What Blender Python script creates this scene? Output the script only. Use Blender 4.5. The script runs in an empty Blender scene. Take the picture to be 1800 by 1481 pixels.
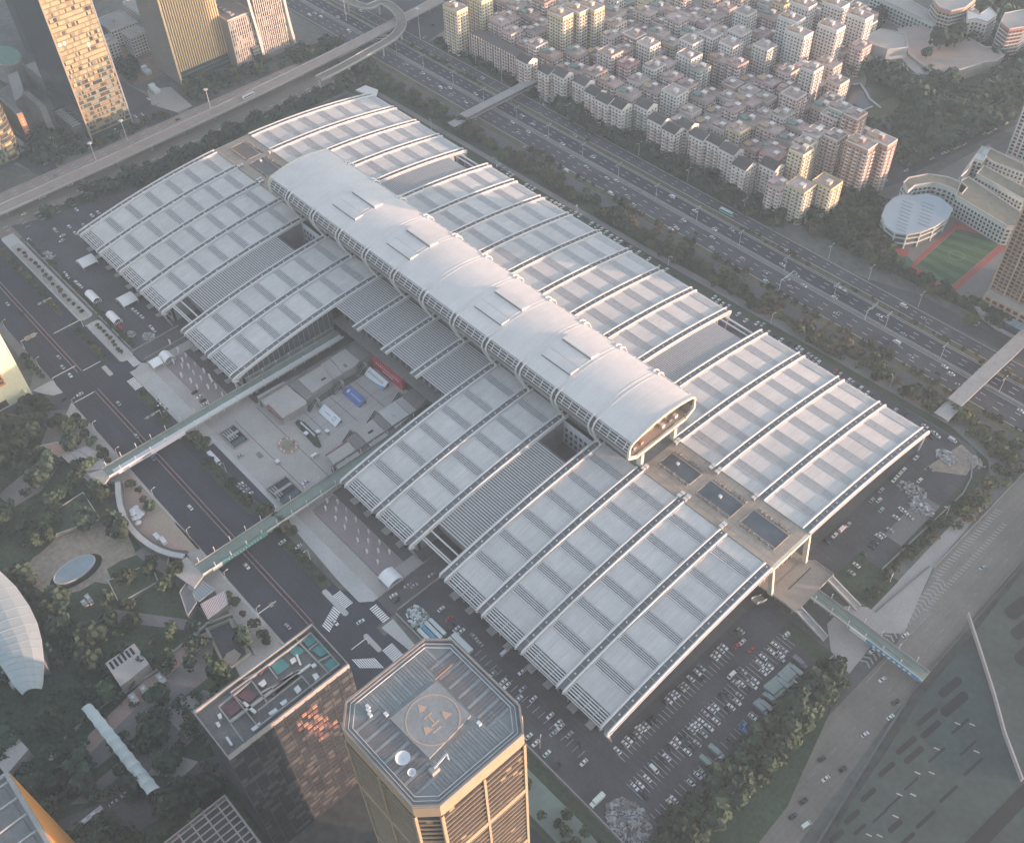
import bpy, math, random
from mathutils import Vector, Matrix
random.seed(7)
R = random.Random(11)
sc = bpy.context.scene
# ------------------------------------------------------------------ camera
CX, CY, CZ = 678.889, -172.26, 478.562
F_PX, AZ, EL, RO = 1799.5, 2.42438, -0.83538, -0.04009
d_ = Vector((math.cos(EL)*math.cos(AZ), math.cos(EL)*math.sin(AZ), math.sin(EL)))
r_ = d_.cross(Vector((0, 0, 1))).normalized(); u_ = r_.cross(d_)
r2 = math.cos(RO)*r_ + math.sin(RO)*u_; u2 = -math.sin(RO)*r_ + math.cos(RO)*u_
cam_data = bpy.data.cameras.new('camera'); cam = bpy.data.objects.new('camera', cam_data)
sc.collection.objects.link(cam); sc.camera = cam
cam.matrix_world = Matrix(((r2.x, u2.x, -d_.x, CX), (r2.y, u2.y, -d_.y, CY), (r2.z, u2.z, -d_.z, CZ), (0, 0, 0, 1)))
cam_data.sensor_fit = 'HORIZONTAL'; cam_data.sensor_width = 36.0
cam_data.lens = 36.0*F_PX/1800.0; cam_data.clip_start = 1.0; cam_data.clip_end = 6000.0
# ------------------------------------------------------------------ light
SUN_AZ, SUN_EL = math.radians(36), math.radians(4.5)
world = bpy.data.worlds.new('World'); sc.world = world; world.use_nodes = True
wn = world.node_tree.nodes; wl = world.node_tree.links
bg = wn['Background']; sky = wn.new('ShaderNodeTexSky'); sky.sky_type = 'NISHITA'; sky.sun_disc = False
sky.sun_elevation = SUN_EL; sky.sun_rotation = math.pi/2 - SUN_AZ
sky.air_density = 1.0; sky.dust_density = 1.4; sky.ozone_density = 2.2; sky.altitude = 100
hs = wn.new('ShaderNodeHueSaturation'); hs.inputs['Saturation'].default_value = 0.55
wl.new(sky.outputs[0], hs.inputs['Color']); wl.new(hs.outputs[0], bg.inputs['Color'])
bg.inputs['Strength'].default_value = 0.15
sl = bpy.data.lights.new('sun', 'SUN'); sl.energy = 1.9; sl.angle = math.radians(0.6); sl.color = (1.0, 0.60, 0.42)
so = bpy.data.objects.new('sun', sl); sc.collection.objects.link(so)
sv = Vector((math.cos(SUN_EL)*math.cos(SUN_AZ), math.cos(SUN_EL)*math.sin(SUN_AZ), math.sin(SUN_EL)))
so.rotation_euler = sv.to_track_quat('Z', 'Y').to_euler(); so.location = (900, 100, 600)
sc.view_settings.view_transform = 'Standard'; sc.view_settings.look = 'None'
sc.view_settings.exposure = 2.36; sc.view_settings.gamma = 1.0
sc.cycles.max_bounces = 5; sc.cycles.diffuse_bounces = 3; sc.cycles.glossy_bounces = 2
sc.cycles.transmission_bounces = 2; sc.cycles.volume_bounces = 1; sc.cycles.transparent_max_bounces = 6
HAZE = 0.000145

# ------------------------------------------------------------------ helpers
def G(px, py, z=0.0):
    """world point at height z seen at photograph position (px, py)"""
    d = r2*((px-900)/F_PX) + u2*(-(py-740.5)/F_PX) + d_
    t = (z-CZ)/d.z
    return (CX+t*d.x, CY+t*d.y, z)
def inview(x, y, z=0, m=30):
    v = Vector((x-CX, y-CY, z-CZ)); w = v.dot(d_); return w > 0 and -m < 900+F_PX*v.dot(r2)/w < 1800+m and -m < 740.5-F_PX*v.dot(u2)/w < 1481+m
def link(o): sc.collection.objects.link(o); return o
MATS = {}
def mat(name, col, rough=0.75, var=0.10, scale=0.25, metal=0.0, spec=0.3, bump=0.0, objcol=False, rnd=0.0, emit=None, fine=None, streak=None):
    m = bpy.data.materials.new(name); m.use_nodes = True
    nt = m.node_tree; n = nt.nodes; l = nt.links; b = n['Principled BSDF']
    b.inputs['Roughness'].default_value = rough; b.inputs['Metallic'].default_value = metal
    b.inputs['Specular IOR Level'].default_value = spec
    geo = n.new('ShaderNodeNewGeometry')
    no = n.new('ShaderNodeTexNoise'); no.inputs['Scale'].default_value = scale; no.inputs['Detail'].default_value = 5
    no.inputs['Roughness'].default_value = 0.62
    l.new(geo.outputs['Position'], no.inputs['Vector'])
    mr = n.new('ShaderNodeMapRange'); mr.inputs['From Min'].default_value = 0.3; mr.inputs['From Max'].default_value = 0.7
    mr.inputs['To Min'].default_value = 1-var; mr.inputs['To Max'].default_value = 1+var
    l.new(no.outputs['Fac'], mr.inputs['Value'])
    val = mr.outputs[0]
    if fine:
        n2 = n.new('ShaderNodeTexNoise'); n2.inputs['Scale'].default_value = fine[0]; n2.inputs['Detail'].default_value = 3
        l.new(geo.outputs['Position'], n2.inputs['Vector'])
        m2 = n.new('ShaderNodeMapRange'); m2.inputs['From Min'].default_value = 0.3; m2.inputs['From Max'].default_value = 0.7
        m2.inputs['To Min'].default_value = 1-fine[1]; m2.inputs['To Max'].default_value = 1+fine[1]
        l.new(n2.outputs['Fac'], m2.inputs['Value'])
        mm = n.new('ShaderNodeMath'); mm.operation = 'MULTIPLY'; l.new(val, mm.inputs[0]); l.new(m2.outputs[0], mm.inputs[1]); val = mm.outputs[0]
    if streak:
        sm = n.new('ShaderNodeVectorMath'); sm.operation = 'MULTIPLY'; sm.inputs[1].default_value = (streak[0], streak[1], .05); l.new(geo.outputs['Position'], sm.inputs[0])
        n4 = n.new('ShaderNodeTexNoise'); n4.inputs['Scale'].default_value = 1; n4.inputs['Detail'].default_value = 4; n4.inputs['Roughness'].default_value = .65
        l.new(sm.outputs[0], n4.inputs['Vector']); m4 = n.new('ShaderNodeMapRange'); m4.inputs['From Min'].default_value = .3; m4.inputs['From Max'].default_value = .7
        m4.inputs['To Min'].default_value = 1-streak[2]; m4.inputs['To Max'].default_value = 1+streak[2]*.6; l.new(n4.outputs['Fac'], m4.inputs['Value'])
        mm = n.new('ShaderNodeMath'); mm.operation = 'MULTIPLY'; l.new(val, mm.inputs[0]); l.new(m4.outputs[0], mm.inputs[1]); val = mm.outputs[0]
    if rnd:
        oi = n.new('ShaderNodeObjectInfo'); m3 = n.new('ShaderNodeMapRange')
        m3.inputs['To Min'].default_value = 1-rnd; m3.inputs['To Max'].default_value = 1+rnd
        l.new(oi.outputs['Random'], m3.inputs['Value'])
        mm = n.new('ShaderNodeMath'); mm.operation = 'MULTIPLY'; l.new(val, mm.inputs[0]); l.new(m3.outputs[0], mm.inputs[1]); val = mm.outputs[0]
    vm = n.new('ShaderNodeVectorMath'); vm.operation = 'SCALE'
    if objcol:
        oi2 = n.new('ShaderNodeObjectInfo'); l.new(oi2.outputs['Color'], vm.inputs[0])
    else:
        vm.inputs[0].default_value = col
    l.new(val, vm.inputs['Scale']); l.new(vm.outputs[0], b.inputs['Base Color'])
    if bump:
        bp = n.new('ShaderNodeBump'); bp.inputs['Strength'].default_value = bump; bp.inputs['Distance'].default_value = 0.3
        l.new(no.outputs['Fac'], bp.inputs['Height']); l.new(bp.outputs[0], b.inputs['Normal'])
    if emit:
        b.inputs['Emission Color'].default_value = (*emit[:3], 1); b.inputs['Emission Strength'].default_value = emit[3]
    MATS[name] = m; return m
W = mat
W('white_panel', (.545, .527, .505), .55, .09, .03, fine=(.14, .05), rnd=.045, streak=(.9, .05, .10))
W('cap_panel', (.64, .605, .575), .5, .06, .025, fine=(.11, .04), rnd=.015, streak=(.6, .04, .06))
W('white_metal', (.58, .58, .575), .45, .06, .2)
W('grey_metal', (.30, .305, .31), .5, .1, .3)
W('gutter', (.17, .175, .18), .7, .15, .3)
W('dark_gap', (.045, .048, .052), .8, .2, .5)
W('slat', (.50, .495, .49), .5, .06, .3)
W('slat_bed', (.13, .135, .14), .8, .15, .4)
W('hall_wall', (.33, .34, .34), .7, .12, .15)
W('soffit', (.26, .26, .26), .7, .1, .1)
W('court_wall', (.5, .52, .55), .7, .08, .2)
W('cream', (.62, .57, .46), .6, .06, .2)
W('terrace', (.36, .30, .245), .85, .14, .08, fine=(.7, .1))
W('pool', (.075, .09, .105), .25, .2, .1, spec=.5)
W('asphalt', (.041, .046, .060), .85, .24, .03, fine=(.6, .10), streak=(.02, .8, .16))
W('asphalt_old', (.105, .102, .103), .88, .16, .035, fine=(.5, .12))
W('asphalt_mid', (.074, .076, .085), .88, .3, .035, fine=(.6, .12), streak=(.03, .7, .16))
W('road_brown', (.215, .19, .165), .88, .22, .025, fine=(.5, .08), streak=(.8, .02, .14))
W('paving', (.37, .345, .325), .85, .12, .05, fine=(.9, .08))
W('paving_light', (.43, .425, .41), .85, .12, .06, fine=(.9, .08))
W('paving_dark', (.19, .183, .175), .85, .15, .05, fine=(.8, .1))
W('paving_warm', (.36, .29, .23), .85, .12, .05, fine=(.9, .08))
W('paving_pink', (.38, .275, .235), .85, .12, .05, fine=(.9, .08))
W('deck', (.33, .29, .25), .85, .1, .05, fine=(.9, .08))
W('ground', (.115, .118, .108), .9, .3, .02, fine=(.2, .2))
W('lawn', (.048, .072, .044), .95, .3, .04, fine=(.5, .25))
W('lawn_dry', (.095, .095, .055), .95, .3, .05, fine=(.4, .25))
W('soil', (.22, .15, .11), .95, .3, .05, fine=(.3, .2))
W('sand', (.30, .25, .2), .95, .2, .06, fine=(.4, .2))
W('paint_white', (.78, .78, .76), .7, .12, .6)
W('paint_yellow', (.55, .42, .2), .7, .1, .6)
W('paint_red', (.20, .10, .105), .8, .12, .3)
W('kerb', (.32, .31, .30), .85, .1, .5)
W('concrete', (.30, .295, .285), .85, .12, .15, fine=(.8, .08))
W('concrete_dark', (.17, .17, .168), .85, .15, .15, fine=(.8, .1))
W('concrete_pink', (.33, .275, .25), .85, .1, .1)
W('green_deck', (.19, .235, .205), .8, .1, .2)
W('teal', (.10, .27, .25), .6, .1, .3)
W('teal_roof', (.14, .24, .21), .6, .1, .2)
W('sky_blue', (.10, .27, .42), .6, .15, .4)
W('blue', (.08, .14, .33), .6, .1, .3)
W('red', (.42, .04, .07), .6, .1, .3)
W('orange', (.6, .24, .11), .6, .1, .2)
W('sunlit_face', (.6, .27, .07), .7, .05, .05)  # orange sunlight put into the wall colour
W('helipad', (.265, .275, .275), .8, .12, .12, fine=(.9, .08))
W('roof_grille', (.25, .255, .25), .8, .12, .3)
W('roof_grille_dark', (.195, .165, .165), .8, .12, .3)
W('parapet', (.25, .24, .22), .7, .1, .3)
W('bronze', (.34, .27, .19), .5, .08, .3)
W('bronze_glass', (.085, .062, .052), .3, .3, .2, spec=.5)
W('dark_glass', (.035, .045, .055), .18, .25, .12, spec=.6)
W('teal_glass', (.05, .075, .082), .2, .2, .1, spec=.6)
W('glass', (.07, .085, .095), .2, .2, .3, spec=.5)
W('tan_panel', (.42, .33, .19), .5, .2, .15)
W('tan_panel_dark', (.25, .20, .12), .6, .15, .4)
W('sunlit_fin', (.80, .58, .34), .5, .05, .2)  # beige fin with the gold sunlight put into its colour
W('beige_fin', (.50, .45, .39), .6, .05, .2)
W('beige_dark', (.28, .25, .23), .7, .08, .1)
W('blade', (.55, .5, .46), .5, .05, .1)
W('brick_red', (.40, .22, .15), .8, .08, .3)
W('brick_tan', (.42, .30, .20), .8, .08, .3)
W('lit_window', (.8, .7, .45), .4, 0, 1, emit=(1, .82, .45, 1.6))
W('window_dark', (.045, .05, .055), .3, .25, .5, spec=.5)
W('roof_tile', (.085, .078, .076), .8, .15, .5, rnd=.2)
W('house_roof', (.42, .325, .295), .88, .2, .3, rnd=.25, fine=(1.2, .15))
W('house_white', (.70, .65, .61), .75, .08, .4)
W('house_paint', (.5, .4, .35), .8, .08, .3, objcol=True)
W('sunlit_wall', (.72, .66, .45), .55, .05, .1)  # white wall with the sun's pale yellow in its colour
W('steel_roof', (.36, .38, .40), .5, .06, .1)
W('gym_roof', (.30, .37, .42), .45, .05, .08)
W('leaf_roof', (.36, .40, .40), .5, .05, .08)
W('mint', (.50, .56, .54), .6, .04, .1)
W('oval_glass', (.24, .30, .34), .3, .12, .1)
W('slab_green', (.042, .062, .06), .8, .25, .03, fine=(.3, .15))
W('dark_slot', (.014, .018, .021), .8, .2, .1)
W('moss_roof', (.22, .21, .165), .9, .15, .2)
W('turf', (.042, .095, .045), .9, .12, .15)
W('turf_light', (.07, .135, .065), .9, .12, .15)
W('track', (.33, .085, .08), .85, .1, .2)
W('court_green', (.06, .15, .11), .85, .1, .2)
W('water', (.055, .062, .07), .12, .1, .05, spec=.6)
W('bark', (.10, .075, .055), .9, .2, .8)
W('foliage', (.050, .075, .042), .85, .35, .15, rnd=.5, spec=.2)
W('foliage_dry', (.10, .088, .05), .85, .25, .15, rnd=.3, spec=.2)
W('foliage_light', (.085, .11, .045), .85, .25, .15, rnd=.3, spec=.2)
W('foliage_deep', (.038, .060, .041), .85, .35, .15, rnd=.45, spec=.2)
W('car_paint', (.6, .6, .6), .35, .02, .5, spec=.5, objcol=True)
W('car_glass', (.02, .022, .025), .2, .1, .5, spec=.5)
W('tyre', (.02, .02, .02), .9, .1, .5)
W('tent', (.76, .76, .76), .5, .03, .3)
W('banner', (.80, .72, .74), .6, .06, .6)
W('banner_white', (.62, .63, .64), .6, .03, .3)
W('purple_paving', (.27, .225, .23), .85, .12, .06, fine=(.9, .08))

class MB:
    def __init__(s): s.v = []; s.f = []; s.m = []; s.names = []
    def mi(s, n):
        if n not in s.names: s.names.append(n)
        return s.names.index(n)
    def poly(s, pts, m):
        i = len(s.v); s.v += [tuple(p) for p in pts]; s.f.append(tuple(range(i, i+len(pts)))); s.m.append(s.mi(m)); return s
    def box(s, x0, x1, y0, y1, z0, z1, m, top=None):
        if x0 > x1: x0, x1 = x1, x0
        if y0 > y1: y0, y1 = y1, y0
        i = len(s.v); s.v += [(x0, y0, z0), (x1, y0, z0), (x1, y1, z0), (x0, y1, z0), (x0, y0, z1), (x1, y0, z1), (x1, y1, z1), (x0, y1, z1)]
        a = s.mi(m); t = s.mi(top or m)
        s.f += [(i, i+3, i+2, i+1), (i+4, i+5, i+6, i+7), (i, i+1, i+5, i+4), (i+1, i+2, i+6, i+5), (i+2, i+3, i+7, i+6), (i+3, i, i+4, i+7)]
        s.m += [a, t, a, a, a, a]; return s
    def prism(s, pts, z0, z1, m, top=None):
        A = sum(pts[k][0]*pts[(k+1) % len(pts)][1]-pts[(k+1) % len(pts)][0]*pts[k][1] for k in range(len(pts)))
        if A < 0: pts = pts[::-1]
        n = len(pts); i = len(s.v)
        s.v += [(p[0], p[1], z0) for p in pts]+[(p[0], p[1], z1) for p in pts]
        s.f.append(tuple(range(i+n, i+2*n))); s.m.append(s.mi(top or m))
        s.f.append(tuple(range(i+n-1, i-1, -1))); s.m.append(s.mi(m))
        for k in range(n):
            j = (k+1) % n; s.f.append((i+k, i+j, i+n+j, i+n+k)); s.m.append(s.mi(m))
        return s
    def sheet(s, pts, z, m): 
        A = sum(pts[k][0]*pts[(k+1) % len(pts)][1]-pts[(k+1) % len(pts)][0]*pts[k][1] for k in range(len(pts)))
        if A < 0: pts = pts[::-1]
        return s.poly([(p[0], p[1], z) for p in pts], m)
    def tube(s, pts, r, m, n=6, r1=None):
        pts = [Vector(p) for p in pts]; k = len(pts); i0 = len(s.v); a = s.mi(m)
        for j, p in enumerate(pts):
            t = (pts[min(j+1, k-1)]-pts[max(j-1, 0)]).normalized()
            ref = Vector((0, 0, 1)) if abs(t.z) < .9 else Vector((1, 0, 0))
            e = t.cross(ref).normalized(); g = e.cross(t)
            rr = r if r1 is None else r+(r1-r)*j/(k-1)
            for q in range(n):
                w = 2*math.pi*(q+.5)/n; s.v.append(tuple(p+e*rr*math.cos(w)+g*rr*math.sin(w)))
        for j in range(k-1):
            for q in range(n):
                A = i0+j*n+q; B = i0+j*n+(q+1) % n; s.f.append((A, B, B+n, A+n)); s.m.append(a)
        s.f.append(tuple(range(i0, i0+n))); s.m.append(a)
        s.f.append(tuple(range(i0+k*n-1, i0+(k-1)*n-1, -1))); s.m.append(a)
        return s
    def bar(s, p, q, w, h, m):
        """rectangular bar from p to q"""
        p = Vector(p); q = Vector(q); t = (q-p).normalized()
        ref = Vector((0, 0, 1)) if abs(t.z) < .95 else Vector((1, 0, 0))
        e = t.cross(ref).normalized()*w/2; g = e.normalized().cross(t)*h/2
        i = len(s.v); s.v += [tuple(c) for c in (p-e-g, p+e-g, p+e+g, p-e+g, q-e-g, q+e-g, q+e+g, q-e+g)]
        a = s.mi(m); s.f += [(i, i+1, i+2, i+3), (i+7, i+6, i+5, i+4), (i, i+4, i+5, i+1), (i+1, i+5, i+6, i+2), (i+2, i+6, i+7, i+3), (i+3, i+7, i+4, i)]
        s.m += [a]*6; return s
    def ribbon(s, pts, w, z0, z1, m, closed=False, top=None):
        """raised band of width w along a flat polyline"""
        P = [Vector((p[0], p[1])) for p in pts]; n = len(P); L = []; Q = []
        for j in range(n):
            if closed: t = P[(j+1) % n]-P[j-1]
            else: t = P[min(j+1, n-1)]-P[max(j-1, 0)]
            t.normalize(); e = Vector((-t.y, t.x))*w/2; L.append(P[j]+e); Q.append(P[j]-e)
        for j in range(n if closed else n-1):
            k = (j+1) % n
            s.prism([L[j], Q[j], Q[k], L[k]], z0, z1, m, top)
        return s
    def mesh(s, name, o=(0, 0, 0)):
        me = bpy.data.meshes.new(name)
        me.from_pydata([(a-o[0], b-o[1], c-o[2]) for a, b, c in s.v] if any(o) else s.v, [], s.f)
        for n in s.names: me.materials.append(MATS[n])
        me.polygons.foreach_set('material_index', s.m); me.update(); return me
    def bounds(s):
        xs = [p[0] for p in s.v]; ys = [p[1] for p in s.v]; zs = [p[2] for p in s.v]
        return min(xs), max(xs), min(ys), max(ys), min(zs), max(zs)
ORG = {}
def tag(o, label=None, cat=None, group=None, kind=None):
    if label: o['label'] = label
    if cat: o['category'] = cat
    if group: o['group'] = group
    if kind: o['kind'] = kind
    return o
def thing(name, label, cat, loc=(0, 0, 0), group=None, rz=0):
    o = bpy.data.objects.new(name, None); link(o); o.location = loc; o.rotation_euler = (0, 0, rz); o.empty_display_size = 1
    ORG[o.name] = tuple(loc); return tag(o, label, cat, group)
def part(name, mb, parent, kind=None, label=None, local=False):
    """mesh given in world coordinates (or local ones), child of parent"""
    o0 = ORG.get(parent.name, (0, 0, 0)); me = mb.mesh(name, (0, 0, 0) if local else o0)
    o = bpy.data.objects.new(name, me); link(o); o.parent = parent; ORG[o.name] = o0
    return tag(o, label, None, None, kind)
def inst(name, me, parent, loc, kind=None):
    o = bpy.data.objects.new(name, me); link(o); o.parent = parent
    o0 = ORG.get(parent.name, (0, 0, 0)); o.location = (loc[0]-o0[0], loc[1]-o0[1], loc[2]-o0[2]); return tag(o, kind=kind)
def solo(name, mb, label, cat, group=None, kind=None):
    """a thing that is one mesh, origin at the middle of its base"""
    b = mb.bounds(); o0 = ((b[0]+b[1])/2, (b[2]+b[3])/2, b[4])
    o = bpy.data.objects.new(name, mb.mesh(name, o0)); link(o); o.location = o0; ORG[o.name] = o0
    return tag(o, label, cat, group, kind)
def struct(name, mb, parent=None):
    o = bpy.data.objects.new(name, mb.mesh(name)); link(o)
    if parent: o.parent = parent
    else: o['kind'] = 'structure'
    return o
def copytree(src, loc, rz=0, label=None, group=None, col=None):
    r = src.copy(); link(r); r.location = loc; r.rotation_euler = (0, 0, rz)
    if label: r['label'] = label
    if group: r['group'] = group
    if col: r.color = col
    for ch in list(src.children):
        c = ch.copy(); link(c); c.parent = r
        if col: c.color = col
        for g in list(ch.children):
            k = g.copy(); link(k); k.parent = c
    return r
ONES = 'first second third fourth fifth sixth seventh eighth ninth tenth eleventh twelfth thirteenth fourteenth fifteenth sixteenth seventeenth eighteenth nineteenth'.split()
TENS = {2: ('twenty', 'twentieth'), 3: ('thirty', 'thirtieth'), 4: ('forty', 'fortieth'), 5: ('fifty', 'fiftieth'), 6: ('sixty', 'sixtieth'), 7: ('seventy', 'seventieth'), 8: ('eighty', 'eightieth'), 9: ('ninety', 'ninetieth')}
def nth(n):
    if n < 20: return ONES[n-1]
    if n >= 100: return 'hundred-and-' + nth(n-100) if n > 100 else 'hundredth'
    t, o = divmod(n, 10); return TENS[t][1] if o == 0 else TENS[t][0]+'-'+ONES[o-1]
def rect(x0, x1, y0, y1): return [(x0, y0), (x1, y0), (x1, y1), (x0, y1)]

W('roof_paint', (.52, .36, .26), .8, .1, .5)
W('facade_dark', (.07, .075, .08), .5, .15, .2)
W('girder_back', (.12, .122, .125), .7, .1, .3)
W('facade_glass', (.03, .036, .045), .5, .3, .15, spec=.2)
W('facade_glass_warm', (.036, .032, .034), .5, .3, .15, spec=.2)
# ================================================================== SETTING
g = MB(); g.sheet(rect(-700, 950, -450, 1250), 0.0, 'ground'); struct('ground', g)
def sheet_(name, pts, z, m): b = MB(); b.sheet(pts, z, m); return struct(name, b)
def slab(name, pts, z, m, side='kerb', z0=0.0): b = MB(); b.prism(pts, z0, z, side, m); return struct(name, b)
# --- north boulevard
b = MB(); b.sheet(rect(-130, 780, -82, -41), .04, 'asphalt'); b.sheet([(128, -41), (160, -41), (146, -30), (139, -28), (125, -28)], .041, 'asphalt')
b.sheet([(378, -41), (411, -41), (411, -28), (398, -28), (390, -33)], .041, 'asphalt'); b.sheet([(113, -82), (150, -82), (140, -92), (126, -112), (112, -125), (96, -120), (113, -98)], .041, 'asphalt_mid')
b.sheet(rect(418, 470, -41, -34), .041, 'asphalt'); struct('boulevard_road', b)
# lane markings
mk = MB()
def dashes(b, x0, x1, y, z, m='paint_white', on=5, off=8, w=.28):
    x = x0
    while x < x1: b.sheet(rect(x, min(x+on, x1), y-w/2, y+w/2), z, m); x += on+off
def dashes_y(b, y0, y1, x, z, m='paint_white', on=5, off=8, w=.28):
    y = y0
    while y < y1: b.sheet(rect(x-w/2, x+w/2, y, min(y+on, y1)), z, m); y += on+off
[mk.sheet(rect(a_, c_, y_-.45, y_+.45), .06, 'paint_red') for a_, c_ in ((-120, 118), (142, 386)) for y_ in (-66.3, -63.8)]
for y in (-74.4, -56): dashes(mk, -120, 112, y, .06, 'asphalt_old', 3, 9, .18); dashes(mk, 165, 378, y, .06, 'asphalt_old', 3, 9, .18)
mk.sheet(rect(386, 387, -81, -67), .06, 'paint_white'); mk.sheet(rect(118, 118.6, -63, -50), .06, 'paint_white'); mk.sheet(rect(141.5, 142.1, -81, -67), .06, 'paint_white')
struct('road_markings', mk)
def crosswalk(label, pts, nbars):
    """zebra bars between two opposite sides of a quad: pts a,b (one kerb side) and c,d (other)"""
    root = thing('zebra_crossing', label, 'crosswalk', (pts[0][0], pts[0][1], .06), 'zebra crossings')
    a, b_, c_, d = [Vector(p) for p in pts]
    for k in range(nbars):
        t0 = (k+.18)/nbars; t1 = (k+.78)/nbars
        q = MB(); q.sheet([tuple(a.lerp(b_, t0)), tuple(a.lerp(b_, t1)), tuple(d.lerp(c_, t1)), tuple(d.lerp(c_, t0))], .065, 'paint_white')
        part('stripe', q, root)
crosswalk('zebra crossing at the corner of the forecourt with the white tents', [(148, -46.6), (160, -46.6), (160, -41.2), (148, -41.2)], 9)
crosswalk('narrow zebra crossing over the lane mouth beside the two white tents', [(129.5, -36.5), (129.5, -31), (139.5, -31), (139.5, -36.5)], 8)
crosswalk('zebra crossing between the refuge island and the south forecourt', [(378.5, -47), (390, -46.5), (390, -40.5), (378.5, -41)], 10)
crosswalk('slanting zebra crossing over the boulevard with a white car on it', [(384, -49.5), (390, -61.5), (396, -61), (390, -49)], 10)
crosswalk('zebra crossing just before the octagonal roof, nearer the wide boulevard', [(417, -62), (425, -52.5), (433, -52.5), (424, -62)], 10)
crosswalk('zebra crossing across the lane ending at the gravel corner', [(399, -36.5), (411.5, -36.5), (411.5, -32), (399, -32)], 9)
crosswalk('zebra crossing running under the edge of the octagonal roof', [(424, -47), (436, -47), (436, -40.5), (424, -40.5)], 10)
# tree strips of the boulevard
STRIPS = [(-60, 55, -49, -45.6), (67, 124, -49, -45.6), (163, 203, -48.6, -42), (243, 299, -48.6, -41.5), (330, 372, -47.6, -41.5)]
b = MB()
for x0, x1, y0, y1 in STRIPS: b.prism([(x0, y0+.6), (x0+2, y0), (x1-2, y0), (x1, y0+1), (x1, y1-1), (x1-2, y1), (x0+2, y1), (x0, y1-.6)], 0, .16, 'kerb', 'lawn')
struct('planted_median', b)
b = MB()
def rounded(x0, x1, y0, y1, r=3): 
    P = []
    for cx, cy, a in ((x1-r, y1-r, 0), (x0+r, y1-r, 90), (x0+r, y0+r, 180), (x1-r, y0+r, 270)):
        for k in range(5): t = math.radians(a+22.5*k); P.append((cx+r*math.cos(t), cy+r*math.sin(t)))
    return P
b.prism(rounded(-60, 72, -41.5, -31), 0, .15, 'kerb', 'paving_light'); b.prism(rounded(78, 130, -40.5, -30.5), 0, .151, 'kerb', 'paving_light')
b.prism([(139, -31), (144, -40), (228, -40), (228, -29), (142, -28.5)], 0, .15, 'kerb', 'paving_light')
b.prism([(300, -34), (372, -38), (392, -38), (397, -32), (397, -28.5), (300, -29)], 0, .15, 'kerb', 'paving_light')
b.prism(rounded(372, 394, -49.2, -46, 1.5), 0, .17, 'kerb', 'paving_light'); b.prism(rounded(410, 424, -49.4, -46.6, 1.3), 0, .17, 'kerb', 'paving_light')
b.prism([(413, -39), (440, -36), (440, -33), (413, -31)], 0, .16, 'kerb', 'paving_light')
b.prism(rounded(124, 136, -52.6, -49.5, 1), 0, .16, 'kerb', 'paving_light')
# south side walk
b.prism([(-46, -88), (96, -88), (112, -98), (112, -82.2), (-46, -82.2)], 0, .15, 'kerb', 'paving_dark')
b.prism([(112, -82.2), (112, -96), (120, -92), (126, -88), (128, -82.2)], 0, .152, 'kerb', 'paving_light')
b.prism([(140, -82.2), (152, -94), (176, -94), (176, -100), (222, -100), (234, -84), (380, -84), (400, -82.2)], 0, .15, 'kerb', 'paving')
struct('sidewalk', b)
b = MB(); b.sheet(rect(-45, 70, -40.3, -33.2), .17, 'paving'); b.sheet(rect(234, 368, -83.8, -82.5), .17, 'paving_light')
b.sheet([(286, -84), (386, -84), (386, -104), (352, -92), (352, -85)], .156, 'paving'); b.sheet([(146, -100), (175, -95), (222, -99), (214, -108), (186, -105), (160, -113)], .08, 'paving_dark'); struct('pavement', b)
# --- forecourts and central plaza
b = MB(); b.sheet(rect(142, 226, -29, 4), .05, 'paving'); b.sheet(rect(150, 212, -19.6, -4.6), .066, 'purple_paving'); b.sheet(rect(150, 212, -4.4, 4), .07, 'asphalt_old')
b.sheet(rect(318, 397, -29, 4), .05, 'paving'); b.sheet(rect(322, 388, -20, -4), .066, 'purple_paving'); b.sheet(rect(320, 388, -3.4, 4), .07, 'asphalt_old')
b.box(150, 212, -20.1, -19.8, .05, .1, 'dark_gap'); b.box(325, 386, -20.2, -19.9, .05, .1, 'dark_gap'); b.box(325, 388, -3.7, -3.4, .05, .1, 'dark_gap')
b.sheet(rect(142, 226, -41, -29.6), .155, 'paving_light')
struct('forecourt', b)
b = MB(); b.sheet(rect(226, 316, -40, 16), .05, 'paving'); b.sheet(rect(254, 296, 16, 82), .051, 'paving')
for y in (-14, 2.5): b.box(229, 308, y-.15, y+.15, .05, .09, 'dark_gap')
b.box(250, 282, 22, 22.3, .05, .09, 'dark_gap'); b.box(252, 284, 42, 42.3, .05, .09, 'dark_gap'); b.box(252, 286, 62, 62.3, .05, .09, 'dark_gap')
for x in (262, 272, 281): b.box(x-.1, x+.1, 17, 80, .05, .08, 'paving_dark')
cx, cy = G(506, 783)[:2]
b.sheet([(cx+9*math.cos(k*.3927), cy+6.5*math.sin(k*.3927)) for k in range(16)], .07, 'paving_warm')
b.sheet([(228, -40), (310, -33), (300, -41), (236, -41)], .052, 'asphalt_old'); b.sheet(rect(236, 306, -40, -34), .056, 'asphalt')
b.sheet(rect(229, 306, -34, -31), .06, 'paving_light')
struct('plaza', b)
# driveways
b = MB(); b.sheet(rect(125, 138.5, -30, 276), .06, 'asphalt_old'); b.sheet(rect(397, 410.5, -30, 276), .06, 'asphalt_old'); struct('driveway', b)
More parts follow.
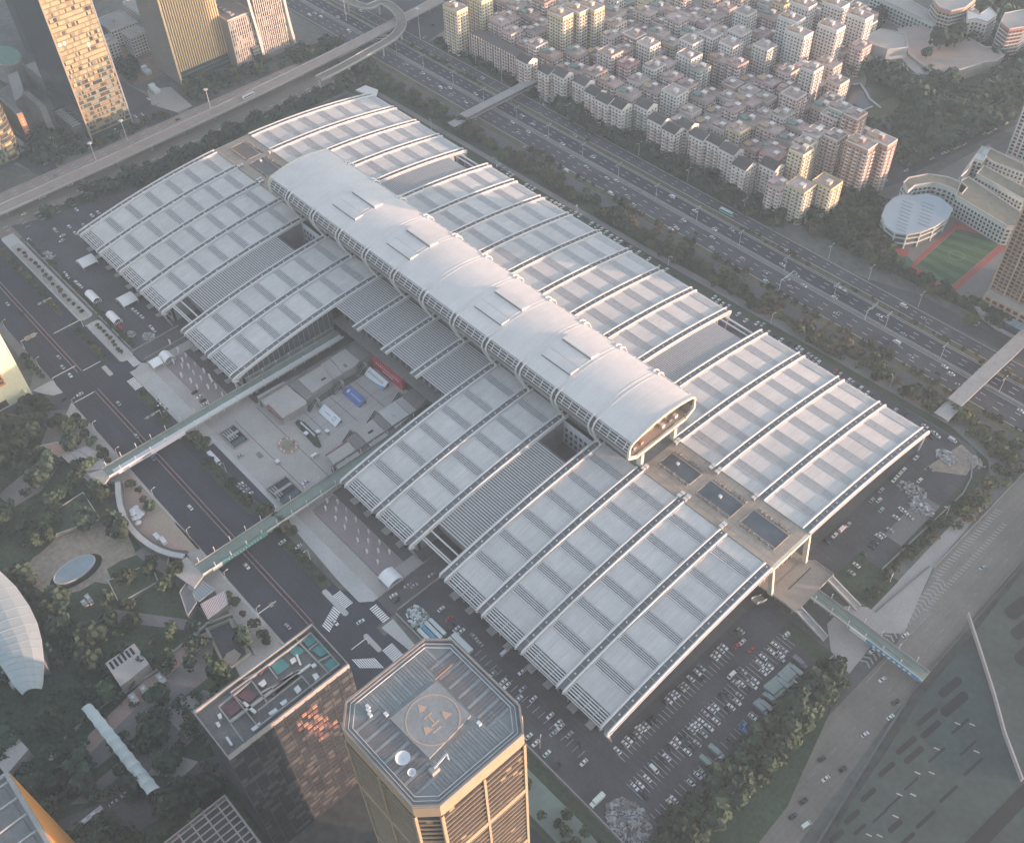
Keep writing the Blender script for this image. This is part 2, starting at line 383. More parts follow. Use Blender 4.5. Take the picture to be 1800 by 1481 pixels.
# --- yards and car parks
b = MB(); b.sheet([(-70, -28), (124, -28), (124, 4), (0, 4), (-3, 60), (-2, 276), (-40, 276), (-48, 60), (-62, -8)], .03, 'asphalt_mid')
b.sheet([(411, -27), (588, -27), (586, 122), (541, 122), (541, 4), (411, 4)], .03, 'asphalt_mid')
b.sheet([(541, 157), (573, 157), (574, 184), (576, 276), (572, 290), (556, 297), (541, 276)], .03, 'asphalt_mid')
b.sheet([(-30, 272), (560, 272), (556, 297), (-30, 296)], .034, 'asphalt_mid')
b.sheet(rect(0, 124, 4, 272), .032, 'asphalt_old'); b.sheet(rect(150, 212, 4, 272), .032, 'asphalt_old'); b.sheet(rect(328, 396, 4, 272), .032, 'asphalt_old'); b.sheet(rect(411, 541, 4, 272), .032, 'asphalt_old'); b.sheet(rect(212, 328, 82, 272), .031, 'asphalt_old')
struct('car_park', b)
b = MB()
for i in range(31): b.sheet(rect(547.8+.0, 553.2, 1+i*2.75, 1.13+i*2.75), .05, 'paint_white')
for i in range(58): b.sheet(rect(561, 571.5, -24+i*2.5, -23.88+i*2.5), .05, 'paint_white') if i > 6 else None
for i in range(30): b.sheet(rect(578.5, 583, -26+i*3.4, -25.88+i*3.4), .05, 'paint_white')
for i in range(26): b.sheet(rect(428+i*2.6, 428.12+i*2.6, -26, -21), .05, 'paint_white') if i > 4 else None
for i in range(30): b.sheet(rect(420+i*4, 420.12+i*4, -14, -9), .05, 'paint_white') if i > 9 else None
for i in range(40): b.sheet(rect(190+i*8.5, 190.12+i*8.5, 279, 284), .05, 'paint_white')
struct('parking_bay_markings', b)
# ring lane round the far right corner, verges, hall side walk
b = MB(); b.sheet([(574, 184), (579, 184), (581, 280), (578, 292), (568, 302), (540, 311), (540, 306), (566, 297), (574, 287)], .05, 'lawn')
b.sheet([(588, -27), (598, -20), (604, 60), (598, 118), (587, 120)], .05, 'lawn'); b.sheet(rect(560, 588, 112, 121.5), .08, 'lawn'); b.sheet(rect(560, 586, 158, 184), .08, 'lawn')
b.sheet([(470, -29), (590, -29), (602, -20), (640, -20), (600, -54), (470, -52)], .06, 'lawn'); b.sheet([(480, -36), (560, -35), (600, -40), (600, -50), (480, -50)], .075, 'green_deck'); b.sheet([(-62, -8), (-48, 60), (-44, 276), (-66, 276), (-70, -10)], .049, 'lawn')
b.sheet([(-60, 277), (560, 299), (540, 312), (480, 315), (-80, 315)], .045, 'lawn')
b.sheet([(604, -60), (626, -60), (620, 40), (604, 100)], .05, 'lawn')
struct('verge', b)
b = MB(); b.sheet([(-70, 291), (300, 297), (545, 304), (575, 296), (586, 280), (587, 160), (594, 160), (594, 290), (580, 305), (545, 315), (300, 302), (-70, 296)], .07, 'paving_dark')
b.sheet([(586, 122), (600, 118), (598, 150), (606, 158), (594, 205), (592, 262), (585, 262), (586, 160), (575, 150), (575, 134)], .072, 'paving'); struct('footpath', b)
# --- highway to the south
b = MB(); b.sheet(rect(-260, 700, 331, 349.2), .04, 'asphalt_mid'); b.sheet(rect(-260, 700, 352, 366), .04, 'asphalt'); b.sheet(rect(-260, 700, 372, 384), .04, 'asphalt_mid'); b.sheet([(-90, 316), (660, 316), (660, 325), (-90, 325)], .04, 'asphalt_old')
b.sheet([(340, 384), (420, 384), (468, 398), (640, 398), (640, 392), (470, 384)], .041, 'asphalt_mid')
struct('highway', b)
b = MB()
for y in (337, 343): dashes(b, -250, 690, y, .06, 'paint_white', 4, 8)
for y in (356.6, 361.3): dashes(b, -250, 690, y, .06, 'paint_white', 4, 8)
for y in (376, 380): dashes(b, -250, 690, y, .06, 'paint_white', 3, 9, .22)
for y in (331.6, 348.6, 352.6, 365.3, 372.5, 383.5): b.sheet(rect(-250, 690, y-.12, y+.12), .06, 'paint_white')
struct('highway_markings', b)
b = MB(); b.prism(rect(-90, 660, 325, 331), 0, .15, 'kerb', 'lawn_dry'); b.prism(rect(-250, 690, 366.4, 371.8), 0, .15, 'kerb', 'lawn_dry'); b.prism([(-60, 384.3), (340, 384.3), (352, 392), (340, 400), (-60, 400)], 0, .15, 'kerb', 'lawn'); b.prism([(430, 404), (520, 406), (520, 414), (440, 413), (410, 420), (400, 408)], 0, .12, 'kerb', 'lawn'); struct('green_strip', b)
b = MB(); b.box(-250, 690, 350.2, 350.7, 0, 1.0, 'concrete'); b.sheet(rect(-250, 690, 349.6, 351.6), .09, 'concrete')
solo('central_barrier', b, 'long pale concrete barrier down the middle of the highway', 'barrier')
b = MB()
for k in range(0, 235): b.box(-248+4*k, -247.9+4*k, 366.1, 366.2, 0, 1.1, 'grey_metal')
b.box(-250, 690, 366.1, 366.2, 1.0, 1.12, 'white_metal'); b.box(-250, 690, 366.1, 366.2, .5, .58, 'white_metal')
solo('guard_rail', b, 'thin white guard rail between highway and its far service road', 'fence')
# --- east road with elevated deck (left / top-left) ----------------------------------
b = MB(); b.sheet(rect(-117, -50, -400, 470), .028, 'road_brown'); b.sheet([(-260, 120), (-117, 120), (-117, 150), (-260, 136)], .031, 'asphalt_mid')
b.sheet([(-260, 0), (-117, 18), (-117, 34), (-150, 40), (-260, 22)], .031, 'asphalt_mid'); b.sheet([(-240, 329), (-60, 329), (-60, 384), (-260, 384)], .036, 'asphalt_mid'); b.sheet([(-190, 384), (-60, 384), (-80, 470), (-180, 470)], .036, 'asphalt_mid'); struct('east_road', b)
# --- west road (right) ---------------------------------------------------------------
b = MB(); b.sheet([(610, -420), (668, -420), (628, 110), (627, 330), (594, 330), (594, 210), (607, 150), (606, 40)], .035, 'road_brown'); struct('west_road', b)
b = MB()
for k in range(26):
    y = 128+k*3.1
    for s in (-1, 1): b.sheet([(602.3, y+1.6), (602.3, y+2.6), (602.3+s*3, y+.8), (602.3+s*3, y-.2)], .055, 'kerb') if k < 24 else None
for k in range(26):
    y = 200+k*2.6; b.sheet([(596.6, y), (596.6, y+.9), (600.2, y+2.2), (600.2, y+1.3)], .055, 'kerb')
for k in range(32):
    y = 178+k*2.6; b.sheet([(604.5, y), (604.5, y+.8), (607.2, y+1.6), (607.2, y+.8)], .055, 'kerb')
dashes_y(b, 150, 320, 613, .055, 'kerb', 4, 12, .2); dashes_y(b, 60, 320, 619, .055, 'kerb', 4, 12, .2); b.sheet(rect(608.5, 608.8, 120, 178), .055, 'kerb')
struct('west_road_markings', b)
b = MB(); b.ribbon([(648, -200), (640, 35), (633, 88), (626, 143), (625, 245), (625, 330)], 1.1, 0, 1.0, 'concrete_dark'); solo('road_parapet', b, 'dark parapet line along the far side of the west road', 'wall')
b = MB(); b.ribbon([(594.4, 205), (594.4, 330)], .5, 0, 1.0, 'concrete'); b.ribbon([(588.5, 158), (592.2, 204)], .5, 0, .8, 'concrete_dark'); solo('kerb_wall', b, 'low wall between west road and its side lane, by the striped markings', 'wall')
# --- park ground (lower left) ----------------------------------------------------------
b = MB(); b.sheet([(140, -105), (215, -97), (220, -108), (345, -104), (352, -92), (384, -88), (470, -120), (470, -330), (100, -330), (110, -125)], .02, 'lawn')
struct('park_ground', b)
b = MB(); b.sheet([G(*p_)[:2] for p_ in ((75, 968), (110, 935), (172, 905), (212, 915), (228, 945), (240, 975), (212, 985), (188, 1000), (200, 1028), (168, 1022), (140, 1038), (98, 1048), (60, 1034), (42, 1002), (58, 980))], .05, 'sand'); b.sheet([G(*p_)[:2] for p_ in ((236, 972), (262, 992), (300, 1016), (345, 1010), (335, 1000), (290, 985), (250, 962))], .054, 'paving_dark')
b.sheet([(222, -101), (300, -88), (300, -82), (222, -85)], .17, 'paving_warm'); b.sheet([(296, -96), (352, -93), (352, -84), (300, -83)], .172, 'paving'); 
b.sheet([(180, -151), (170, -108), (182, -108), (196, -130), (196, -148)], .06, 'paving_dark')
b.sheet([(300, -140), (336, -112), (340, -112), (340, -117), (304, -146)], .06, 'paving_dark')
b.sheet([(352, -104), (386, -110), (384, -88), (352, -92)], .06, 'paving'); b.sheet([(346, -118), (352, -104), (374, -210), (366, -212)], .065, 'paving_pink')
b.sheet([(352, -104), (374, -122), (380, -214), (374, -210)], .061, 'paving_dark'); b.sheet([(378, -128), (396, -118), (402, -186), (386, -206)], .06, 'paving_dark'); b.sheet([(384, -230), (420, -120), (432, -118), (412, -232)], .062, 'asphalt_old')
b.sheet([(374, -150), (396, -148), (392, -132), (376, -134)], .068, 'paving'); b.sheet([(398, -172), (412, -160), (410, -150), (396, -158)], .068, 'paving')
struct('park_paths', b)
# --- grounds beyond the highway ----------------------------------------------------------
b = MB(); b.sheet([(-90, 402), (346, 402), (372, 430), (360, 520), (300, 560), (270, 620), (230, 760), (-60, 900), (-160, 700), (-120, 480)], .022, 'paving_dark')
struct('village_ground', b)
b = MB(); b.sheet([(360, 516), (372, 520), (410, 680), (360, 900), (230, 900), (246, 640), (272, 616), (300, 560)], .035, 'lawn'); b.sheet([(352, 404), (440, 404), (390, 480), (366, 470), (356, 430)], .035, 'lawn'); struct('park_land', b)
b = MB(); b.sheet([(340, 398), (352, 398), (376, 500), (412, 700), (400, 702), (366, 516)], .06, 'asphalt_mid'); b.sheet([(346, 470), (376, 490), (384, 520), (366, 528), (340, 500)], .062, 'asphalt_mid'); struct('side_road', b)
b = MB(); b.sheet([(300, 579), (287, 556), (278, 572), (268, 598), (272, 606), (288, 600)], .05, 'water'); struct('pond', b)
b = MB(); b.sheet([(300, 581), (306, 566), (318, 556), (330, 566), (320, 600), (306, 612)], .052, 'lawn_dry'); struct('dry_grass', b)
b = MB(); b.sheet([(386, 480), (440, 405), (540, 405), (540, 520), (470, 560), (400, 600)], .036, 'paving_dark'); struct('school_ground', b)
b = MB(); b.sheet([(-270, 140), (-190, 148), (-190, 172), (-226, 205), (-262, 190)], .05, 'soil'); struct('bare_soil', b)
b = MB(); b.sheet([(-245, -20), (-118, 20), (-118, 120), (-118, 160), (-300, 120)], .025, 'paving_dark'); b.sheet([(-165, 168), (-122, 165), (-122, 150), (-150, 140), (-176, 150)], .055, 'paving'); struct('tower_grounds', b)
b = MB(); b.sheet([(552, 262), (572, 276), (570, 292), (557, 296)], .06, 'sand'); b.sheet([(563, 205), (574, 205), (574, 245), (562, 245)], .06, 'paving_dark'); struct('works_yard', b)
# sports pitch and track
b = MB(); A = Vector(G(1592, 472)[:2]); B_ = Vector(G(1682, 390)[:2]); C_ = Vector(G(1785, 420)[:2]); D_ = Vector(G(1662, 527)[:2])
b.sheet([tuple(A), tuple(B_), tuple(C_), tuple(D_)], .08, 'track'); struct('running_track', b)
b = MB(); a2 = Vector(G(1608, 468)[:2]); b2 = Vector(G(1682, 402)[:2]); c2 = Vector(G(1765, 423)[:2]); d2 = Vector(G(1668, 507)[:2])
for k in range(12):
    t0, t1 = k/12, (k+1)/12
    b.sheet([tuple(a2.lerp(b2, t0)), tuple(d2.lerp(c2, t0)), tuple(d2.lerp(c2, t1)), tuple(a2.lerp(b2, t1))], .1, 'turf' if k % 2 else 'turf_light')
struct('football_pitch', b)
b = MB(); cc = (a2+b2+c2+d2)/4
b.ribbon([(cc.x+5.5*math.cos(k*.2618), cc.y+5.5*math.sin(k*.2618)) for k in range(24)], .22, .1, .12, 'kerb', closed=True)
b.ribbon([tuple(a2.lerp(b2, .04)), tuple(d2.lerp(c2, .04)), tuple(d2.lerp(c2, .96)), tuple(a2.lerp(b2, .96))], .22, .1, .12, 'kerb', closed=True)
b.ribbon([tuple(a2.lerp(b2, .5)), tuple(d2.lerp(c2, .5))], .22, .1, .12, 'kerb')
struct('pitch_markings', b)
b = MB(); b.sheet([G(1505, 405)[:2], G(1545, 400)[:2], G(1605, 460)[:2], G(1590, 490)[:2]], .085, 'court_green')
for q in ((1518, 408), (1545, 422), (1584, 443)):
    p = G(*q); b.sheet(rect(p[0]-5, p[0]+5, p[1]-4, p[1]+4), .1, 'track')
struct('ball_courts', b)
# ================================================================== EXHIBITION CENTRE
YW = 275.7
def zr(y): return 15+14.54*(1-((y-137.85)/137.85)**2)
BANDS = [(19.4, 25.0), (36.9, 42.3), (54.4, 59.8), (72.0, 77.5), (89.3, 94.7), (107.0, 112.6)]
hall = thing('exhibition_centre', 'vast white exhibition hall with curved ribbed roof and a raised barrel roof along its middle', 'exhibition centre', (270, 137.85, 0))
NEAR_FULL = [0, 1, 2, 3, 5, 6, 11, 12, 14, 15, 16, 17]
def strip_mesh(w, y0, y1, dz, th, m, nseg=3, seams=0):
    """curved roof sheet from y0 to y1 over a bay of width w, local x 0..w, z absolute"""
    b = MB(); ys = [y0+(y1-y0)*k/nseg for k in range(nseg+1)]
    for k in range(nseg):
        A, B = ys[k], ys[k+1]; za, zb = zr(A)+dz, zr(B)+dz; i = len(b.v)
        b.v += [(0, A, za-th), (w, A, za-th), (w, B, zb-th), (0, B, zb-th), (0, A, za), (w, A, za), (w, B, zb), (0, B, zb)]
        a = b.mi(m); b.f += [(i+4, i+5, i+6, i+7), (i, i+1, i+5, i+4), (i+2, i+3, i+7, i+6), (i+1, i+2, i+6, i+5), (i+3, i, i+4, i+7)]; b.m += [a]*5
    for q in range(1, seams+1):
        x = w*q/(seams+1)
        for k in range(nseg): b.bar((x, ys[k], zr(ys[k])+dz+.03), (x, ys[k+1], zr(ys[k+1])+dz+.03), .16, .10, 'slat')
    return b
PW = 24.2                       # clear width between two double ribs
def band_mesh(y0, y1):
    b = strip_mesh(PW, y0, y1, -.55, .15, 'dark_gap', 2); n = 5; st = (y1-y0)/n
    for k in range(n):
        y = y0+st*(k+.5); z = zr(y)
        b.bar((.1, y, z-.02), (PW-.1, y, z-.02), st*.6, .34, 'slat')
    for k in range(5):
        x = .3+(PW-.6)*k/4; b.bar((x, y0+.1, zr(y0)+.2), (x, y1-.1, zr(y1)+.2), .2, .16, 'grey_metal')
    b.bar((0, y0, zr(y0)), (PW, y0, zr(y0)), .28, .7, 'slat'); b.bar((0, y1, zr(y1)), (PW, y1, zr(y1)), .28, .7, 'slat')
    return b
def eave_mesh():
    b = MB(); n = 5
    for k in range(n):
        y = .7+1.42*k; z = zr(y)-(.5 if k == 0 else 0); b.bar((.2, y, z), (PW-.2, y, z), .7, .45, 'white_metal')
    b.poly([(0, .4, zr(.4)-2.0), (PW, .4, zr(.4)-2.0), (PW, 7.4, zr(7.4)-1.6), (0, 7.4, zr(7.4)-1.6)], 'dark_gap')  # dark sheet standing in for the shade beneath the louvres
    for k in range(5):
        x = .3+(PW-.6)*k/4; b.bar((x, -.2, zr(0)-.2), (x, 7.4, zr(7.4)+.1), .26, .36, 'slat')
    b.bar((0, 7.5, zr(7.5)), (PW, 7.5, zr(7.5)), .3, .9, 'white_metal'); b.bar((0, -.3, 14.2), (PW, -.3, 14.2), .4, .6, 'white_metal')
    return b
mirror = lambda y: YW-y
# mesh caches: near and far version of each strip
panels_y = []
prev = 7.5
for a, c in BANDS: panels_y.append((prev, a)); prev = c
panels_y.append((prev, 121.6))
PM = [strip_mesh(PW, a, c, 0, .5, 'white_panel', 4 if c-a > 9 else 2, 2).mesh('roof_panel') for a, c in panels_y]
PMf = [strip_mesh(PW, mirror(c), mirror(a), 0, .5, 'white_panel', 4 if c-a > 9 else 2, 2).mesh('roof_panel') for a, c in panels_y]
BM = [band_mesh(a, c).mesh('louvre_band') for a, c in BANDS]; BMf = [band_mesh(mirror(c), mirror(a)).mesh('louvre_band') for a, c in BANDS]
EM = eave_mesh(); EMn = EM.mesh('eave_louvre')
EF = MB(); EF.v = [(x, mirror(y), z) for x, y, z in EM.v]; kk_ = [j for j in range(len(EM.f)) if EM.names[EM.m[j]] != 'dark_gap']; EF.f = [EM.f[j][::-1] for j in kk_]; EF.m = [EM.m[j] for j in kk_]; EF.names = EM.names; EMf = EF.mesh('eave_louvre')
# slat fields
def slat_mesh(y0, y1, w=PW):
    b = MB(); ns = 14
    for k in range(ns):
        A = y0+(y1-y0)*k/ns; B = y0+(y1-y0)*(k+1)/ns; i = len(b.v)
        b.v += [(0, A, zr(A)-1.0), (w, A, zr(A)-1.0), (w, B, zr(B)-1.0), (0, B, zr(B)-1.0)]; b.f.append((i, i+1, i+2, i+3)); b.m.append(b.mi('slat_bed'))
    y = y0+.5
    while y < y1:
        b.bar((.1, y, zr(y)-.25), (w-.1, y, zr(y)-.25), .85, .28, 'slat'); y += 1.62
    for q in range(1, 5):
        x = w*q/5
        for k in range(ns):
            A = y0+(y1-y0)*k/ns; B = y0+(y1-y0)*(k+1)/ns; b.bar((x, A, zr(A)-.02), (x, B, zr(B)-.02), .14, .1, 'grey_metal')
    return b
SL1 = slat_mesh(20, 95.6).mesh('slat_field'); SL2 = slat_mesh(82, 121).mesh('slat_field'); SLf = slat_mesh(155, 256).mesh('slat_field')
for i in range(18):
    x = 30*i+2.9
    if i in NEAR_FULL:
        for k, me in enumerate(PM): inst('roof_panel', me, hall, (x, 0, 0))
        for me in BM: inst('louvre_band', me, hall, (x, 0, 0))
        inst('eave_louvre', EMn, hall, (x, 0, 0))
    elif i in (4, 13): inst('slat_field', SL1, hall, (x, 0, 0), 'stuff')
    else: inst('slat_field', SL2, hall, (x, 0, 0), 'stuff')
    if i in (4, 13): inst('slat_field', SLf, hall, (x, 0, 0), 'stuff')
    else:
        for me in PMf: inst('roof_panel', me, hall, (x, 0, 0))
        for me in BMf: inst('louvre_band', me, hall, (x, 0, 0))
        inst('eave_louvre', EMf, hall, (x, 0, 0))
# double ribs
def rib(x, y0, y1, nose0=True, nose1=True, wt=1.5):
    r = bpy.data.objects.new('rib', None); link(r); r.parent = hall; ORG[r.name] = ORG[hall.name]; r.location = (0, 0, 0)
    n = max(6, int((y1-y0)/9)); ys = [y0+(y1-y0)*k/n for k in range(n+1)]
    for s in (-1, 1):
        xx = x+s*2.15; b = MB(); pts = [(xx, y, zr(y)+.75) for y in ys]
        if nose0: pts = [(xx, 2.5, 12.2), (xx, .4, 12.8), (xx, -.7, 14.0), (xx, -.5, 15.2), (xx, 1.2, 16.1)]+pts[1:]
        if nose1: pts = pts[:-1]+[(xx, mirror(1.2), 16.1), (xx, mirror(-.5), 15.2), (xx, mirror(-.7), 14.0), (xx, mirror(.4), 12.8)]
        b.tube(pts, .62, 'white_metal', 8); part('rib_tube', b, r)
    b = MB()
    for k in range(n):
        A, B = ys[k], ys[k+1]; b.bar((x, A, zr(A)-.1), (x, B, zr(B)-.1), 3.2, .5, 'gutter')
        b.bar((x-3.1, A, zr(A)), (x-3.1, B, zr(B)), .5, .9, 'slat'); b.bar((x+3.1, A, zr(A)), (x+3.1, B, zr(B)), .5, .9, 'slat')
    y = y0+6
    while y < y1-3:
        b.box(x-2, x+2, y-.12, y+.12, zr(y)+.3, zr(y)+.5, 'slat')
        b.tube([(x, y+4, zr(y+4)+.15), (x, y+4, zr(y+4)+.75)], .55, 'white_metal', 7) if y+4 < y1 else None
        y += 9.2
    part('gutter', b, r); return r
for i in range(19):
    if i in (8, 9, 10): rib(30*i, 78, 123, nose0=False, nose1=False)
    else: rib(30*i, 0, 121.8, nose1=False)
    rib(30*i, 153.8, YW, nose0=False)
    if i in (0, 1, 2, 3, 15, 16, 17, 18) and False: pass
# under-roof walls --------------------------------------------------------------
def end_wall(x0, x1, y0, y1, m='hall_wall', z0=0, dz=-.6):
    b = MB(); n = 16; ys = [y0+(y1-y0)*k/n for k in range(n+1)]; i = len(b.v)
    P = [(y0, z0)]+[(y, zr(y)+dz) for y in ys]+[(y1, z0)]
    b.v = [(x0, y, z) for y, z in P]+[(x1, y, z) for y, z in P]; N = len(P)
    b.f = [tuple(range(N))[::-1], tuple(range(N, 2*N))]+[(k, (k+1) % N, N+(k+1) % N, N+k) for k in range(N)]; b.m = [b.mi(m)]*(N+2)
    return b
for x0, x1, ya, yb in ((1.2, 1.8, 6, 269), (118, 118.8, 9, 96), (151.2, 152, 9, 118), (207.4, 208, 9, 80), (332, 332.6, 9, 80), (388, 388.8, 9, 96), (421.2, 422, 9, 118), (531, 531.6, 9, 266), (118, 118.8, 156, 266), (151.2, 152, 156, 266), (388, 388.8, 156, 266), (421.2, 422, 156, 266)):
    part('end_wall', end_wall(x0, x1, ya, yb, 'facade_dark' if x0 == 531 else 'hall_wall'), hall)
for x0, x1 in ((1.8, 118), (152, 207.4), (332.6, 388), (422, 531)):
    b = MB(); b.box(x0, x1, 6.4, 7.2, 0, 15.2, 'hall_wall'); b.box(x0, x1, 6.1, 6.41, 5, 9, 'glass'); part('front_wall', b, hall)
for x0, x1 in ((1.8, 118), (152, 388), (422, 531)): b = MB(); b.box(x0, x1, 268.4, 269.2, 0, 15.2, 'hall_wall'); b.box(x0, x1, 269.19, 269.5, 5, 9, 'glass'); part('rear_wall', b, hall)
b = MB(); b.box(208, 332, 88, 89, 0, 26.5, 'concrete_dark'); b.box(208, 332, 80, 88, 11.5, 12.3, 'paving_dark')
for x in range(214, 332, 6): b.box(x, x+3.6, 87.6, 88, 12.6, 17, 'glass')
part('entrance_wall', b, hall)
# courtyards
for x in (120, 390):
    b = MB(); b.box(x+2.4, x+27.6, 97, 117.4, 9.2, 9.8, 'asphalt_old'); b.box(x+2.4, x+27.6, 96.2, 97, 9, 27.6, 'concrete_dark')
    b.box(x+2.4, x+27.6, 117.4, 118.2, 9, 28.8, 'court_wall')
    for r_ in range(3):
        for k in range(6): b.box(x+5+k*3.9, x+6.8+k*3.9, 117.2, 117.4, 12+r_*5, 14.4+r_*5, 'window_dark')
    b.box(x+2.5, x+3, 97, 117.4, 9, 28, 'concrete_dark'); b.box(x+27, x+27.5, 97, 117.4, 9, 28, 'concrete_dark')
    b.box(x+2.4, x+27.6, 20, 96.2, 14, 14.6, 'dark_gap'); b.box(x+2.4, x+27.6, 19.6, 20.2, 14, 18.4, 'concrete_dark')
    part('courtyard', b, hall)
    for y, w in ((7.9, .7), (9.2, .7), (14.4, .8), (269, 1.2), (264, .8)): b = MB(); b.bar((x+2.5, y, zr(y)-.9), (x+27.5, y, zr(y)-.9), w, .7, 'white_metal'); part('tie_beam', b, hall)
    b = MB(); b.box(x+2.5, x+27.5, 256, 256.6, 12, 18, 'concrete_dark'); part('end_wall', b, hall)
# gable fascias along the arcs (deep edge beams) with sunlight put into the cream ones
def fascia(x, y0, y1, depth, m, th=.9, n=22, z_off=-.2):
    b = MB(); ys = [y0+(y1-y0)*k/n for k in range(n+1)]
    for k in range(n):
        A, B = ys[k], ys[k+1]; i = len(b.v)
        for xx in (x, x+th): b.v += [(xx, A, zr(A)+z_off-depth), (xx, B, zr(B)+z_off-depth), (xx, B, zr(B)+z_off), (xx, A, zr(A)+z_off)]
        a = b.mi(m); b.f += [(i+3, i+2, i+1, i), (i+4, i+5, i+6, i+7), (i, i+1, i+5, i+4), (i+2, i+3, i+7, i+6)]; b.m += [a]*4
    return b
for x, y0, y1, d in ((541.6, 2, 122, 2.3), (541.6, 154, 273, 2.3), (209.4, 2, 80, 3.2), (119.4, 2, 97, 2.6), (389.4, 2, 97, 2.6), (-2.8, 2, 273, 2.3)):
    part('edge_beam', fascia(x, y0, y1, d, 'cream' if x > 200 else 'white_metal'), hall)
# glazed flank of the wing facing the plaza
b = MB()
for k in range(18):
    y = 8+k*4.1; b.box(208.1, 208.3, y, y+3.6, 7.5, zr(y)-4, 'glass')
part('glazing', b, hall)
# corner struts
def strut(x, ys, far=False):
    b = MB(); Y = (lambda y: mirror(y)) if far else (lambda y: y)
    P = [(x, Y(1), 15.2), (x, Y(-.6), 13.6), (x+.4, Y(1.0), 9), (x+.8, Y(3.5), .2)]; b.tube(P, 1.25, 'concrete', 6, .55)
    b.bar((x, Y(9), zr(9)-1.2), (x+.3, Y(.6), 12), 1.2, 1.6, 'concrete'); return b
for x in (541, 391.5, 211.5, 121.5): part('corner_strut', strut(x, 0), hall)
for x in (541, 391.5, 121.5): part('corner_strut', strut(x, 0, True), hall)
cb = MB()
for x0, x1 in ((3, 118), (152, 208), (332, 388), (422, 540)):
    x = x0+2
    while x < x1: cb.box(x, x+.7, 3.2, 3.9, 0, 14.5, 'concrete'); cb.box(x, x+.7, mirror(3.9), mirror(3.2), 0, 14.5, 'concrete'); x += 7.3
part('eave_columns', cb, hall, 'stuff')
sb = MB()
for i in NEAR_FULL:
    for k, w in ((5, 5), (18, 4)):
        sb.box(30*i+k, 30*i+k+w, -1.2, 3, 4.4, 4.9, 'concrete'); sb.box(30*i+k, 30*i+k+w, 3, 3.3, 0, 4.4, 'glass')
part('door_canopies', sb, hall, 'stuff')
# --- roof terraces with shallow pools at each end ------------------------------------
def terrace(x0, x1, sgn):
    b = MB(); b.box(x0, x1, 121.9, 153.8, 28.6, 29.35, 'cream', 'terrace'); part('terrace', b, hall)
    b = MB()
    for y in (121.9, 153.6): b.box(x0, x1, y, y+.25, 29.35, 29.9, 'concrete')
    for k in range(1, 12):
        x = x0+(x1-x0)*k/12; b.box(x-.06, x+.06, 122.2, 153.5, 29.35, 29.39, 'paving_dark')
    for y in (126, 130, 148): b.box(x0, x1, y-.06, y+.06, 29.352, 29.392, 'paving_dark')
    part('terrace_kerb', b, hall)
terrace(449.5, 541.4, 1); terrace(-2.5, 92, -1)
POOLS = [(454.2, 476.4, 133.2, 144), (482.6, 506.4, 132, 144), (512.2, 535.8, 133, 145)]
for flip in (0, 1):
    for k, (a, c, y0, y1) in enumerate(POOLS):
        if flip: a, c = 540-c, 540-a
        p = bpy.data.objects.new('roof_pool', None); link(p); p.parent = hall; ORG[p.name] = ORG[hall.name]
        b = MB(); b.box(a, c, y0, y1, 29.36, 29.5, 'pool'); part('pool_water', b, p)
        b = MB(); b.ribbon([(a, y0), (c, y0), (c, y1), (a, y1)], .5, 29.36, 29.85, 'terrace', closed=True); part('pool_rim', b, p)
        b = MB()
        for q in range(14):
            for y in (y0-1.6, y1+1.3): x = a+1.2+q*(c-a-2)/13+R.uniform(-.3, .3); b.box(x, x+.7, y, y+R.uniform(.8, 2.2), 29.36, 29.36+R.uniform(.5, 1.3), 'paving_dark')
        part('planter', b, p, 'stuff')
vents = [(451.5, 122.8), (478.3, 122.8), (482, 123.3), (507.5, 123), (451.3, 150.8), (477.4, 150.6), (481.8, 150.8), (507.4, 150.8)]
for flip in (0, 1):
    for x, y in vents:
        for s in (0, 1):
            xx = (540-x if flip else x); b = MB(); b.box(xx-1, xx+1, y+s*2.6-.9, y+s*2.6+.9, 29.36, 31.2, 'concrete', 'white_metal'); b.box(xx-1.15, xx+1.15, y+s*2.6-1.05, y+s*2.6+1.05, 31.2, 31.5, 'white_metal'); part('roof_vent', b, hall)
for xx, yy in ((461.5, 139), (493, 138), (36, 139), (80, 140)):
    b = MB(); b.box(xx, xx+1.6, yy, yy+1.6, 29.5, 31, 'white_metal'); part('roof_vent', b, hall)
# ridge terrace bays not built: flat cover where the barrel sits
b = MB(); b.box(92, 449.5, 121.6, 154, 27.5, 28.9, 'concrete_dark'); part('ridge_slab', b, hall)
# --- gable portals
def portal(x, sx):
    r = bpy.data.objects.new('gable_portal', None); link(r); r.parent = hall; ORG[r.name] = ORG[hall.name]
    b = MB(); b.box(x, x+1.6, 120.5, 155.5, 26.9, 29.2, 'cream'); part('portal_beam', b, r)
    for y, s in ((122.2, -1), (153.4, 1)):
        b = MB(); b.bar((x+.8, y, 28), (x+3.4*sx, y-s*.6+.0, 7.0), 1.6, 2.8, 'cream'); part('portal_leg', b, r)
portal(541.5, 1); portal(-3.2, -1)
b = MB(); b.box(536, 538, 122, 154, 7, 28.6, 'bronze_glass')
for k in range(8): b.box(538, 538.2, 122+k*4, 122.3+k*4, 7, 28.6, 'cream')
part('gable_glazing', b, hall)
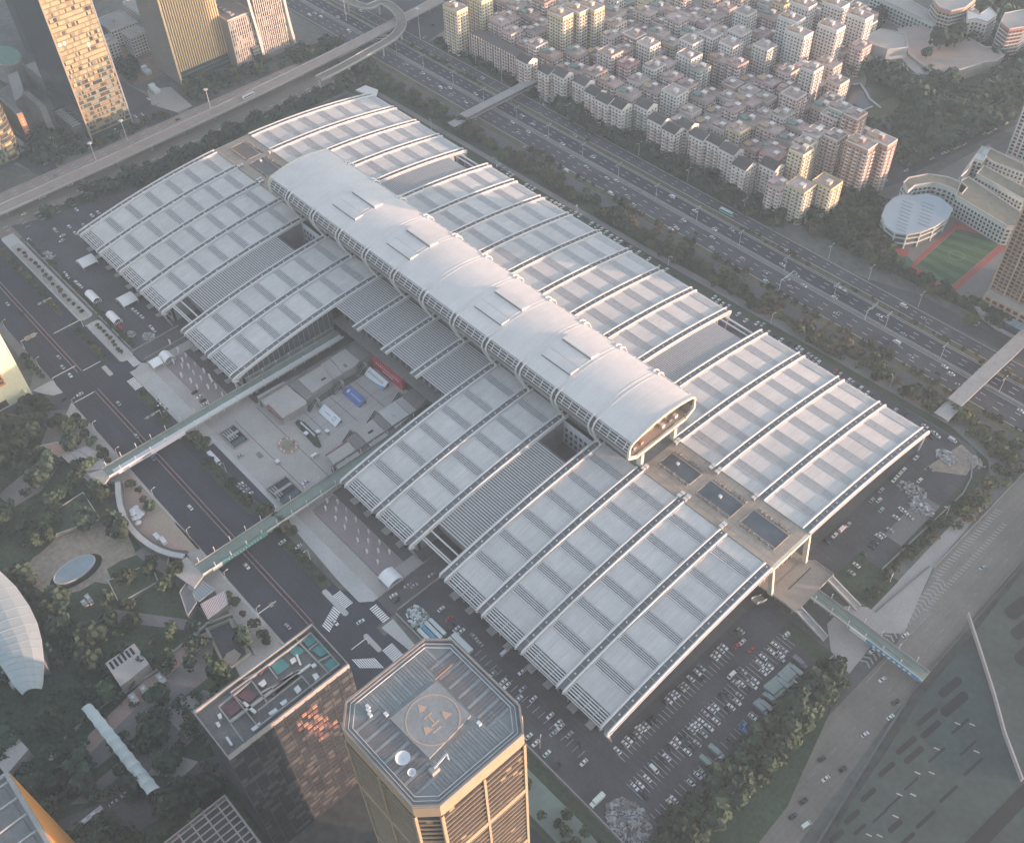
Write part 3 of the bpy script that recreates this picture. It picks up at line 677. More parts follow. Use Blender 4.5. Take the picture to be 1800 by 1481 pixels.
# --- the barrel ----------------------------------------------------------------------
BY0, BY1, BZ, BRISE = 116.3, 166.4, 54.4, 3.8
def zb(y): t = (y-(BY0+BY1)/2)/((BY1-BY0)/2); return BZ+BRISE*(1-t*t)
BX0, BX1 = 94.0, 448.0
edges = [BX0]+[30*i for i in range(4, 15)]+[BX1]
barrel = bpy.data.objects.new('barrel_roof', None); link(barrel); barrel.parent = hall; ORG[barrel.name] = ORG[hall.name]
nb = 18
for k in range(12):
    x0, x1 = edges[k]+.04, edges[k+1]-.04; b = MB(); ys = [BY0+(BY1-BY0)*q/nb for q in range(nb+1)]
    T = [(x, y, zb(y)) for y in ys for x in (x0, x1)]; U = [(x, y, zb(y)-1) for y in ys for x in (x0, x1)]; a = b.mi('cap_panel')
    b.v = T+U+T+U; n2 = 2*(nb+1)
    for q in range(nb):
        i = 2*q; b.f += [(i, i+1, i+3, i+2), (n2+i+2, n2+i+3, n2+i+1, n2+i), (2*n2+i+2, 3*n2+i+2, 3*n2+i, 2*n2+i), (2*n2+i+1, 3*n2+i+1, 3*n2+i+3, 2*n2+i+3)]
    b.f += [(3*n2, 3*n2+1, 2*n2+1, 2*n2), (4*n2-1, 4*n2-2, 3*n2-2, 3*n2-1)]; b.m = [a]*len(b.f)
    o = part('cap_panel', b, barrel)
    for p_ in o.data.polygons: p_.use_smooth = p_.vertices[0] < n2
for i in range(4, 15):
    for s in (-1, 1):
        b = MB(); pts = [(30*i+s*1.35, BY0+(BY1-BY0)*q/20, zb(BY0+(BY1-BY0)*q/20)+.05) for q in range(21)]
        for q in range(20): b.bar(pts[q], pts[q+1], .3, .18, 'cap_panel')
        part('roof_seam', b, barrel)
for xs in ((156.5, 182), (217, 241.5), (305, 329.5), (365, 388.5)):
    for y0, y1, hh in ((144.0, 150.6, 1.5), (127.0, 133.6, .7)):
        b = MB(); x0, x1 = xs; nn = 3
        for q in range(nn):
            A = y0+(y1-y0)*q/nn; B = y0+(y1-y0)*(q+1)/nn; i = len(b.v)
            b.v += [(x0, A, zb(A)-.2), (x1, A, zb(A)-.2), (x1, B, zb(B)-.2), (x0, B, zb(B)-.2), (x0, A, zb(A)+hh), (x1, A, zb(A)+hh), (x1, B, zb(B)+hh), (x0, B, zb(B)+hh)]
            a = b.mi('cap_panel'); b.f += [(i+4, i+5, i+6, i+7), (i, i+1, i+5, i+4), (i+2, i+3, i+7, i+6), (i+1, i+2, i+6, i+5), (i+3, i, i+4, i+7)]; b.m += [a]*5
        b.bar((x0, y0-.25, zb(y0)+.25), (x1, y0-.25, zb(y0)+.25), .35, .6, 'gutter'); b.bar((x0, y1+.2, zb(y1)+.25), (x1, y1+.2, zb(y1)+.25), .3, .4, 'gutter')
        b.box(x1, x1+.4, y0, y1, zb(y0)-.3, zb(y1)+hh+.1, 'white_metal'); part('skylight', b, barrel)
# side louvre girder + ribs, near side (and plain far side)
YN = lambda y: y
YF = lambda y: BY0+BY1-y
for Y, side in ((YN, 0), (YF, 1)):
    for i in list(range(4, 15)):
        for s in (-1, 1):
            b = MB(); x = 30*i+s*1.75
            b.tube([(x, Y(117.6), 55.1), (x, Y(115.2), 54.6), (x, Y(112.6), 52.3), (x, Y(111.6), 49.6), (x, Y(112.1), 46), (x, Y(114.4), 40), (x, Y(118.6), 31.6)], .62, 'white_metal', 7)
            b.tube([(x, Y(118.6), 31.6), (x, Y(119.0), 30.2)], .5, 'white_metal', 7, 1.25); part('barrel_rib', b, barrel)
    for k in range(12):
        x0, x1 = edges[k]+(2.6 if k else .5), edges[k+1]-(2.6 if k < 11 else .5); b = MB()
        L = [(115.6, 53.7), (114.4, 52.8), (113.3, 51.3), (112.6, 49.5)]
        for y, z in L: b.bar((x0, Y(y), z), (x1, Y(y), z), .34, .34, 'white_metal')
        n = 4
        for q in range(n):
            x = x0+(x1-x0)*(q+.5)/n; b.bar((x, Y(115.6), 54.1), (x, Y(112.3), 50.3), .4, .4, 'white_metal')
        part('louvre_girder', b, barrel)
prof = [(116.6, 53.4), (115.4, 52.0), (114.6, 50.2), (114.2, 48.4), (114.4, 45), (116.0, 41.0), (118.2, 38.4), (120.2, 38.2)]
b = MB()
for Y in (YN, YF):
    for (ya, za), (yb, zb_) in zip(prof[:-1], prof[1:]):
        q = [(BX0+1.5, Y(ya), za), (BX1-1.5, Y(ya), za), (BX1-1.5, Y(yb), zb_), (BX0+1.5, Y(yb), zb_)]
        b.poly(q if Y is YN else q[::-1], 'girder_back' if za > 48 else 'soffit')
    b.box(BX0+1.5, BX1-1.5, Y(119.6), Y(120.2), 37.6, 38.6, 'white_metal')
b.box(BX0+2, BX1-3, 120.2, YF(120.2), 37.8, 38.4, 'soffit'); b.box(BX0+6, BX1-9, 123, YF(123), 28.8, 37.9, 'hall_wall')
part('barrel_side', b, barrel)
b = MB(); b.box(BX0+6, BX1-9, 122.7, 123, 31, 36, 'glass'); part('ribbon_window', b, barrel)
# open end frames
def end_frame(x, t):
    r = MB(); n = 16; ys = [BY0+(BY1-BY0)*q/n for q in range(n+1)]
    top = [(x, y, zb(y)-.35) for y in ys]
    for q in range(n): r.bar(top[q], top[q+1], t, 1.5, 'cream')
    for Y in (YN, YF):
        r.bar((x, Y(BY0), BZ-.3), (x, Y(114.2), 51.6), t, 1.2, 'cream'); r.bar((x, Y(114.2), 51.8), (x, Y(113.8), 42.8), t, 1.3, 'cream')
        r.bar((x, Y(113.8), 43.4), (x, Y(121), 39.3), t, 1.9, 'cream')
    r.bar((x, 120.6, 39.4), (x, YF(120.6), 39.4), t, 2.2, 'cream'); return r
part('end_frame', end_frame(BX1-.6, 1.2), barrel); part('end_frame', end_frame(BX0+.6, 1.2), barrel)
for x in (BX1-.8, BX0+.8):
    for y in (124.6, 152.5): b = MB(); b.bar((x, y, 39), (x, y, 29.3), 2.2, 3.4, 'cream'); part('barrel_leg', b, barrel)
b = MB(); x = BX1-8
b.poly([(x, 117, 39.4), (x, YF(117), 39.4), (x, YF(115), 52.5)]+[(x, y, zb(y)-1.2) for y in [BY1-2-(BY1-BY0-4)*q/8 for q in range(9)]]+[(x, 115, 52.5)], 'brick_tan')
for k in range(15): b.box(x+.05, x+.4, 119+k*2.9, 120.6+k*2.9, 44, 52, 'bronze_glass')
b.box(x, x+5.5, 118, YF(118), 39.6, 40.3, 'paving_warm')
for q in ((122, 'concrete'), (128, 'brick_red'), (146, 'white_metal'), (152, 'concrete_dark'), (157, 'white_metal')): b.box(x+2, x+4, q[0], q[0]+2.4, 40.3, 42.5, q[1])
part('end_wall', b, barrel)
b = MB()
for i in range(3, 15):
    for k in (8, 15, 22):
        b.bar((30*i+k+.0, 164.6, 53.3), (30*i+k, 169.8, 50.6), .35, .35, 'white_metal')
        b.bar((30*i+k, 169.8, 51.2), (30*i+k, 169.8, 49.2), .7, .35, 'white_metal')
part('outrigger', b, barrel, 'stuff')
# raised entrance decks at the west gable, with stairs
b = MB(); b.prism([(543.5, 123), (561, 123.5), (561, 157), (548, 157), (543.5, 154)], 6.2, 7.0, 'concrete', 'deck'); b.box(549.5, 550.1, 132, 152, 7.0, 7.05, 'dark_gap')
b.box(535, 543.5, 123, 155, 6.2, 6.9, 'concrete', 'deck'); b.ribbon([(561, 146), (561, 157), (548, 157)], .3, 7, 8.1, 'concrete'); b.ribbon([(545, 123), (556, 123.3)], .3, 7, 8.1, 'concrete')
for x, y in ((547, 126), (547, 152), (558, 126), (558, 152)): b.box(x-.6, x+.6, y-.6, y+.6, 0, 6.2, 'concrete_dark')
dk = solo('entrance_deck', b, 'raised tan entrance deck below the lit portal at the hall gable', 'deck')
def stairs(label, x0, x1, y0, y1, z1, n=14, axis='x'):
    root = thing('open_stairs', label, 'stairs', ((x0+x1)/2, (y0+y1)/2, 0))
    b = MB()
    for k in range(n):
        z = z1*(1-k/n); xa = x0+(x1-x0)*k/n; xb = x0+(x1-x0)*(k+1)/n
        ya = y0+(y1-y0)*k/n; yb = y0+(y1-y0)*(k+1)/n
        b.box(xa, xb, y0, y1, max(0, z-1.2), z, 'concrete') if axis == 'x' else b.box(x0, x1, ya, yb, max(0, z-1.2), z, 'concrete')
    part('steps', b, root)
    for s in (0, 1):
        b = MB()
        if axis == 'x': y = (y0, y1)[s]; b.bar((x0, y, z1+1), (x1, y, 1), .25, .9, 'white_metal')
        else: x = (x0, x1)[s]; b.bar((x, y0, z1+1), (x, y1, 1), .25, .9, 'white_metal')
        part('railing', b, root)
stairs('long open stairs off the entrance deck on its far, lorry-park side', 561.2, 581, 151.5, 155.5, 7)
stairs('long open stairs off the entrance deck, above the packed car park', 561.2, 580, 123.6, 127.6, 7)
stairs('short stairs beside the deck under the roof corner at the gable', 540, 544, 113, 122.6, 7, 10, 'y')
# ================================================================== THINGS ROUND THE HALL
def cp(o, s, pts, z=0): return [G(o[0]+a/s, o[1]+b/s, z) for a, b in pts]
def lamp_mesh(h, arms=2, L=2.2):
    b = MB(); b.tube([(0, 0, 0), (0, 0, h)], .16, 'grey_metal', 6, .09); b.tube([(0, 0, 0), (0, 0, .5)], .35, 'grey_metal', 6)
    return b
def lamp_proto(name, h, arms, L, label, group, head=.5):
    r = thing(name, label, 'street lamp', (0, 0, 0), group)
    b = MB(); b.tube([(0, 0, 0), (0, 0, h)], .17, 'white_metal', 6, .10); b.tube([(0, 0, 0), (0, 0, .6)], .38, 'concrete', 6); part('pole', b, r)
    for s in ((-1, 1) if arms == 2 else (1,)):
        b = MB(); b.tube([(0, 0, h-.2), (0, s*L*.5, h+.35), (0, s*L, h+.4)], .09, 'white_metal', 5); part('arm', b, r)
        b = MB(); b.box(-head/2, head/2, s*L-.6, s*L+.6, h+.28, h+.48, 'white_metal'); part('lamp_head', b, r)
    return r
# --- footbridges -------------------------------------------------------------------
def footbridge(label, x0, x1, y0, y1, z, canopy, signs=(), axis='y', piers=(), lampstep=10.3):
    cx, cy = (x0+x1)/2, (y0+y1)/2
    root = thing('footbridge', label, 'footbridge', (cx, cy, 0))
    b = MB(); b.box(x0, x1, y0, y1, z-1.1, z, 'concrete', 'green_deck'); part('deck', b, root)
    for s in (0, 1):
        b = MB()
        if axis == 'y':
            x = (x0+.15, x1-.15)[s]; b.box(x-.12, x+.12, y0, y1, z, z+1.1, 'white_metal' if s else 'concrete')
        else:
            y = (y0+.15, y1-.15)[s]; b.box(x0, x1, y-.12, y+.12, z, z+1.1, 'white_metal' if s == 0 else 'concrete')
        part('parapet', b, root)
    if canopy:
        a, c, m = canopy; b = MB(); b.box(a, c, y0+4, y1-1, z+.25, z+.5, m) if axis == 'y' else b.box(x0+2, x1-2, a, c, z+.25, z+.5, m); part('walkway_strip', b, root)
    for sg in signs:
        b = MB(); b.box(*sg[:6], sg[6]); part('banner', b, root, label=sg[7] if len(sg) > 7 else None)
    for p in piers: b = MB(); b.box(p[0]-1, p[0]+1, p[1]-.8, p[1]+.8, 0, z-1.1, 'concrete'); part('pier', b, root)
    n = int(((y1-y0) if axis == 'y' else (x1-x0))/lampstep)
    me = None
    for k in range(n):
        for s in (0, 1):
            b = MB()
            if axis == 'y': X, Y = (x0-.1, x1+.1)[s], y0+3+lampstep*k+(lampstep/2 if s else 0)
            else: X, Y = x0+3+lampstep*k+(lampstep/2 if s else 0), (y0-.1, y1+.1)[s]
            b.tube([(X, Y, z-1.6), (X, Y, z+4.6)], .24, 'white_metal', 5); b.box(X-.3, X+.3, Y-.3, Y+.3, z+4.6, z+4.8, 'white_metal'); part('lamp_post', b, root)
    return root
footbridge('footbridge with a long white strip over the boulevard, nearer the bright yellow building', 213, 222, -96, 79, 7, (218.2, 221.4, 'white_metal'),
    [(222.1, 222.4, -90, -44, 5.4, 8.6, 'banner', 'long pale pink printed banner'), (222.4, 222.5, -74, -68, 6.2, 7.6, 'grey_metal'), (222.4, 222.5, -87, -83, 6.2, 7.6, 'grey_metal')], piers=[(217.5, -86), (217.5, -64.8), (217.5, -47), (217.5, -20), (217.5, 10), (217.5, 40)])
footbridge('footbridge with a turquoise banner crossing the boulevard beside the south forecourt', 313.5, 322.5, -92, 80, 7, (320.2, 321, 'green_deck'),
    [(322.6, 322.9, -80, -50, 5.2, 8.4, 'teal', 'turquoise banner with faint white lettering'), (322.9, 323, -86, -80, 5.2, 8.4, 'banner_white')]+[(322.9, 322.98, -76+k*1.9, -75.1+k*1.9, 6.3, 7.2, 'banner_white') for k in range(12)], piers=[(318, -86), (318, -64.8), (318, -46), (318, -18), (318, 20)])
footbridge('short footbridge with a blue banner leaving the entrance deck over the striped west road', 561, 628.5, 136.2, 143.4, 7, (139.4, 140.2, 'green_deck'),
    [(596, 627, 135.8, 136.1, 5.2, 8.3, 'sky_blue', 'blue banner with faint white marks'), (586, 596, 135.8, 136.1, 5.4, 8.2, 'banner_white')]+[(600+k*3, 601.5+k*3, 135.7, 135.79, 6, 7.4, 'banner_white') for k in range(8)], axis='x', piers=[(585, 140), (598, 140), (626, 140)])
# ends of the two long bridges in the park
b = MB(); b.prism([(213, -96), (222, -96), (226, -104), (210, -104)], 5.8, 7, 'concrete', 'paving'); b.prism([(203, -96), (213, -90), (213, -96), (206, -104)], 0, 7, 'concrete', 'paving'); solo('bridge_landing', b, 'grey wedge-shaped landing where the white-striped footbridge meets the park', 'landing')
b = MB(); b.prism([(305, -92), (322.5, -92), (326, -100), (306, -104)], 5.8, 7, 'concrete', 'paving'); solo('bridge_landing', b, 'grey landing where the turquoise-bannered footbridge meets the park', 'landing')
# covered footbridges over the highway
def covered_bridge(label, x0, x1, y0, y1, z=6.2):
    root = thing('covered_footbridge', label, 'footbridge', ((x0+x1)/2, (y0+y1)/2, 0))
    b = MB(); b.box(x0+1, x1-1, y0, y1, z-1, z, 'concrete'); part('deck', b, root)
    n = 16; 
    b = MB()
    for k in range(n):
        y = y0+6+(y1-y0-6)*k/n; yy = y0+6+(y1-y0-6)*(k+1)/n; b.box(x0, x1, y+.04, yy-.04, z+3, z+3.4, 'concrete')
    part('roof', b, root)
    b = MB(); k = y0+8
    while k < y1: b.box(x0+1, x0+1.3, k, k+.3, z, z+3, 'grey_metal'); b.box(x1-1.3, x1-1, k, k+.3, z, z+3, 'grey_metal'); k += 6
    part('roof_posts', b, root, 'stuff')
    for s in (0, 1): b = MB(); X = (x0+1, x1-1)[s]; b.box(X-.1, X+.1, y0, y1, z, z+1.2, 'concrete_dark'); part('parapet', b, root)
    for y in (y0+8, 327, 350, 369, y1-4): b = MB(); b.box((x0+x1)/2-1, (x0+x1)/2+1, y-.7, y+.7, 0, z-1, 'concrete'); part('pier', b, root)
    b = MB(); b.box(x0, x1, y0-8, y0+5, z+.4, z+.8, 'concrete'); b.box(x0+.5, x1-.5, y0-7, y0, z-3, z-2.6, 'concrete_dark'); part('stair_roof', b, root)
    return root
r_ = covered_bridge('grey covered footbridge over the highway in front of the old apartment blocks', 69.5, 78.5, 308, 398)
b = MB(); b.ribbon([(76, 396), (92, 394), (104, 392)], 4, 5.4, 6.4, 'concrete'); b.prism([(102+4.5*math.cos(a*.5236), 388+4.5*math.sin(a*.5236)) for a in range(12)], 4.6, 5.6, 'concrete'); b.box(101.5, 102.5, 387.5, 388.5, 0, 4.6, 'concrete'); part('ramp', b, r_)
r_ = covered_bridge('grey covered footbridge over the highway below the tall tan tower', 533.5, 543, 308, 410)
b = MB(); b.ribbon([(540, 408), (522, 412), (505, 404), (498, 409)], 3.6, 5, 6, 'concrete'); b.ribbon([(538, 400), (520, 400), (504, 404)], 3, 3.2, 4.2, 'concrete'); part('ramp', b, r_)
# --- elevated road with the ramp loop ----------------------------------------------
ov = thing('elevated_road', 'long elevated road deck curving past the towers on pale piers', 'flyover', (-80, 200, 0))
pts = [(-86, -140), (-84, -40), (-84, 60), (-86, 160), (-90, 250), (-95, 330), (-106, 440)]
b = MB(); b.ribbon(pts, 12, 6.6, 7.8, 'concrete', top='concrete_pink'); part('deck', b, ov)
for s in (-1, 1): b = MB(); b.ribbon([(x+s*6, y) for x, y in pts], .35, 7.8, 8.9, 'paving_light'); part('parapet', b, ov)
for y in range(-120, 430, 32):
    x = -84 if y < 100 else -84-(y-100)*.06
    b = MB(); b.tube([(x, y, 0), (x, y, 6.6)], 1.0, 'concrete', 8); b.box(x-4, x+4, y-.8, y+.8, 5.6, 6.6, 'concrete'); part('pier', b, ov)
L = [G(x, y, 12) for x, y in ((585, -12), (640, 12), (672, 4), (699, 22), (706, 44), (690, 66), (650, 90), (600, 118), (560, 138))]
lp = thing('ramp_loop', 'curved ramp looping over the motorway and joining the elevated road', 'ramp', (-90, 350, 0))
Q = []
for k in range(len(L)-1):
    for t in (0, .25, .5, .75):
        p0, p1, p2, p3 = [Vector(L[max(0, min(len(L)-1, k+j))]) for j in (-1, 0, 1, 2)]
        v = .5*((2*p1)+(-p0+p2)*t+(2*p0-5*p1+4*p2-p3)*t*t+(-p0+3*p1-3*p2+p3)*t**3); Q.append((v.x, v.y))
Q.append(L[-1][:2])
b = MB(); b.ribbon(Q, 9, 10.6, 12, 'concrete', top='road_brown'); part('deck', b, lp)
for s in (-1, 1):
    E_ = []
    for j in range(len(Q)):
        a, c = Vector(Q[max(j-1, 0)]), Vector(Q[min(j+1, len(Q)-1)]); t = (c-a).normalized(); E_.append((Q[j][0]-t.y*s*4.5, Q[j][1]+t.x*s*4.5))
    b = MB(); b.ribbon(E_, .35, 12, 13.1, 'paving_light'); part('parapet', b, lp)
for j in range(2, len(Q), 5): b = MB(); b.tube([(Q[j][0], Q[j][1], 0), (Q[j][0], Q[j][1], 10.6)], 1, 'paving_light', 8); part('pier', b, lp)
b = MB(); b.sheet([(-118.0, -140), (-91, -140), (-97, 330), (-118, 330)], .037, 'concrete_pink'); 
for x in (-113, -108, -103): dashes_y(b, -60, 420, x, .06, 'paint_white', 4, 9)
for x in (-60, -66, -72): dashes_y(b, -60, 300, x, .06, 'paint_white', 4, 9)
struct('east_road_markings', b)
# --- tents -------------------------------------------------------------------------
def tent(label, x0, x1, y0, y1, h=3, rise=2.2, axis='y', m='tent', legs=True):
    cx, cy = (x0+x1)/2, (y0+y1)/2; root = thing('marquee_tent', label, 'tent', (cx, cy, 0), 'white tents and canopies round the hall')
    b = MB(); n = 6
    for k in range(n):
        t0, t1 = k/n, (k+1)/n; f = lambda t: h+rise*(1-(2*t-1)**2)
        if axis == 'y': q = [(x0+(x1-x0)*t0, y0, f(t0)), (x0+(x1-x0)*t1, y0, f(t1)), (x0+(x1-x0)*t1, y1, f(t1)), (x0+(x1-x0)*t0, y1, f(t0))]
        else: q = [(x0, y0+(y1-y0)*t0, f(t0)), (x1, y0+(y1-y0)*t0, f(t0)), (x1, y0+(y1-y0)*t1, f(t1)), (x0, y0+(y1-y0)*t1, f(t1))]
        b.poly(q, m); b.poly([(a_, b_, c_-.1) for a_, b_, c_ in q[::-1]], m)
    part('roof', b, root)
    for x in (x0+.2, x1-.2):
        for y in (y0+.2, y1-.2): b = MB(); b.box(x-.12, x+.12, y-.12, y+.12, 0, h, 'white_metal'); part('leg', b, root)
    b = MB()
    if axis == 'y': b.box(x0+.3, x1-.3, y1-.15, y1-.05, 0, h, m); b.bar((x0, y0, h), (x1, y0, h), .2, .2, 'white_metal')
    else:
        b.box(x0+.05, x0+.15, y0+.3, y1-.3, 0, h, m); k = y0+1
        while k < y1: b.box(x1-.1, x1, k, k+.35, .8, h, m); k += 1.2
    part('side_wall', b, root); return root
tent('white arched canopy in the yard near the very corner of the hall', 10, 22.5, -13, -1)
tent('white arched canopy beside the parked cars, under the middle of the eaves', 70.5, 83, -12.5, -1)
tent('small white marquee by the hedge, nearer the far corner of the yard', 50, 63, -26, -20, 3, 2, 'x')
tent('small white marquee by the hedge with a red cloth lying beside it', 81.5, 94, -26, -20.2, 3, 2, 'x')
tent('white twin tent on the forecourt beside the zebra crossing', 144.5, 153, -28.5, -21, 3, 2, 'y')
tent('white peaked tent joined behind the twin tent on the forecourt', 145, 154, -20.4, -12.6, 3, 2.6, 'x')
tent('single white marquee at the far end of the south forecourt by the driveway', 388, 397.6, -21.5, -11.5, 3, 2.4, 'x')
# --- feather flags --------------------------------------------------------------------
fl = thing('feather_flag', 'pinkish white feather flag standing in rows on the purple paving', 'flag', (325, -11, 0), 'feather flags on the forecourts')
b = MB(); b.tube([(325, -11, 0), (325, -11, 5.4)], .06, 'white_metal', 5); part('pole', b, fl)
b = MB(); b.v = [(325, -11, 1), (325, -10.2, 1.1), (325, -9.9, 3), (325, -10.2, 5), (325, -11, 5.4), (325.08, -11, 1), (325.08, -10.2, 1.1), (325.08, -9.9, 3), (325.08, -10.2, 5), (325.08, -11, 5.4)]; b.v = [(325+(x-325)*2, -11+(y+11)*1.25, z*1.15) for x, y, z in b.v]
b.f = [(0, 4, 3, 2, 1), (5, 6, 7, 8, 9), (0, 1, 6, 5), (1, 2, 7, 6), (2, 3, 8, 7), (3, 4, 9, 8), (4, 0, 5, 9)]; b.m = [b.mi('banner')]*7; part('sail', b, fl)
south = sorted([(330, -7), (329, -15), (334, -11), (339, -7), (339, -15), (344, -11), (348, -7), (348, -15), (356, -11), (360, -7), (360, -15), (365, -11), (370, -7), (370, -16), (374, -11), (379, -7), (380, -16)])
north = sorted([(138, -8), (157, -16), (149, -8), (158, -7), (172, -19), (170, -7), (176, -12), (179, -6), (181, -17), (184, -11), (190, -7), (194, -12), (160, -11), (165, -14), (189, -17), (186, -6), (168, -11), (197, -8)])
fl['label'] = 'pinkish white feather flag nearest the turquoise-bannered footbridge on the south forecourt'
for k, (x, y) in enumerate(south): copytree(fl, (x, y, 0), R.uniform(-.5, .5), 'pinkish white feather flag on the south forecourt, %s from the footbridge end' % nth(k+2))
for k, (x, y) in enumerate(north): copytree(fl, (x, y, 0), R.uniform(-.5, .5), 'pinkish white feather flag on the north forecourt, %s from the twin tents' % nth(k+1))
# --- plaza: raised stepped side terraces, billboards --------------------------------------
def steproof(label, polys, z):
    root = thing('terrace_roof', label, 'terrace', (polys[0][0][0][0], polys[0][0][0][1], 0))
    for pts, dz, m in polys: b = MB(); b.prism(pts, 0, z+dz, 'concrete', m); part('roof_deck', b, root)
    return root, z
rt, z = steproof('stepped grey roof terrace along the plaza, on the side of the white-striped footbridge',
    [([(238, 7.5), (254, 7), (254.4, 25), (252, 26.5), (238, 25.6)], 0, 'paving'), ([(226, 6), (237.6, 5.6), (237.8, 26), (227, 26)], -.5, 'paving'), ([(228, 26.4), (251.5, 27), (250, 33), (228, 33)], -.3, 'paving_dark'), ([(233, 33.4), (249.6, 33.2), (248.6, 50), (233, 52)], .3, 'paving'),
     ([(229, 33), (232.6, 33), (232.6, 52), (229, 52)], 0, 'paving_dark'), ([(231, 52.4), (248.4, 50.4), (248.4, 58), (231, 60)], -.2, 'paving'), ([(231, 60.4), (248.4, 58.4), (249, 68), (247, 73), (231, 73)], .3, 'paving'), ([(231, 73.4), (247, 73.4), (247.6, 88), (231, 88)], 0, 'paving_dark')], 6.2)
b = MB(); b.box(243.6, 245, 44.0, 47.4, 6.5, 6.9, 'dark_gap'); b.box(243, 245.6, 62.5, 64, 6.5, 7.2, 'concrete_dark'); b.prism([(237.6, 5.4), (254.2, 5.4), (254.2, 7), (237.6, 7.4)], 5, 6.21, 'paint_red'); part('hatch', b, rt)
rt, z = steproof('stepped grey roof terrace along the plaza, on the side of the turquoise-bannered footbridge',
    [([(299, 8.5), (313, 7.5), (313, 24), (299, 25)], 0, 'paving'), ([(296, 25.4), (312.8, 24.5), (312, 32), (295.6, 33)], -.4, 'paving_dark'), ([(295.6, 33.4), (312, 32.4), (312, 46), (294.6, 47)], .3, 'paving'), ([(293.6, 47.4), (312, 46.4), (311, 52), (293, 53)], -.2, 'paving_dark'),
     ([(292.6, 53.4), (311, 52.4), (309, 66), (292, 67)], .2, 'paving_light'), ([(291.8, 67.4), (309, 66.4), (307, 72), (292, 73)], -.2, 'paving'), ([(291.6, 73.4), (307, 72.4), (305, 87), (291, 88)], .1, 'paving_dark')], 6.2)
b = MB(); b.box(301.6, 303, 38, 41.6, 6.5, 6.9, 'dark_gap'); b.prism([(297.4, 8.6), (299, 8.6), (299, 25), (297.4, 25)], 4.6, 6.1, 'paint_red'); b.box(299, 302, 58, 59.2, 6.4, 6.9, 'paving_light'); part('hatch', b, rt)
b = MB()
for rr in range(2):
    x = (230.4, 308.6)[rr]
    b.box(x-.3, x+.3, 5, 85, 0, 7.4, 'concrete_dark')
solo('terrace_wall', b, 'dark low walls closing the outer edges of both plaza terraces', 'wall')
esc_l = [(251.6, 69.5), (254, 48.5), (256, 28)]; esc_r = [(289, 70), (291, 49), (293.4, 28)]
for k, (x, y) in enumerate(esc_l+esc_r):
    root = thing('escalator', ('escalator pair climbing off the plaza floor on the %s side, %s from the hall' % ('white-striped footbridge' if k < 3 else 'turquoise-bannered footbridge', nth(k % 3+1))), 'escalator', (x, y, 0), 'escalators beside the plaza')
    for s in (-1, 1):
        b = MB(); b.bar((x+s*.8, y-3.6, .4), (x+s*.8, y+3.6, 6.2), 1.0, .8, 'concrete'); b.bar((x+s*.8, y-3.6, .9), (x+s*.8, y+3.6, 6.7), .5, .7, 'dark_gap'); part('flight', b, root)
    b = MB(); b.box(x-1.6, x+1.6, y+3.6, y+5.2, 0, 6.25, 'concrete'); part('landing', b, root)
def glyphs(b, x0, x1, y0, y1, z, n, m, vert=False, th=.05):
    """small strokes that read as far-off lettering on a flat sign"""
    w = (x1-x0)/n
    for k in range(n):
        a = x0+w*(k+.12); c = a+w*.7; h = y1-y0
        b.box(a, c, y0, y0+h*.16, z, z+th, m); b.box(a, c, y1-h*.16, y1, z, z+th, m)
        b.box((a+c)/2-w*.07, (a+c)/2+w*.07, y0, y1, z, z+th, m)
        if k % 2: b.box(a, c, y0+h*.42, y0+h*.58, z, z+th, m)
        else: b.box(a, a+w*.14, y0, y1, z, z+th, m)
root = thing('red_billboard', 'long red hoarding with white lettering standing against the hall entrance', 'billboard', (267, 81, 0))
b = MB(); b.box(252, 283.5, 79.6, 82.4, 0, 9.6, 'red', 'red'); b.box(253, 282, 82.4, 84, 0, 8, 'concrete_dark'); part('board', b, root)
b = MB()
for k in range(12): 
    x = 256+k*2.1; b.box(x, x+1.3, 79.45, 79.6, 6.2, 6.5, 'banner_white'); b.box(x+.5, x+.8, 79.45, 79.6, 5.6, 7.2, 'banner_white')
for k in range(5):
    x = 263+k*2.2; b.box(x, x+1.6, 79.45, 79.6, 3.2, 3.6, 'banner_white'); b.box(x, x+.3, 79.45, 79.6, 2.4, 4.2, 'banner_white'); b.box(x+1.2, x+1.5, 79.45, 79.6, 2.6, 4.4, 'banner_white')
part('lettering', b, root, 'stuff')
def leaning(name, label, cat, x0, x1, y0, z1, m, base='concrete_dark', n=0, gm='concrete_dark', dy=5):
    root = thing(name, label, cat, ((x0+x1)/2, y0, 0)); b = MB()
    b.v = [(x0, y0, .5), (x1, y0, .5), (x1, y0+dy, z1), (x0, y0+dy, z1), (x0, y0+.4, .3), (x1, y0+.4, .3), (x1, y0+dy+.4, z1-.2), (x0, y0+dy+.4, z1-.2)]
    b.f = [(0, 1, 2, 3), (7, 6, 5, 4), (0, 3, 7, 4), (1, 5, 6, 2), (3, 2, 6, 7), (4, 5, 1, 0)]; b.m = [b.mi(m)]*6; part('panel', b, root)
    b = MB(); b.box(x0, x1, y0+dy-.4, y0+dy, 0, z1-.6, base); b.box(x0-.3, x0, y0, y0+dy, 0, .6, base); part('frame', b, root)
    b = MB(); w = (x1-x0)
    def P(u, v): return (x0+w*u, y0+dy*v-.05, .5+(z1-.5)*v+.05)
    def st(u0, u1, v0, v1): b.poly([P(u0, v0), P(u1, v0), P(u1, v1), P(u0, v1)], gm)
    return root, b, st
r_, b, st = leaning('leaning_sign', 'white and blue leaning panel with a line of dark characters, nearest the red hoarding', 'sign', 254, 274, 70.4, 4.2, 'banner_white')
for k in range(13): u = .08+k*.062; st(u, u+.042, .5, .56); st(u+.015, u+.027, .42, .68); st(u, u+.042, .64, .68)
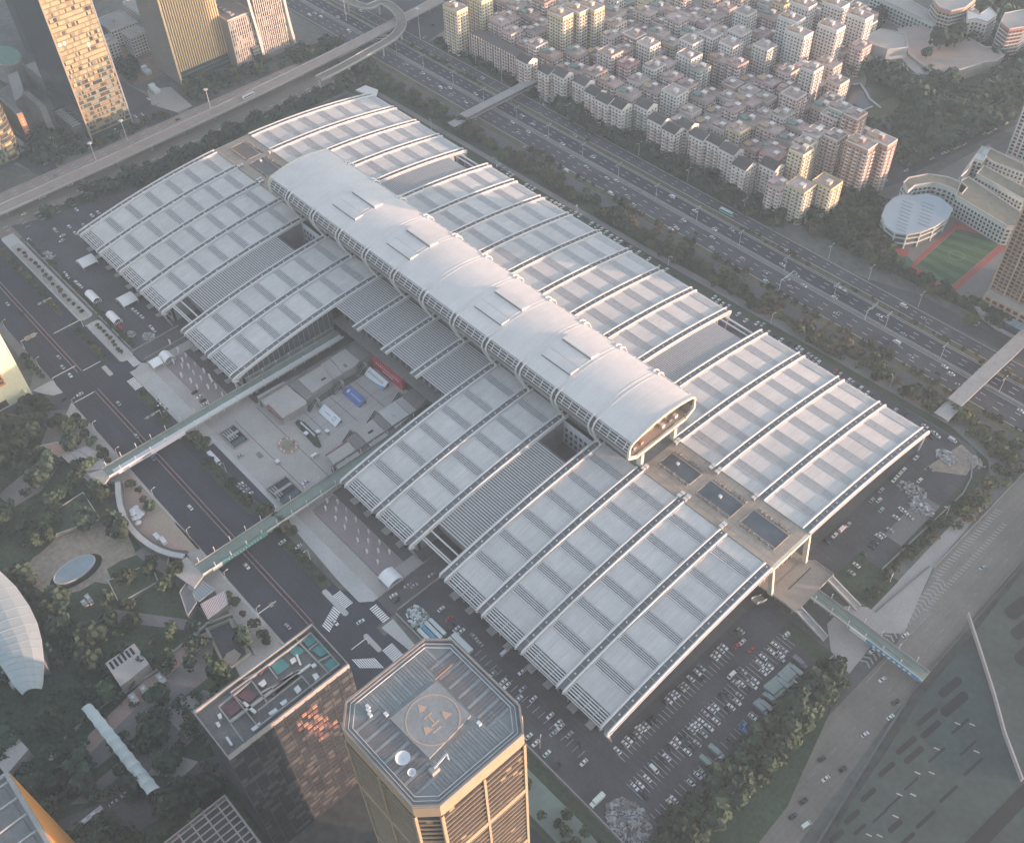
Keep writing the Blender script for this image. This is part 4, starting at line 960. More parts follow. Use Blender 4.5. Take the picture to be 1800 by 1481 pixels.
part('lettering', b, r_, 'stuff'); b = MB(); w = 20
b.poly([(260, 70.3, .5), (274, 70.3, .5), (274, 72.2, 1.9), (268, 71.0, 1.0)], 'sky_blue'); part('blue_wave', b, r_)
r_, b, st = leaning('leaning_sign', 'blue leaning panel with a white emblem in the middle of the plaza', 'sign', 257.5, 275.5, 49.8, 3.4, 'blue', gm='banner_white', dy=6)
st(.12, .2, .35, .75); st(.1, .22, .5, .6); 
for k in range(12): u = .3+k*.05; st(u, u+.034, .45, .5); st(u, u+.034, .56, .6)
part('lettering', b, r_, 'stuff')
r_, b, st = leaning('leaning_sign', 'white leaning panel with a grey shield emblem, nearest the hedge letters', 'sign', 260, 278.5, 28.8, 3.4, 'banner_white', dy=5.4)
for k in range(8): u = .25+k*.04; st(u, u+.026, .46, .54)
st(.7, .8, .3, .36); st(.68, .7, .36, .72); st(.8, .82, .36, .72); st(.68, .82, .72, .78)
part('lettering', b, r_, 'stuff')
root = thing('letter_sign', 'row of white block letters standing in a dark hedge on the plaza', 'sign', (269, 14, 0))
b = MB(); b.prism([(258, 12.6), (282, 10.4), (286, 11.6), (285, 13.4), (276, 16.6), (262, 17.2), (257, 15.4)], .05, .8, 'foliage_deep', 'foliage_deep'); part('hedge', b, root)
for k in range(9):
    x = 261.6+k*1.72; b = MB(); b.box(x, x+1.35, 14.4, 15.1, .8, 2.6, 'banner_white'); b.box(x+.4, x+.95, 14.2, 14.4, 1.3, 2.1, 'grey_metal') if k % 3 else None; part('letter', b, root)
root = thing('round_fountain', 'round planted basin ringed by small white pots on orange paving', 'fountain', (cx, cy, 0))
b = MB(); b.prism([(cx+4.4*math.cos(a*.3927), cy+3.4*math.sin(a*.3927)) for a in range(16)], .05, .7, 'brick_tan', 'moss_roof'); part('basin', b, root)
for k in range(14):
    a = k*.4488+.2; b = MB(); x, y = cx+6.4*math.cos(a), cy+4.8*math.sin(a); b.box(x-.45, x+.45, y-.45, y+.45, .07, .9, 'banner_white' if k % 3 else 'brick_red'); part('pot', b, root)
for k, (px, py) in enumerate(((489, 814), (576, 761), (560, 762), (539, 765))):
    p = G(px, py); root = thing('kiosk', ['white umbrella kiosk on the plaza beside the planted basin', 'small white booth right of the hedge letters', 'low white booth between hedge letters and shield panel', 'small white box before the hedge letters'][k], 'kiosk', p)
    b = MB(); b.box(p[0]-1, p[0]+1, p[1]-1, p[1]+1, 0, 2.2, 'concrete'); part('booth', b, root); b = MB(); b.box(p[0]-1.4, p[0]+1.4, p[1]-1.2, p[1]+1.2, 2.2, 2.5, 'banner_white'); part('roof', b, root)
def pit(label, x0, x1, y0, y1, nesc):
    root = thing('subway_entrance', label, 'stairwell', ((x0+x1)/2, (y0+y1)/2, 0))
    b = MB(); b.sheet(rect(x0, x1, y0, y1), .07, 'dark_gap'); part('well', b, root)
    b = MB(); b.ribbon(rect(x0, x1, y0, y1), .5, .07, 1.2, 'concrete', closed=True); part('kerb', b, root)
    for k in range(nesc): b = MB(); y = y0+1.5+k*1.7; b.bar((x0+1, y, .3), (x0+(x1-x0)*.62, y, 1.2), .9, .5, 'concrete'); part('flight', b, root)
    b = MB(); b.box(x1-5, x1-1, y0+1, y1-1, .07, .8, 'teal_glass'); b.box(x0+6, x0+8, y0+1, y1-1, 1.2, 1.5, 'grey_metal'); part('canopy', b, root)
pit('sunken stair entrance at the plaza corner by the white-striped footbridge', 232, 249.5, -27, -16.5, 4)
pit('sunken stair entrance at the plaza corner by the turquoise-bannered footbridge', 290.5, 308, -31, -16.5, 3)
b = MB(); b.box(262, 267, -20, -17.2, .05, .25, 'concrete_dark'); solo('floor_grating', b, 'small square dark grating in the empty plaza floor', 'grating')
# --- overhead road signs --------------------------------------------------------------
def gantry(label, x, y0, y1, h, boards, m='concrete'):
    root = thing('sign_gantry', label, 'road sign', (x, (y0+y1)/2, 0), 'overhead road signs')
    b = MB(); b.tube([(x, y0, 0), (x, y0, h), (x, y1, h)], .28, 'white_metal', 6); part('mast', b, root)
    for a, c in boards: b = MB(); b.box(x+.3, x+.5, a, c, h-1.5, h+1.8, m); b.box(x+.5, x+.56, a+.4, c-.4, h-.9, h+1.2, 'grey_metal'); part('sign_board', b, root)
gantry('sign gantry over the boulevard lanes nearest the left picture edge', 42, -46.5, -57, 7, [(-57, -53.6), (-53, -49.8)], 'teal_glass')
gantry('orange-lit sign gantry by the bright yellow building', 70, -82, -70, 7, [(-79, -75.6), (-75, -71.6)], 'paint_yellow')
gantry('sign gantry over the boulevard before the white-striped footbridge', 194, -46, -57, 7, [(-56.5, -53.2), (-52.7, -49)], 'teal_glass')
gantry('thin signal mast across the boulevard opposite the bright building', 118, -82.5, -66, 6.5, [])
gantry('signal mast at the lane mouth by the first shrub walk', 78, -42, -62, 6.5, [])
gantry('signal mast over the boulevard near the slanting zebra crossing', 364, -84, -72, 6.5, [(-76, -74)])
gantry('signal mast in the junction beside the octagonal roof', 416, -50, -60, 6.5, [])
gantry('white sign gantry over the far highway lanes, above the grey covered footbridge end', 452, 349, 362, 8, [(353, 361)])
gantry('white sign gantry over the near highway lanes by the tree belt', 392, 333, 347, 8, [])
# --- lamps -----------------------------------------------------------------------------
hl = lamp_proto('street_lamp', 12, 2, 2.6, 'two-armed highway lamp', 'two-armed lamps along the highway')
xs = [-66, -26, 16, 57, 100, 139, 179, 219, 259, 300, 341, 382, 424, 466, 508, 550, 592]
hl.location = (xs[0], 352.0, 0); hl['label'] = 'two-armed lamp on the highway divider, first from the flyover end'
for k, x in enumerate(xs[1:]): copytree(hl, (x, 352.0, 0), 0, 'two-armed lamp on the highway divider, %s from the flyover end' % nth(k+2))
xs2 = [-30, 9, 44, 94, 128, 166, 210, 262, 318, 396, 430, 470]
for k, x in enumerate(xs2): copytree(hl, (x, 385.6, 0), 0, 'two-armed lamp along the far service road, %s from the flyover end' % nth(k+1), 'lamps along the far service road')
h1 = lamp_proto('street_lamp', 9, 1, 2.2, 'one-armed boulevard lamp', 'one-armed lamps along the boulevard')
xs3 = [-20, 12, 44, 96, 148, 176, 206, 250, 290, 330, 362]
h1.location = (xs3[0], -83, 0); h1['label'] = 'one-armed lamp on the park side of the boulevard, first from the far end'
for k, x in enumerate(xs3[1:]): copytree(h1, (x, -83, 0), 0, 'one-armed lamp on the park side of the boulevard, %s from the far end' % nth(k+2))
for k, x in enumerate([30, 90, 176, 262, 350]): copytree(h1, (x, -40.8, 0), math.pi, 'one-armed lamp on the hall side of the boulevard, %s from the far end' % nth(k+1))
for k, (x, y) in enumerate([(0, 150), (60, 290), (140, 292), (230, 294), (320, 297), (410, 300), (500, 306), (580, 240), (583, 180), (584, 90), (584, 30), (520, -24)]): copytree(h1, (x, y, 0), 1.2*k, 'one-armed lamp on the lane round the hall, %s going round from the rear corner' % nth(k+1), 'lamps on the lane round the hall')
def mast(label, p, h):
    root = thing('high_mast_lamp', label, 'street lamp', p, 'tall masts beside the elevated road')
    b = MB(); b.tube([p, (p[0], p[1], h)], .35, 'white_metal', 6, .2); part('pole', b, root)
    b = MB(); b.tube([(p[0], p[1], h-.3), (p[0], p[1], h+.2)], 1.9, 'white_metal', 8); part('lamp_ring', b, root)
mast('tall mast with a ring of lamps beside the elevated road and the beige tower', (-92, 168, 0), 27)
mast('tall mast at the inner end of the elevated road by the dark garden', (-96, 60, 0), 22)
mast('tall mast at the road junction below the reddish bare soil', (-112, 96, 0), 20)
mast('tall mast standing inside the curve of the ramp loop', (-70, 384, 0), 30)
mast('tall mast between motorway lanes near the top edge', (-150, 356, 0), 24)
# --- stacks of goods, sheds -------------------------------------------------------------
def sheds(label, x0, x1, y0, y1, ax, n, blue=None, dark=False):
    root = thing('site_cabin', label, 'cabins', ((x0+x1)/2, (y0+y1)/2, 0))
    for k in range(n):
        y = y0+(y1-y0)*k/n; b = MB(); b.box(x0+R.uniform(0, .6), x1-R.uniform(0, .6), y+.1, y+(y1-y0)/n-.5, 0, 2.6+R.uniform(-.4, .4), 'concrete', 'sky_blue' if k == blue else 'mint'); part('cabin', b, root)
sheds('row of pale green cabin roofs with one blue, beside the octagonal roof', 443, 458, -24, -12, 'y', 3, None)
sheds('pale cabins with a blue roof between driveway and octagonal roof', 428, 441, -27, -16, 'y', 4, 1)
def heap(label, p, r, n, seed, cat='scrap heap', mats=('concrete', 'white_metal', 'steel_roof', 'grey_metal', 'concrete_dark', 'paving_dark', 'concrete'), h=1.8):
    q = random.Random(seed); b = MB()
    for k in range(n):
        a = q.uniform(0, 6.28); d = r*math.sqrt(q.random()); x, y = p[0]+d*math.cos(a), p[1]+d*math.sin(a)*.7; w, l = q.uniform(.2, 1.5), q.uniform(.15, .8); z = q.uniform(.2, h)*(1-d/r*.6)
        t = q.uniform(0, 3.14); c, s = math.cos(t), math.sin(t); m = q.choice(mats)
        b.prism([(x+u*c-v*s, y+u*s+v*c) for u, v in ((-w, -l), (w, -l), (w, l), (-w, l))], .05, z+.1, m)
    return solo('scrap_heap', b, label, cat, None, 'stuff')
heap('pale heap of rubble and panels in the far corner of the right-hand lorry park', G(1664, 803), 6.5, 187, 1)
heap('white heap of scrap beside the parked cars of the right-hand lorry park', G(1620, 893), 7, 255, 2)
heap('grey builders clutter in the middle of the right-hand lorry park', G(1603, 862), 9, 90, 3, mats=('concrete', 'paving_dark', 'grey_metal', 'concrete_dark', 'steel_roof'), h=1.2)
heap('loose rubble on the bare patch at the far corner', G(1712, 812), 7, 60, 4, mats=('sand', 'concrete', 'paving'), h=.8)
heap('big heap of pale scrap panels at the bottom end of the packed car park', G(1105, 1442), 12, 561, 5, mats=('concrete', 'concrete_dark', 'paving_dark', 'grey_metal', 'asphalt_old', 'concrete_dark', 'steel_roof'), h=1.4)
heap('stack of pale goods in the yard beside the driveway', G(262, 592), 4.5, 153, 6)
heap('clutter by the hedge in the far yard', G(85, 450), 6, 50, 7, mats=('concrete', 'white_metal', 'grey_metal'))
heap('pile of goods near the edge of the driveway yard', G(232, 588), 3, 85, 8)
heap('clutter of pallets beside the pale cabins near the driveway', G(735, 1085), 8, 153, 9, mats=('mint', 'white_metal', 'concrete', 'teal_roof'))
# shelters
b = MB(); b.prism([(-24, 274), (-2, 279), (-10, 288), (-24, 285)], 9, 10.5, 'white_metal'); b.box(-20, -8, 277, 284, 0, 9, 'concrete'); solo('gate_pavilion', b, 'small white curved-roof pavilion behind the far corner of the hall', 'pavilion')
b = MB(); b.box(-34, -22, 92, 150, 3, 3.4, 'paving_light'); b.box(-30, -26, 95, 147, 0, 3, 'concrete_dark'); solo('ramp_canopy', b, 'long pale canopy along the verge beside the elevated road', 'canopy')
b = MB(); b.box(-36, -32, 160, 210, 2.6, 3, 'paving_light'); b.box(-35, -33, 160, 210, 0, 2.6, 'concrete_dark'); solo('ramp_canopy', b, 'thin white canopy strip behind the hall corner terrace', 'canopy')
for x0, x1, t in ((-40, 122, 'long low wall between the far yard and the shrub walk'), (142, 226, None), (412, 588, 'low wall and hedge line closing the packed car park')):
    if t: b = MB(); y = -29 if x0 < 100 else -28; b.box(x0, x1, y-.3, y+.3, 0, 1.6, 'concrete'); solo('yard_wall', b, t, 'wall')
b = MB(); b.box(125, 125.5, -30, 6, 0, 1.3, 'concrete'); b.box(138, 138.5, -28, 6, 0, 1.3, 'concrete'); b.box(396.8, 397.3, -28, 6, 0, 1.3, 'concrete'); b.box(410.3, 410.8, -26, 6, 0, 1.3, 'concrete'); solo('driveway_wall', b, 'low pale walls along both driveways into the hall', 'wall')
b = MB(); b.box(588.2, 588.6, -27, 122, 0, 1.4, 'concrete'); solo('yard_wall', b, 'low wall between the packed car park and the tree belt', 'wall')
b = MB(); b.ribbon([(575.5, 184), (578, 262), (575, 276), (568, 290)], .6, 0, 1.4, 'concrete'); solo('yard_wall', b, 'curved pale wall round the far corner of the lorry park', 'wall')
# fences standing in the boulevard middle
for x0, x1, t in ((-60, 118, 'pink rail fence down the boulevard from its far end to the junction'), (142, 384, 'pink rail fence down the boulevard beneath both footbridges')):
    root = thing('median_fence', t, 'fence', ((x0+x1)/2, -65, 0))
    for y in (-66.3, -63.8): b = MB(); b.box(x0, x1, y-.08, y+.08, .5, 1.0, 'paint_red'); b.box(x0, x1, y-.1, y+.1, 1.0, 1.12, 'kerb'); part('rail', b, root)
    b = MB(); x = x0
    while x < x1:
        for y in (-66.3, -63.8): b.box(x, x+.15, y-.1, y+.1, 0, 1.1, 'white_metal')
        x += 4
    part('fence_posts', b, root, 'stuff')
# ================================================================== TOWERS AND LARGE BUILDINGS
def grid_face(root, axis, c, a0, a1, z0, z1, fh, bw, mats, weights, out=1, seed=1, band='beige_dark', bandh=.5, name='facade_panels', lit=0.0, fins=None):
    """rows of panels on a vertical face. axis 'x': face at x=c facing out*x, running along y. axis 'y': face at y=c"""
    q = random.Random(seed); b = MB(); nf = int((z1-z0)/fh); nb_ = max(1, int((a1-a0)/bw)); w = (a1-a0)/nb_
    def P(u, z, d):
        return (c+out*d, u, z) if axis == 'x' else (u, c+out*d, z)
    flip = (axis == 'x') == (out > 0)
    def Q(u0, u1, za, zb_, d, m):
        p = [P(u0, za, d), P(u1, za, d), P(u1, zb_, d), P(u0, zb_, d)]; b.poly(p if flip else p[::-1], m)
    for f in range(nf):
        za = z0+f*fh; k = 0
        while k < nb_:
            m = q.choices(mats, weights)[0]; run = q.choice((1, 1, 1, 2)); k2 = min(nb_, k+run)
            if m == 'tan_panel' and za < 52+q.uniform(-14, 14): m = q.choice(('teal_glass', 'green_deck', 'tan_panel_dark', 'teal_glass'))  # greenish lower floors: shadow and hazy reflection put into the panels
            if lit and q.random() < lit: m = 'lit_window'
            Q(a0+k*w+.06, a0+k2*w-.06, za+bandh, za+fh-.05, .06 if m.startswith('tan_panel') and not m.endswith('dark') else .02, m); k = k2
    part(name, b, root, 'stuff')
    b = MB()
    for f in range(nf+1):
        za = z0+f*fh
        if axis == 'x': b.box(c, c+out*.28, a0, a1, za, za+bandh*.8, band)
        else: b.box(a0, a1, c, c+out*.28, za, za+bandh*.8, band)
    part('floor_bands', b, root, 'stuff')
    if fins:
        fs, fd, fw, fm, fz = fins; b = MB(); u = a0
        while u <= a1:
            if axis == 'x': b.box(c, c+out*fd, u-fw/2, u+fw/2, fz, z1, fm)
            else: b.box(u-fw/2, u+fw/2, c, c+out*fd, fz, z1, fm)
            u += fs
        part('fins', b, root, 'stuff')
# golden glass tower -------------------------------------------------------------------
t = thing('glass_tower', 'golden-lit glass tower with rows of tan blinds, its other side dark teal', 'tower', (-165, 93, 0))
b = MB(); b.box(-205, -133, 74, 112.5, 0, 190, 'teal_glass'); part('body', b, t)
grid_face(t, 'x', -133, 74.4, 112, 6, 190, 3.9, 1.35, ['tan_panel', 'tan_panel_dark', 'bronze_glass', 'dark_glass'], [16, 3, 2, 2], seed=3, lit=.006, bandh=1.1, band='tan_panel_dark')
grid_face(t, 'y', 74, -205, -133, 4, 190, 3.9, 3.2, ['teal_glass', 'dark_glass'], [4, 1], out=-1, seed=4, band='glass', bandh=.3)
b = MB(); b.box(-133, -132.2, 73.2, 74.4, 0, 190, 'bronze'); b.box(-133, -132.4, 112, 113, 0, 190, 'grey_metal'); part('corner_post', b, t)
t2 = thing('glass_tower', 'rounded golden glass tower cut by the left picture edge, above the elevated road', 'tower', (-195, -20, 0))
b = MB(); arc = [(-163+13*math.cos(math.radians(a)), 10+13*math.sin(math.radians(a))) for a in range(0, 91, 15)]
b.prism([(-150, -60)]+arc+[(-230, 23), (-230, -60)], 0, 170, 'teal_glass'); part('body', b, t2)
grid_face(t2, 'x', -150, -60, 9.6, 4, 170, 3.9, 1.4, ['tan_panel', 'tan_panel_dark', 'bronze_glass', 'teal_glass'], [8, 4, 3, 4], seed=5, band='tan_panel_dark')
b = MB()
for f in range(42): 
    for (x0, y0), (x1, y1) in zip(arc[:-1], arc[1:]):
        z = 4+f*3.9; b.bar((x0+.2, y0+.2, z), (x1+.2, y1+.2, z), .4, .8, 'tan_panel_dark')
        b.poly([(x0+.1, y0+.1, z+.8), (x0+.1, y0+.1, z+3), (x1+.1, y1+.1, z+3), (x1+.1, y1+.1, z+.8)][::-1], R.choice(('tan_panel', 'bronze_glass', 'teal_glass')))
part('curved_bands', b, t2, 'stuff')
t3 = thing('glass_tower', 'dark teal tower with one narrow gold edge at the top left corner', 'tower', (-300, 100, 0))
b = MB(); b.box(-330, -268, 104, 150, 0, 170, 'teal_glass'); part('body', b, t3)
b = MB()
for f in range(42): b.box(-268, -267.6, 104, 108, 2+f*4, 5.4+f*4, 'tan_panel' if f % 3 else 'tan_panel_dark')
part('gold_edge', b, t3, 'stuff')
grid_face(t3, 'y', 104, -330, -268, 2, 170, 4, 3, ['teal_glass', 'dark_glass'], [3, 1], out=-1, seed=8, band='glass', bandh=.3)
# low buildings at the feet of the golden tower
def lowbld(name, label, cat, x0, x1, y0, y1, h, m, top, extras=()):
    r = thing(name, label, cat, ((x0+x1)/2, (y0+y1)/2, 0)); b = MB(); b.box(x0, x1, y0, y1, 0, h, m, top); part('body', b, r)
    b = MB(); b.ribbon(rect(x0+.3, x1-.3, y0+.3, y1-.3), .6, h, h+.9, m, closed=True); part('parapet', b, r)
    for nm, args in extras: b = MB(); b.box(*args); part(nm, b, r)
    return r
r = lowbld('slab_building', 'thin slab building with its end wall lit orange and pale lettering down it', 'building', -214, -174.5, 34.6, 39.6, 24.5, 'concrete', 'concrete', [('end_panel', (-174.5, -173.9, 34.8, 39.4, 3, 24.3, 'orange'))])
b = MB()
for k in range(6): z = 20.5-k*2.7; b.box(-173.9, -173.8, 36, 38.2, z, z+.3, 'banner_white'); b.box(-173.9, -173.8, 37, 37.3, z-.8, z+1, 'banner_white'); b.box(-173.9, -173.8, 36, 38.2, z-.8, z-.5, 'banner_white')
part('lettering', b, r, 'stuff')
lowbld('slab_building', 'thin bare grey slab building beside the orange-ended one', 'building', -205, -170.5, 53.4, 58.6, 25, 'concrete', 'concrete')
r = lowbld('porch_roof', 'low striped roof with slanting white blades at the foot of the golden tower', 'canopy', -184, -145, 66, 77.5, 10.5, 'concrete_dark', 'concrete')
for k in range(9): b = MB(); b.bar((-181+k*4, 67, 11), (-178+k*4, 77.6, 12.6), .4, 1.2, 'paving_light'); part('blade', b, r)
r = lowbld('podium', 'grey box podium building beside the teal drum roof', 'building', -262, -222, 79, 91, 19, 'concrete_dark', 'concrete')
p = G(8, 97, 20); r = thing('drum_hall', 'round building with flat pale teal roof at the left picture edge', 'building', (p[0], p[1], 0))
C12 = [(p[0]+20*math.cos(k*.2618), p[1]+12*math.sin(k*.2618)) for k in range(24)]
b = MB(); b.prism(C12, 0, 18.5, 'concrete', 'concrete'); part('body', b, r); b = MB(); b.prism([(p[0]+(a-p[0])*1.04, p[1]+(c-p[1])*1.04) for a, c in C12], 18.6, 20, 'paving_light', 'teal_roof'); part('roof', b, r)
q = cp((0, 0), 4.487, [(60, 590), (140, 560), (195, 740), (120, 800)], 14); b = MB(); b.prism([x[:2] for x in q], 0, 14, 'concrete', 'paving'); solo('annex_building', b, 'small pale flat building in front of the podium box', 'building')
q = cp((0, 0), 4.487, [(110, 1060), (240, 1168), (160, 1200)], 7); b = MB(); b.prism([x[:2] for x in q], 6, 7, 'glass', 'concrete'); b.tube([(q[0][0], q[0][1], 0), (q[0][0], q[0][1], 6)], .4, 'concrete'); solo('glass_canopy', b, 'pointed triangular glass canopy at the foot of the rounded tower', 'canopy')
p = G(94, 258, 0); r = thing('sphere_sculpture', 'pale dandelion-like ball sculpture on the tower forecourt', 'sculpture', p)
b = MB()
for k in range(40):
    z = 1-2*(k+.5)/40; a = k*2.4; rr = math.sqrt(1-z*z); b.bar((p[0], p[1], 5), (p[0]+4.4*rr*math.cos(a), p[1]+4.4*rr*math.sin(a), 5+4.4*z), .35, .35, 'white_metal')
part('spikes', b, r, 'stuff')
# beige tower with sunlight painted gold on its fins -----------------------------------------------------------
t = thing('office_tower', 'beige office tower with close vertical fins glowing gold', 'tower', (-183, 203, 0))
b = MB(); b.box(-206, -161, 178, 229, 0, 190, 'beige_dark'); part('body', b, t)
grid_face(t, 'x', -161, 178, 229, 12, 190, 4.1, 1.7, ['bronze_glass', 'dark_glass'], [3, 1], seed=9, fins=(2.3, 1.3, .95, 'sunlit_fin', 12), band='bronze_glass')
b = MB(); b.box(-207, -160.4, 176.6, 178, 0, 190, 'beige_dark'); b.box(-161, -159.6, 176.6, 178.4, 0, 190, 'sunlit_fin'); part('side_wall', b, t)
b = MB()
for f in range(3): b.box(-161, -160.6, 178.4, 228.8, .4+f*3.8, 3.6+f*3.8, 'teal_glass')
part('lobby_glass', b, t)
t = thing('office_block', 'beige podium block with windows in rows between the two fin towers', 'building', (-175, 243, 0))
b = MB(); b.box(-205, -146, 229, 256, 0, 46, 'beige_dark', 'concrete_pink'); part('body', b, t)
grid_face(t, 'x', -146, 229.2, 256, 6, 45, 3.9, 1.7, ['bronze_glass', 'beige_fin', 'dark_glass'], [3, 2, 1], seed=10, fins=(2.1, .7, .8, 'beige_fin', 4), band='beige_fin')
b = MB(); b.ribbon(rect(-204.6, -146.4, 229.4, 255.6), .9, 46, 47.6, 'beige_fin', closed=True)
for k in range(7): b.box(-190+k*6, -187+k*6, 236, 240, 46, 48.5, 'concrete', 'paving_light')
part('roof_edge', b, t)
t = thing('office_tower', 'second beige fin tower with flared pale blades at its corners', 'tower', (-170, 270, 0))
b = MB(); b.box(-204, -144, 257, 286, 0, 180, 'beige_dark'); part('body', b, t)
grid_face(t, 'x', -144, 257, 286, 6, 180, 4.1, 1.7, ['bronze_glass', 'dark_glass', 'beige_fin'], [3, 2, 2], seed=11, fins=(2.1, .9, .8, 'beige_fin', 4), band='beige_fin')
for y0, y1, s in ((254.6, 257, -1), (286, 288.4, 1)):
    b = MB(); n = 12
    for k in range(n):
        z0, z1 = 60*k/n, 60*(k+1)/n; f = lambda z: 1+9*(1-z/60)**2 if s > 0 else 1+9*(z/60)**1.5; i = len(b.v)
        xa, xb = -144+.5, -144+.5
        for z in (z0, z1): b.v += [(-150, y0, z), (-142, y0+s*f(z)*.4, z), (-142, y1+s*f(z)*.4, z), (-150, y1, z)]
        a = b.mi('blade'); b.f += [(i, i+1, i+5, i+4), (i+1, i+2, i+6, i+5), (i+2, i+3, i+7, i+6), (i+3, i, i+4, i+7)]; b.m += [a]*4
    b.box(-150, -142, y0+s*4 if s < 0 else y0, y1+(s*4 if s < 0 else 0), 60, 180, 'blade'); part('blade', b, t)
b = MB()
for k in range(5): b.box(-160, -143.5+k*.2, 247-k*.4, 256, k*3.2+.2, k*3.2+2.6, 'teal_glass'); b.box(-160, -143, 247-k*.4, 256.2, k*3.2+2.6, k*3.2+3.2, 'concrete_dark')
part('entrance_steps', b, t)
# small white apartment blocks behind the golden tower
def flat_block(name, label, cat, x0, x1, y0, y1, h, m='house_white', top='paving', fh=3.1, bw=3, group=None, wm='window_dark', frac=.55):
    r = thing(name, label, cat, ((x0+x1)/2, (y0+y1)/2, 0), group); b = MB(); b.box(x0, x1, y0, y1, 0, h, m, top); part('body', b, r)
    b = MB(); nf = int(h/fh)
    for f in range(nf):
        z = .9+f*fh
        for axis, c, a0, a1, o in (('x', x1, y0, y1, 1), ('y', y0, x0, x1, -1)):
            n = max(1, int((a1-a0)/bw)); w = (a1-a0)/n
            for k in range(n):
                u0, u1 = a0+w*(k+.5-frac/2), a0+w*(k+.5+frac/2)
                if axis == 'x': b.box(c, c+.12, u0, u1, z, z+fh*.5, wm); b.box(c, c+.35, u0-.2, u1+.2, z-.2, z, m)
                else: b.box(u0, u1, c-.12, c, z, z+fh*.5, wm); b.box(u0-.2, u1+.2, c-.35, c, z-.2, z, m)
    part('windows', b, r, 'stuff')
    b = MB(); b.ribbon(rect(x0+.2, x1-.2, y0+.2, y1-.2), .4, h, h+1, m, closed=True); part('parapet', b, r)
    b = MB(); cx, cy = (x0+x1)/2, (y0+y1)/2; b.box(cx-2, cx+2, cy-2, cy+2, h, h+2.6, m, 'paving'); part('stair_head', b, r); return r
flat_block('apartment_block', 'white apartment block with square windows behind the golden tower', 'apartment block', -262, -246, 150, 164, 17)
flat_block('apartment_block', 'white apartment block with grid windows above the bare red soil', 'apartment block', -252, -236, 172, 190, 20)
flat_block('apartment_block', 'low flat-roofed white block at the top edge behind the golden tower', 'apartment block', -300, -268, 168, 196, 16)
flat_block('apartment_block', 'long pale block at the top edge between golden and beige towers', 'apartment block', -310, -270, 204, 226, 18)
flat_block('apartment_block', 'bluish low block right behind the golden tower edge', 'apartment block', -285, -268, 150, 162, 12, m='steel_roof')
for k, (px, py) in enumerate(((258, 128), (272, 160))):
    p = G(px, py); b = MB(); b.box(p[0]-6, p[0]+6, p[1]-3, p[1]+3, 0, 3, 'mint', 'banner_white'); b.box(p[0]-5, p[0]-1, p[1]-2.6, p[1]+2.6, 3, 5.4, 'mint', 'banner_white'); solo('site_cabin', b, ['white site cabins at the edge of the bare soil', 'white stacked site cabins on the corner before the beige tower'][k], 'cabins')
# bright yellow-lit building (left edge) ---------------------------------------------------
t = thing('white_tower', 'building at the left edge with one wall glaring pale yellow in the sun', 'building', (90, -130, 0))
b = MB(); b.box(60, 114, -165, -97.2, 0, 80, 'sunlit_wall', 'paving'); part('body', b, t)
b = MB()
for k in range(4): b.box(114, 114.5, -122, -108.5-k*.0, 17+k*3.4, 18.6+k*3.4, 'orange'); b.box(114, 114.3, -122, -109, 18.6+k*3.4, 20.2+k*3.4, 'bronze_glass')
b.box(114, 114.2, -124, -113, .5, 5.6, 'bronze_glass'); b.box(114, 115.2, -165, -97.2, 0, .4, 'paving_light'); b.box(114, 118, -101.4, -99.6, 6, 7, 'sunlit_wall')
part('window_strips', b, t)
# roof-plant tower (bottom, left of the octagonal one) --------------------------------------
H1 = 100.0; x0, x1, y0, y1 = 446.2, 472.8, -145.5, -86.8
t = thing('office_tower', 'dark glass tower with teal tanks, ducts and machinery on its open roof', 'tower', ((x0+x1)/2, (y0+y1)/2, 0))
b = MB(); b.box(x0, x1, y0, y1, 0, H1-3, 'facade_glass', 'paving_dark'); part('body', b, t)
b = MB(); b.ribbon(rect(x0+.4, x1-.4, y0+.4, y1-.4), .8, H1-3, H1, 'concrete', closed=True); b.ribbon(rect(x0+3, x1-3.2, y0+16, y1-3), .6, H1-3, H1-.6, 'concrete', closed=True); part('parapet', b, t)
grid_face(t, 'x', x1, y0, y1, 2, H1-2, 3.8, 2.6, ['facade_glass', 'facade_dark'], [3, 1], seed=21, band='facade_dark', bandh=.25, fins=(5.2, .35, .22, 'facade_dark', 2))
grid_face(t, 'y', y0, x0, x1, 2, H1-2, 3.8, 2.6, ['facade_glass', 'facade_dark'], [3, 1], out=-1, seed=22, band='facade_dark', bandh=.25, fins=(5.2, .35, .22, 'facade_dark', 2))
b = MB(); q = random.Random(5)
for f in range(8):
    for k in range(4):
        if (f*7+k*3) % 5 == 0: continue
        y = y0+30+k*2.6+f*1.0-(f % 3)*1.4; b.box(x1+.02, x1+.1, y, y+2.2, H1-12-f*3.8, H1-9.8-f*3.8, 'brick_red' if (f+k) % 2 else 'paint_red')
part('reflection_patch', b, t, 'stuff')  # reddish quads painting the sun's reflection in the glass
def R1(pts, z0, z1, m, nm, s=5.697, o=(330, 1080), top=None):
    q = [G(o[0]+a/s, o[1]+c/s, z1)[:2] for a, c in pts]; b = MB(); b.prism(q, z0, z1, m, top); part(nm, b, t)
zr1 = H1-3
for pts in ([(1145, 245), (1225, 180), (1305, 255), (1205, 325)], [(1240, 355), (1320, 285), (1425, 370), (1330, 420)], [(1360, 500), (1445, 420), (1525, 500), (1430, 580)], [(1000, 350), (1085, 300), (1180, 360), (1075, 420)], [(830, 510), (935, 430), (1030, 500), (900, 600)]):
    R1(pts, zr1, zr1+1.0, 'roof_grille', 'tank', top='teal')
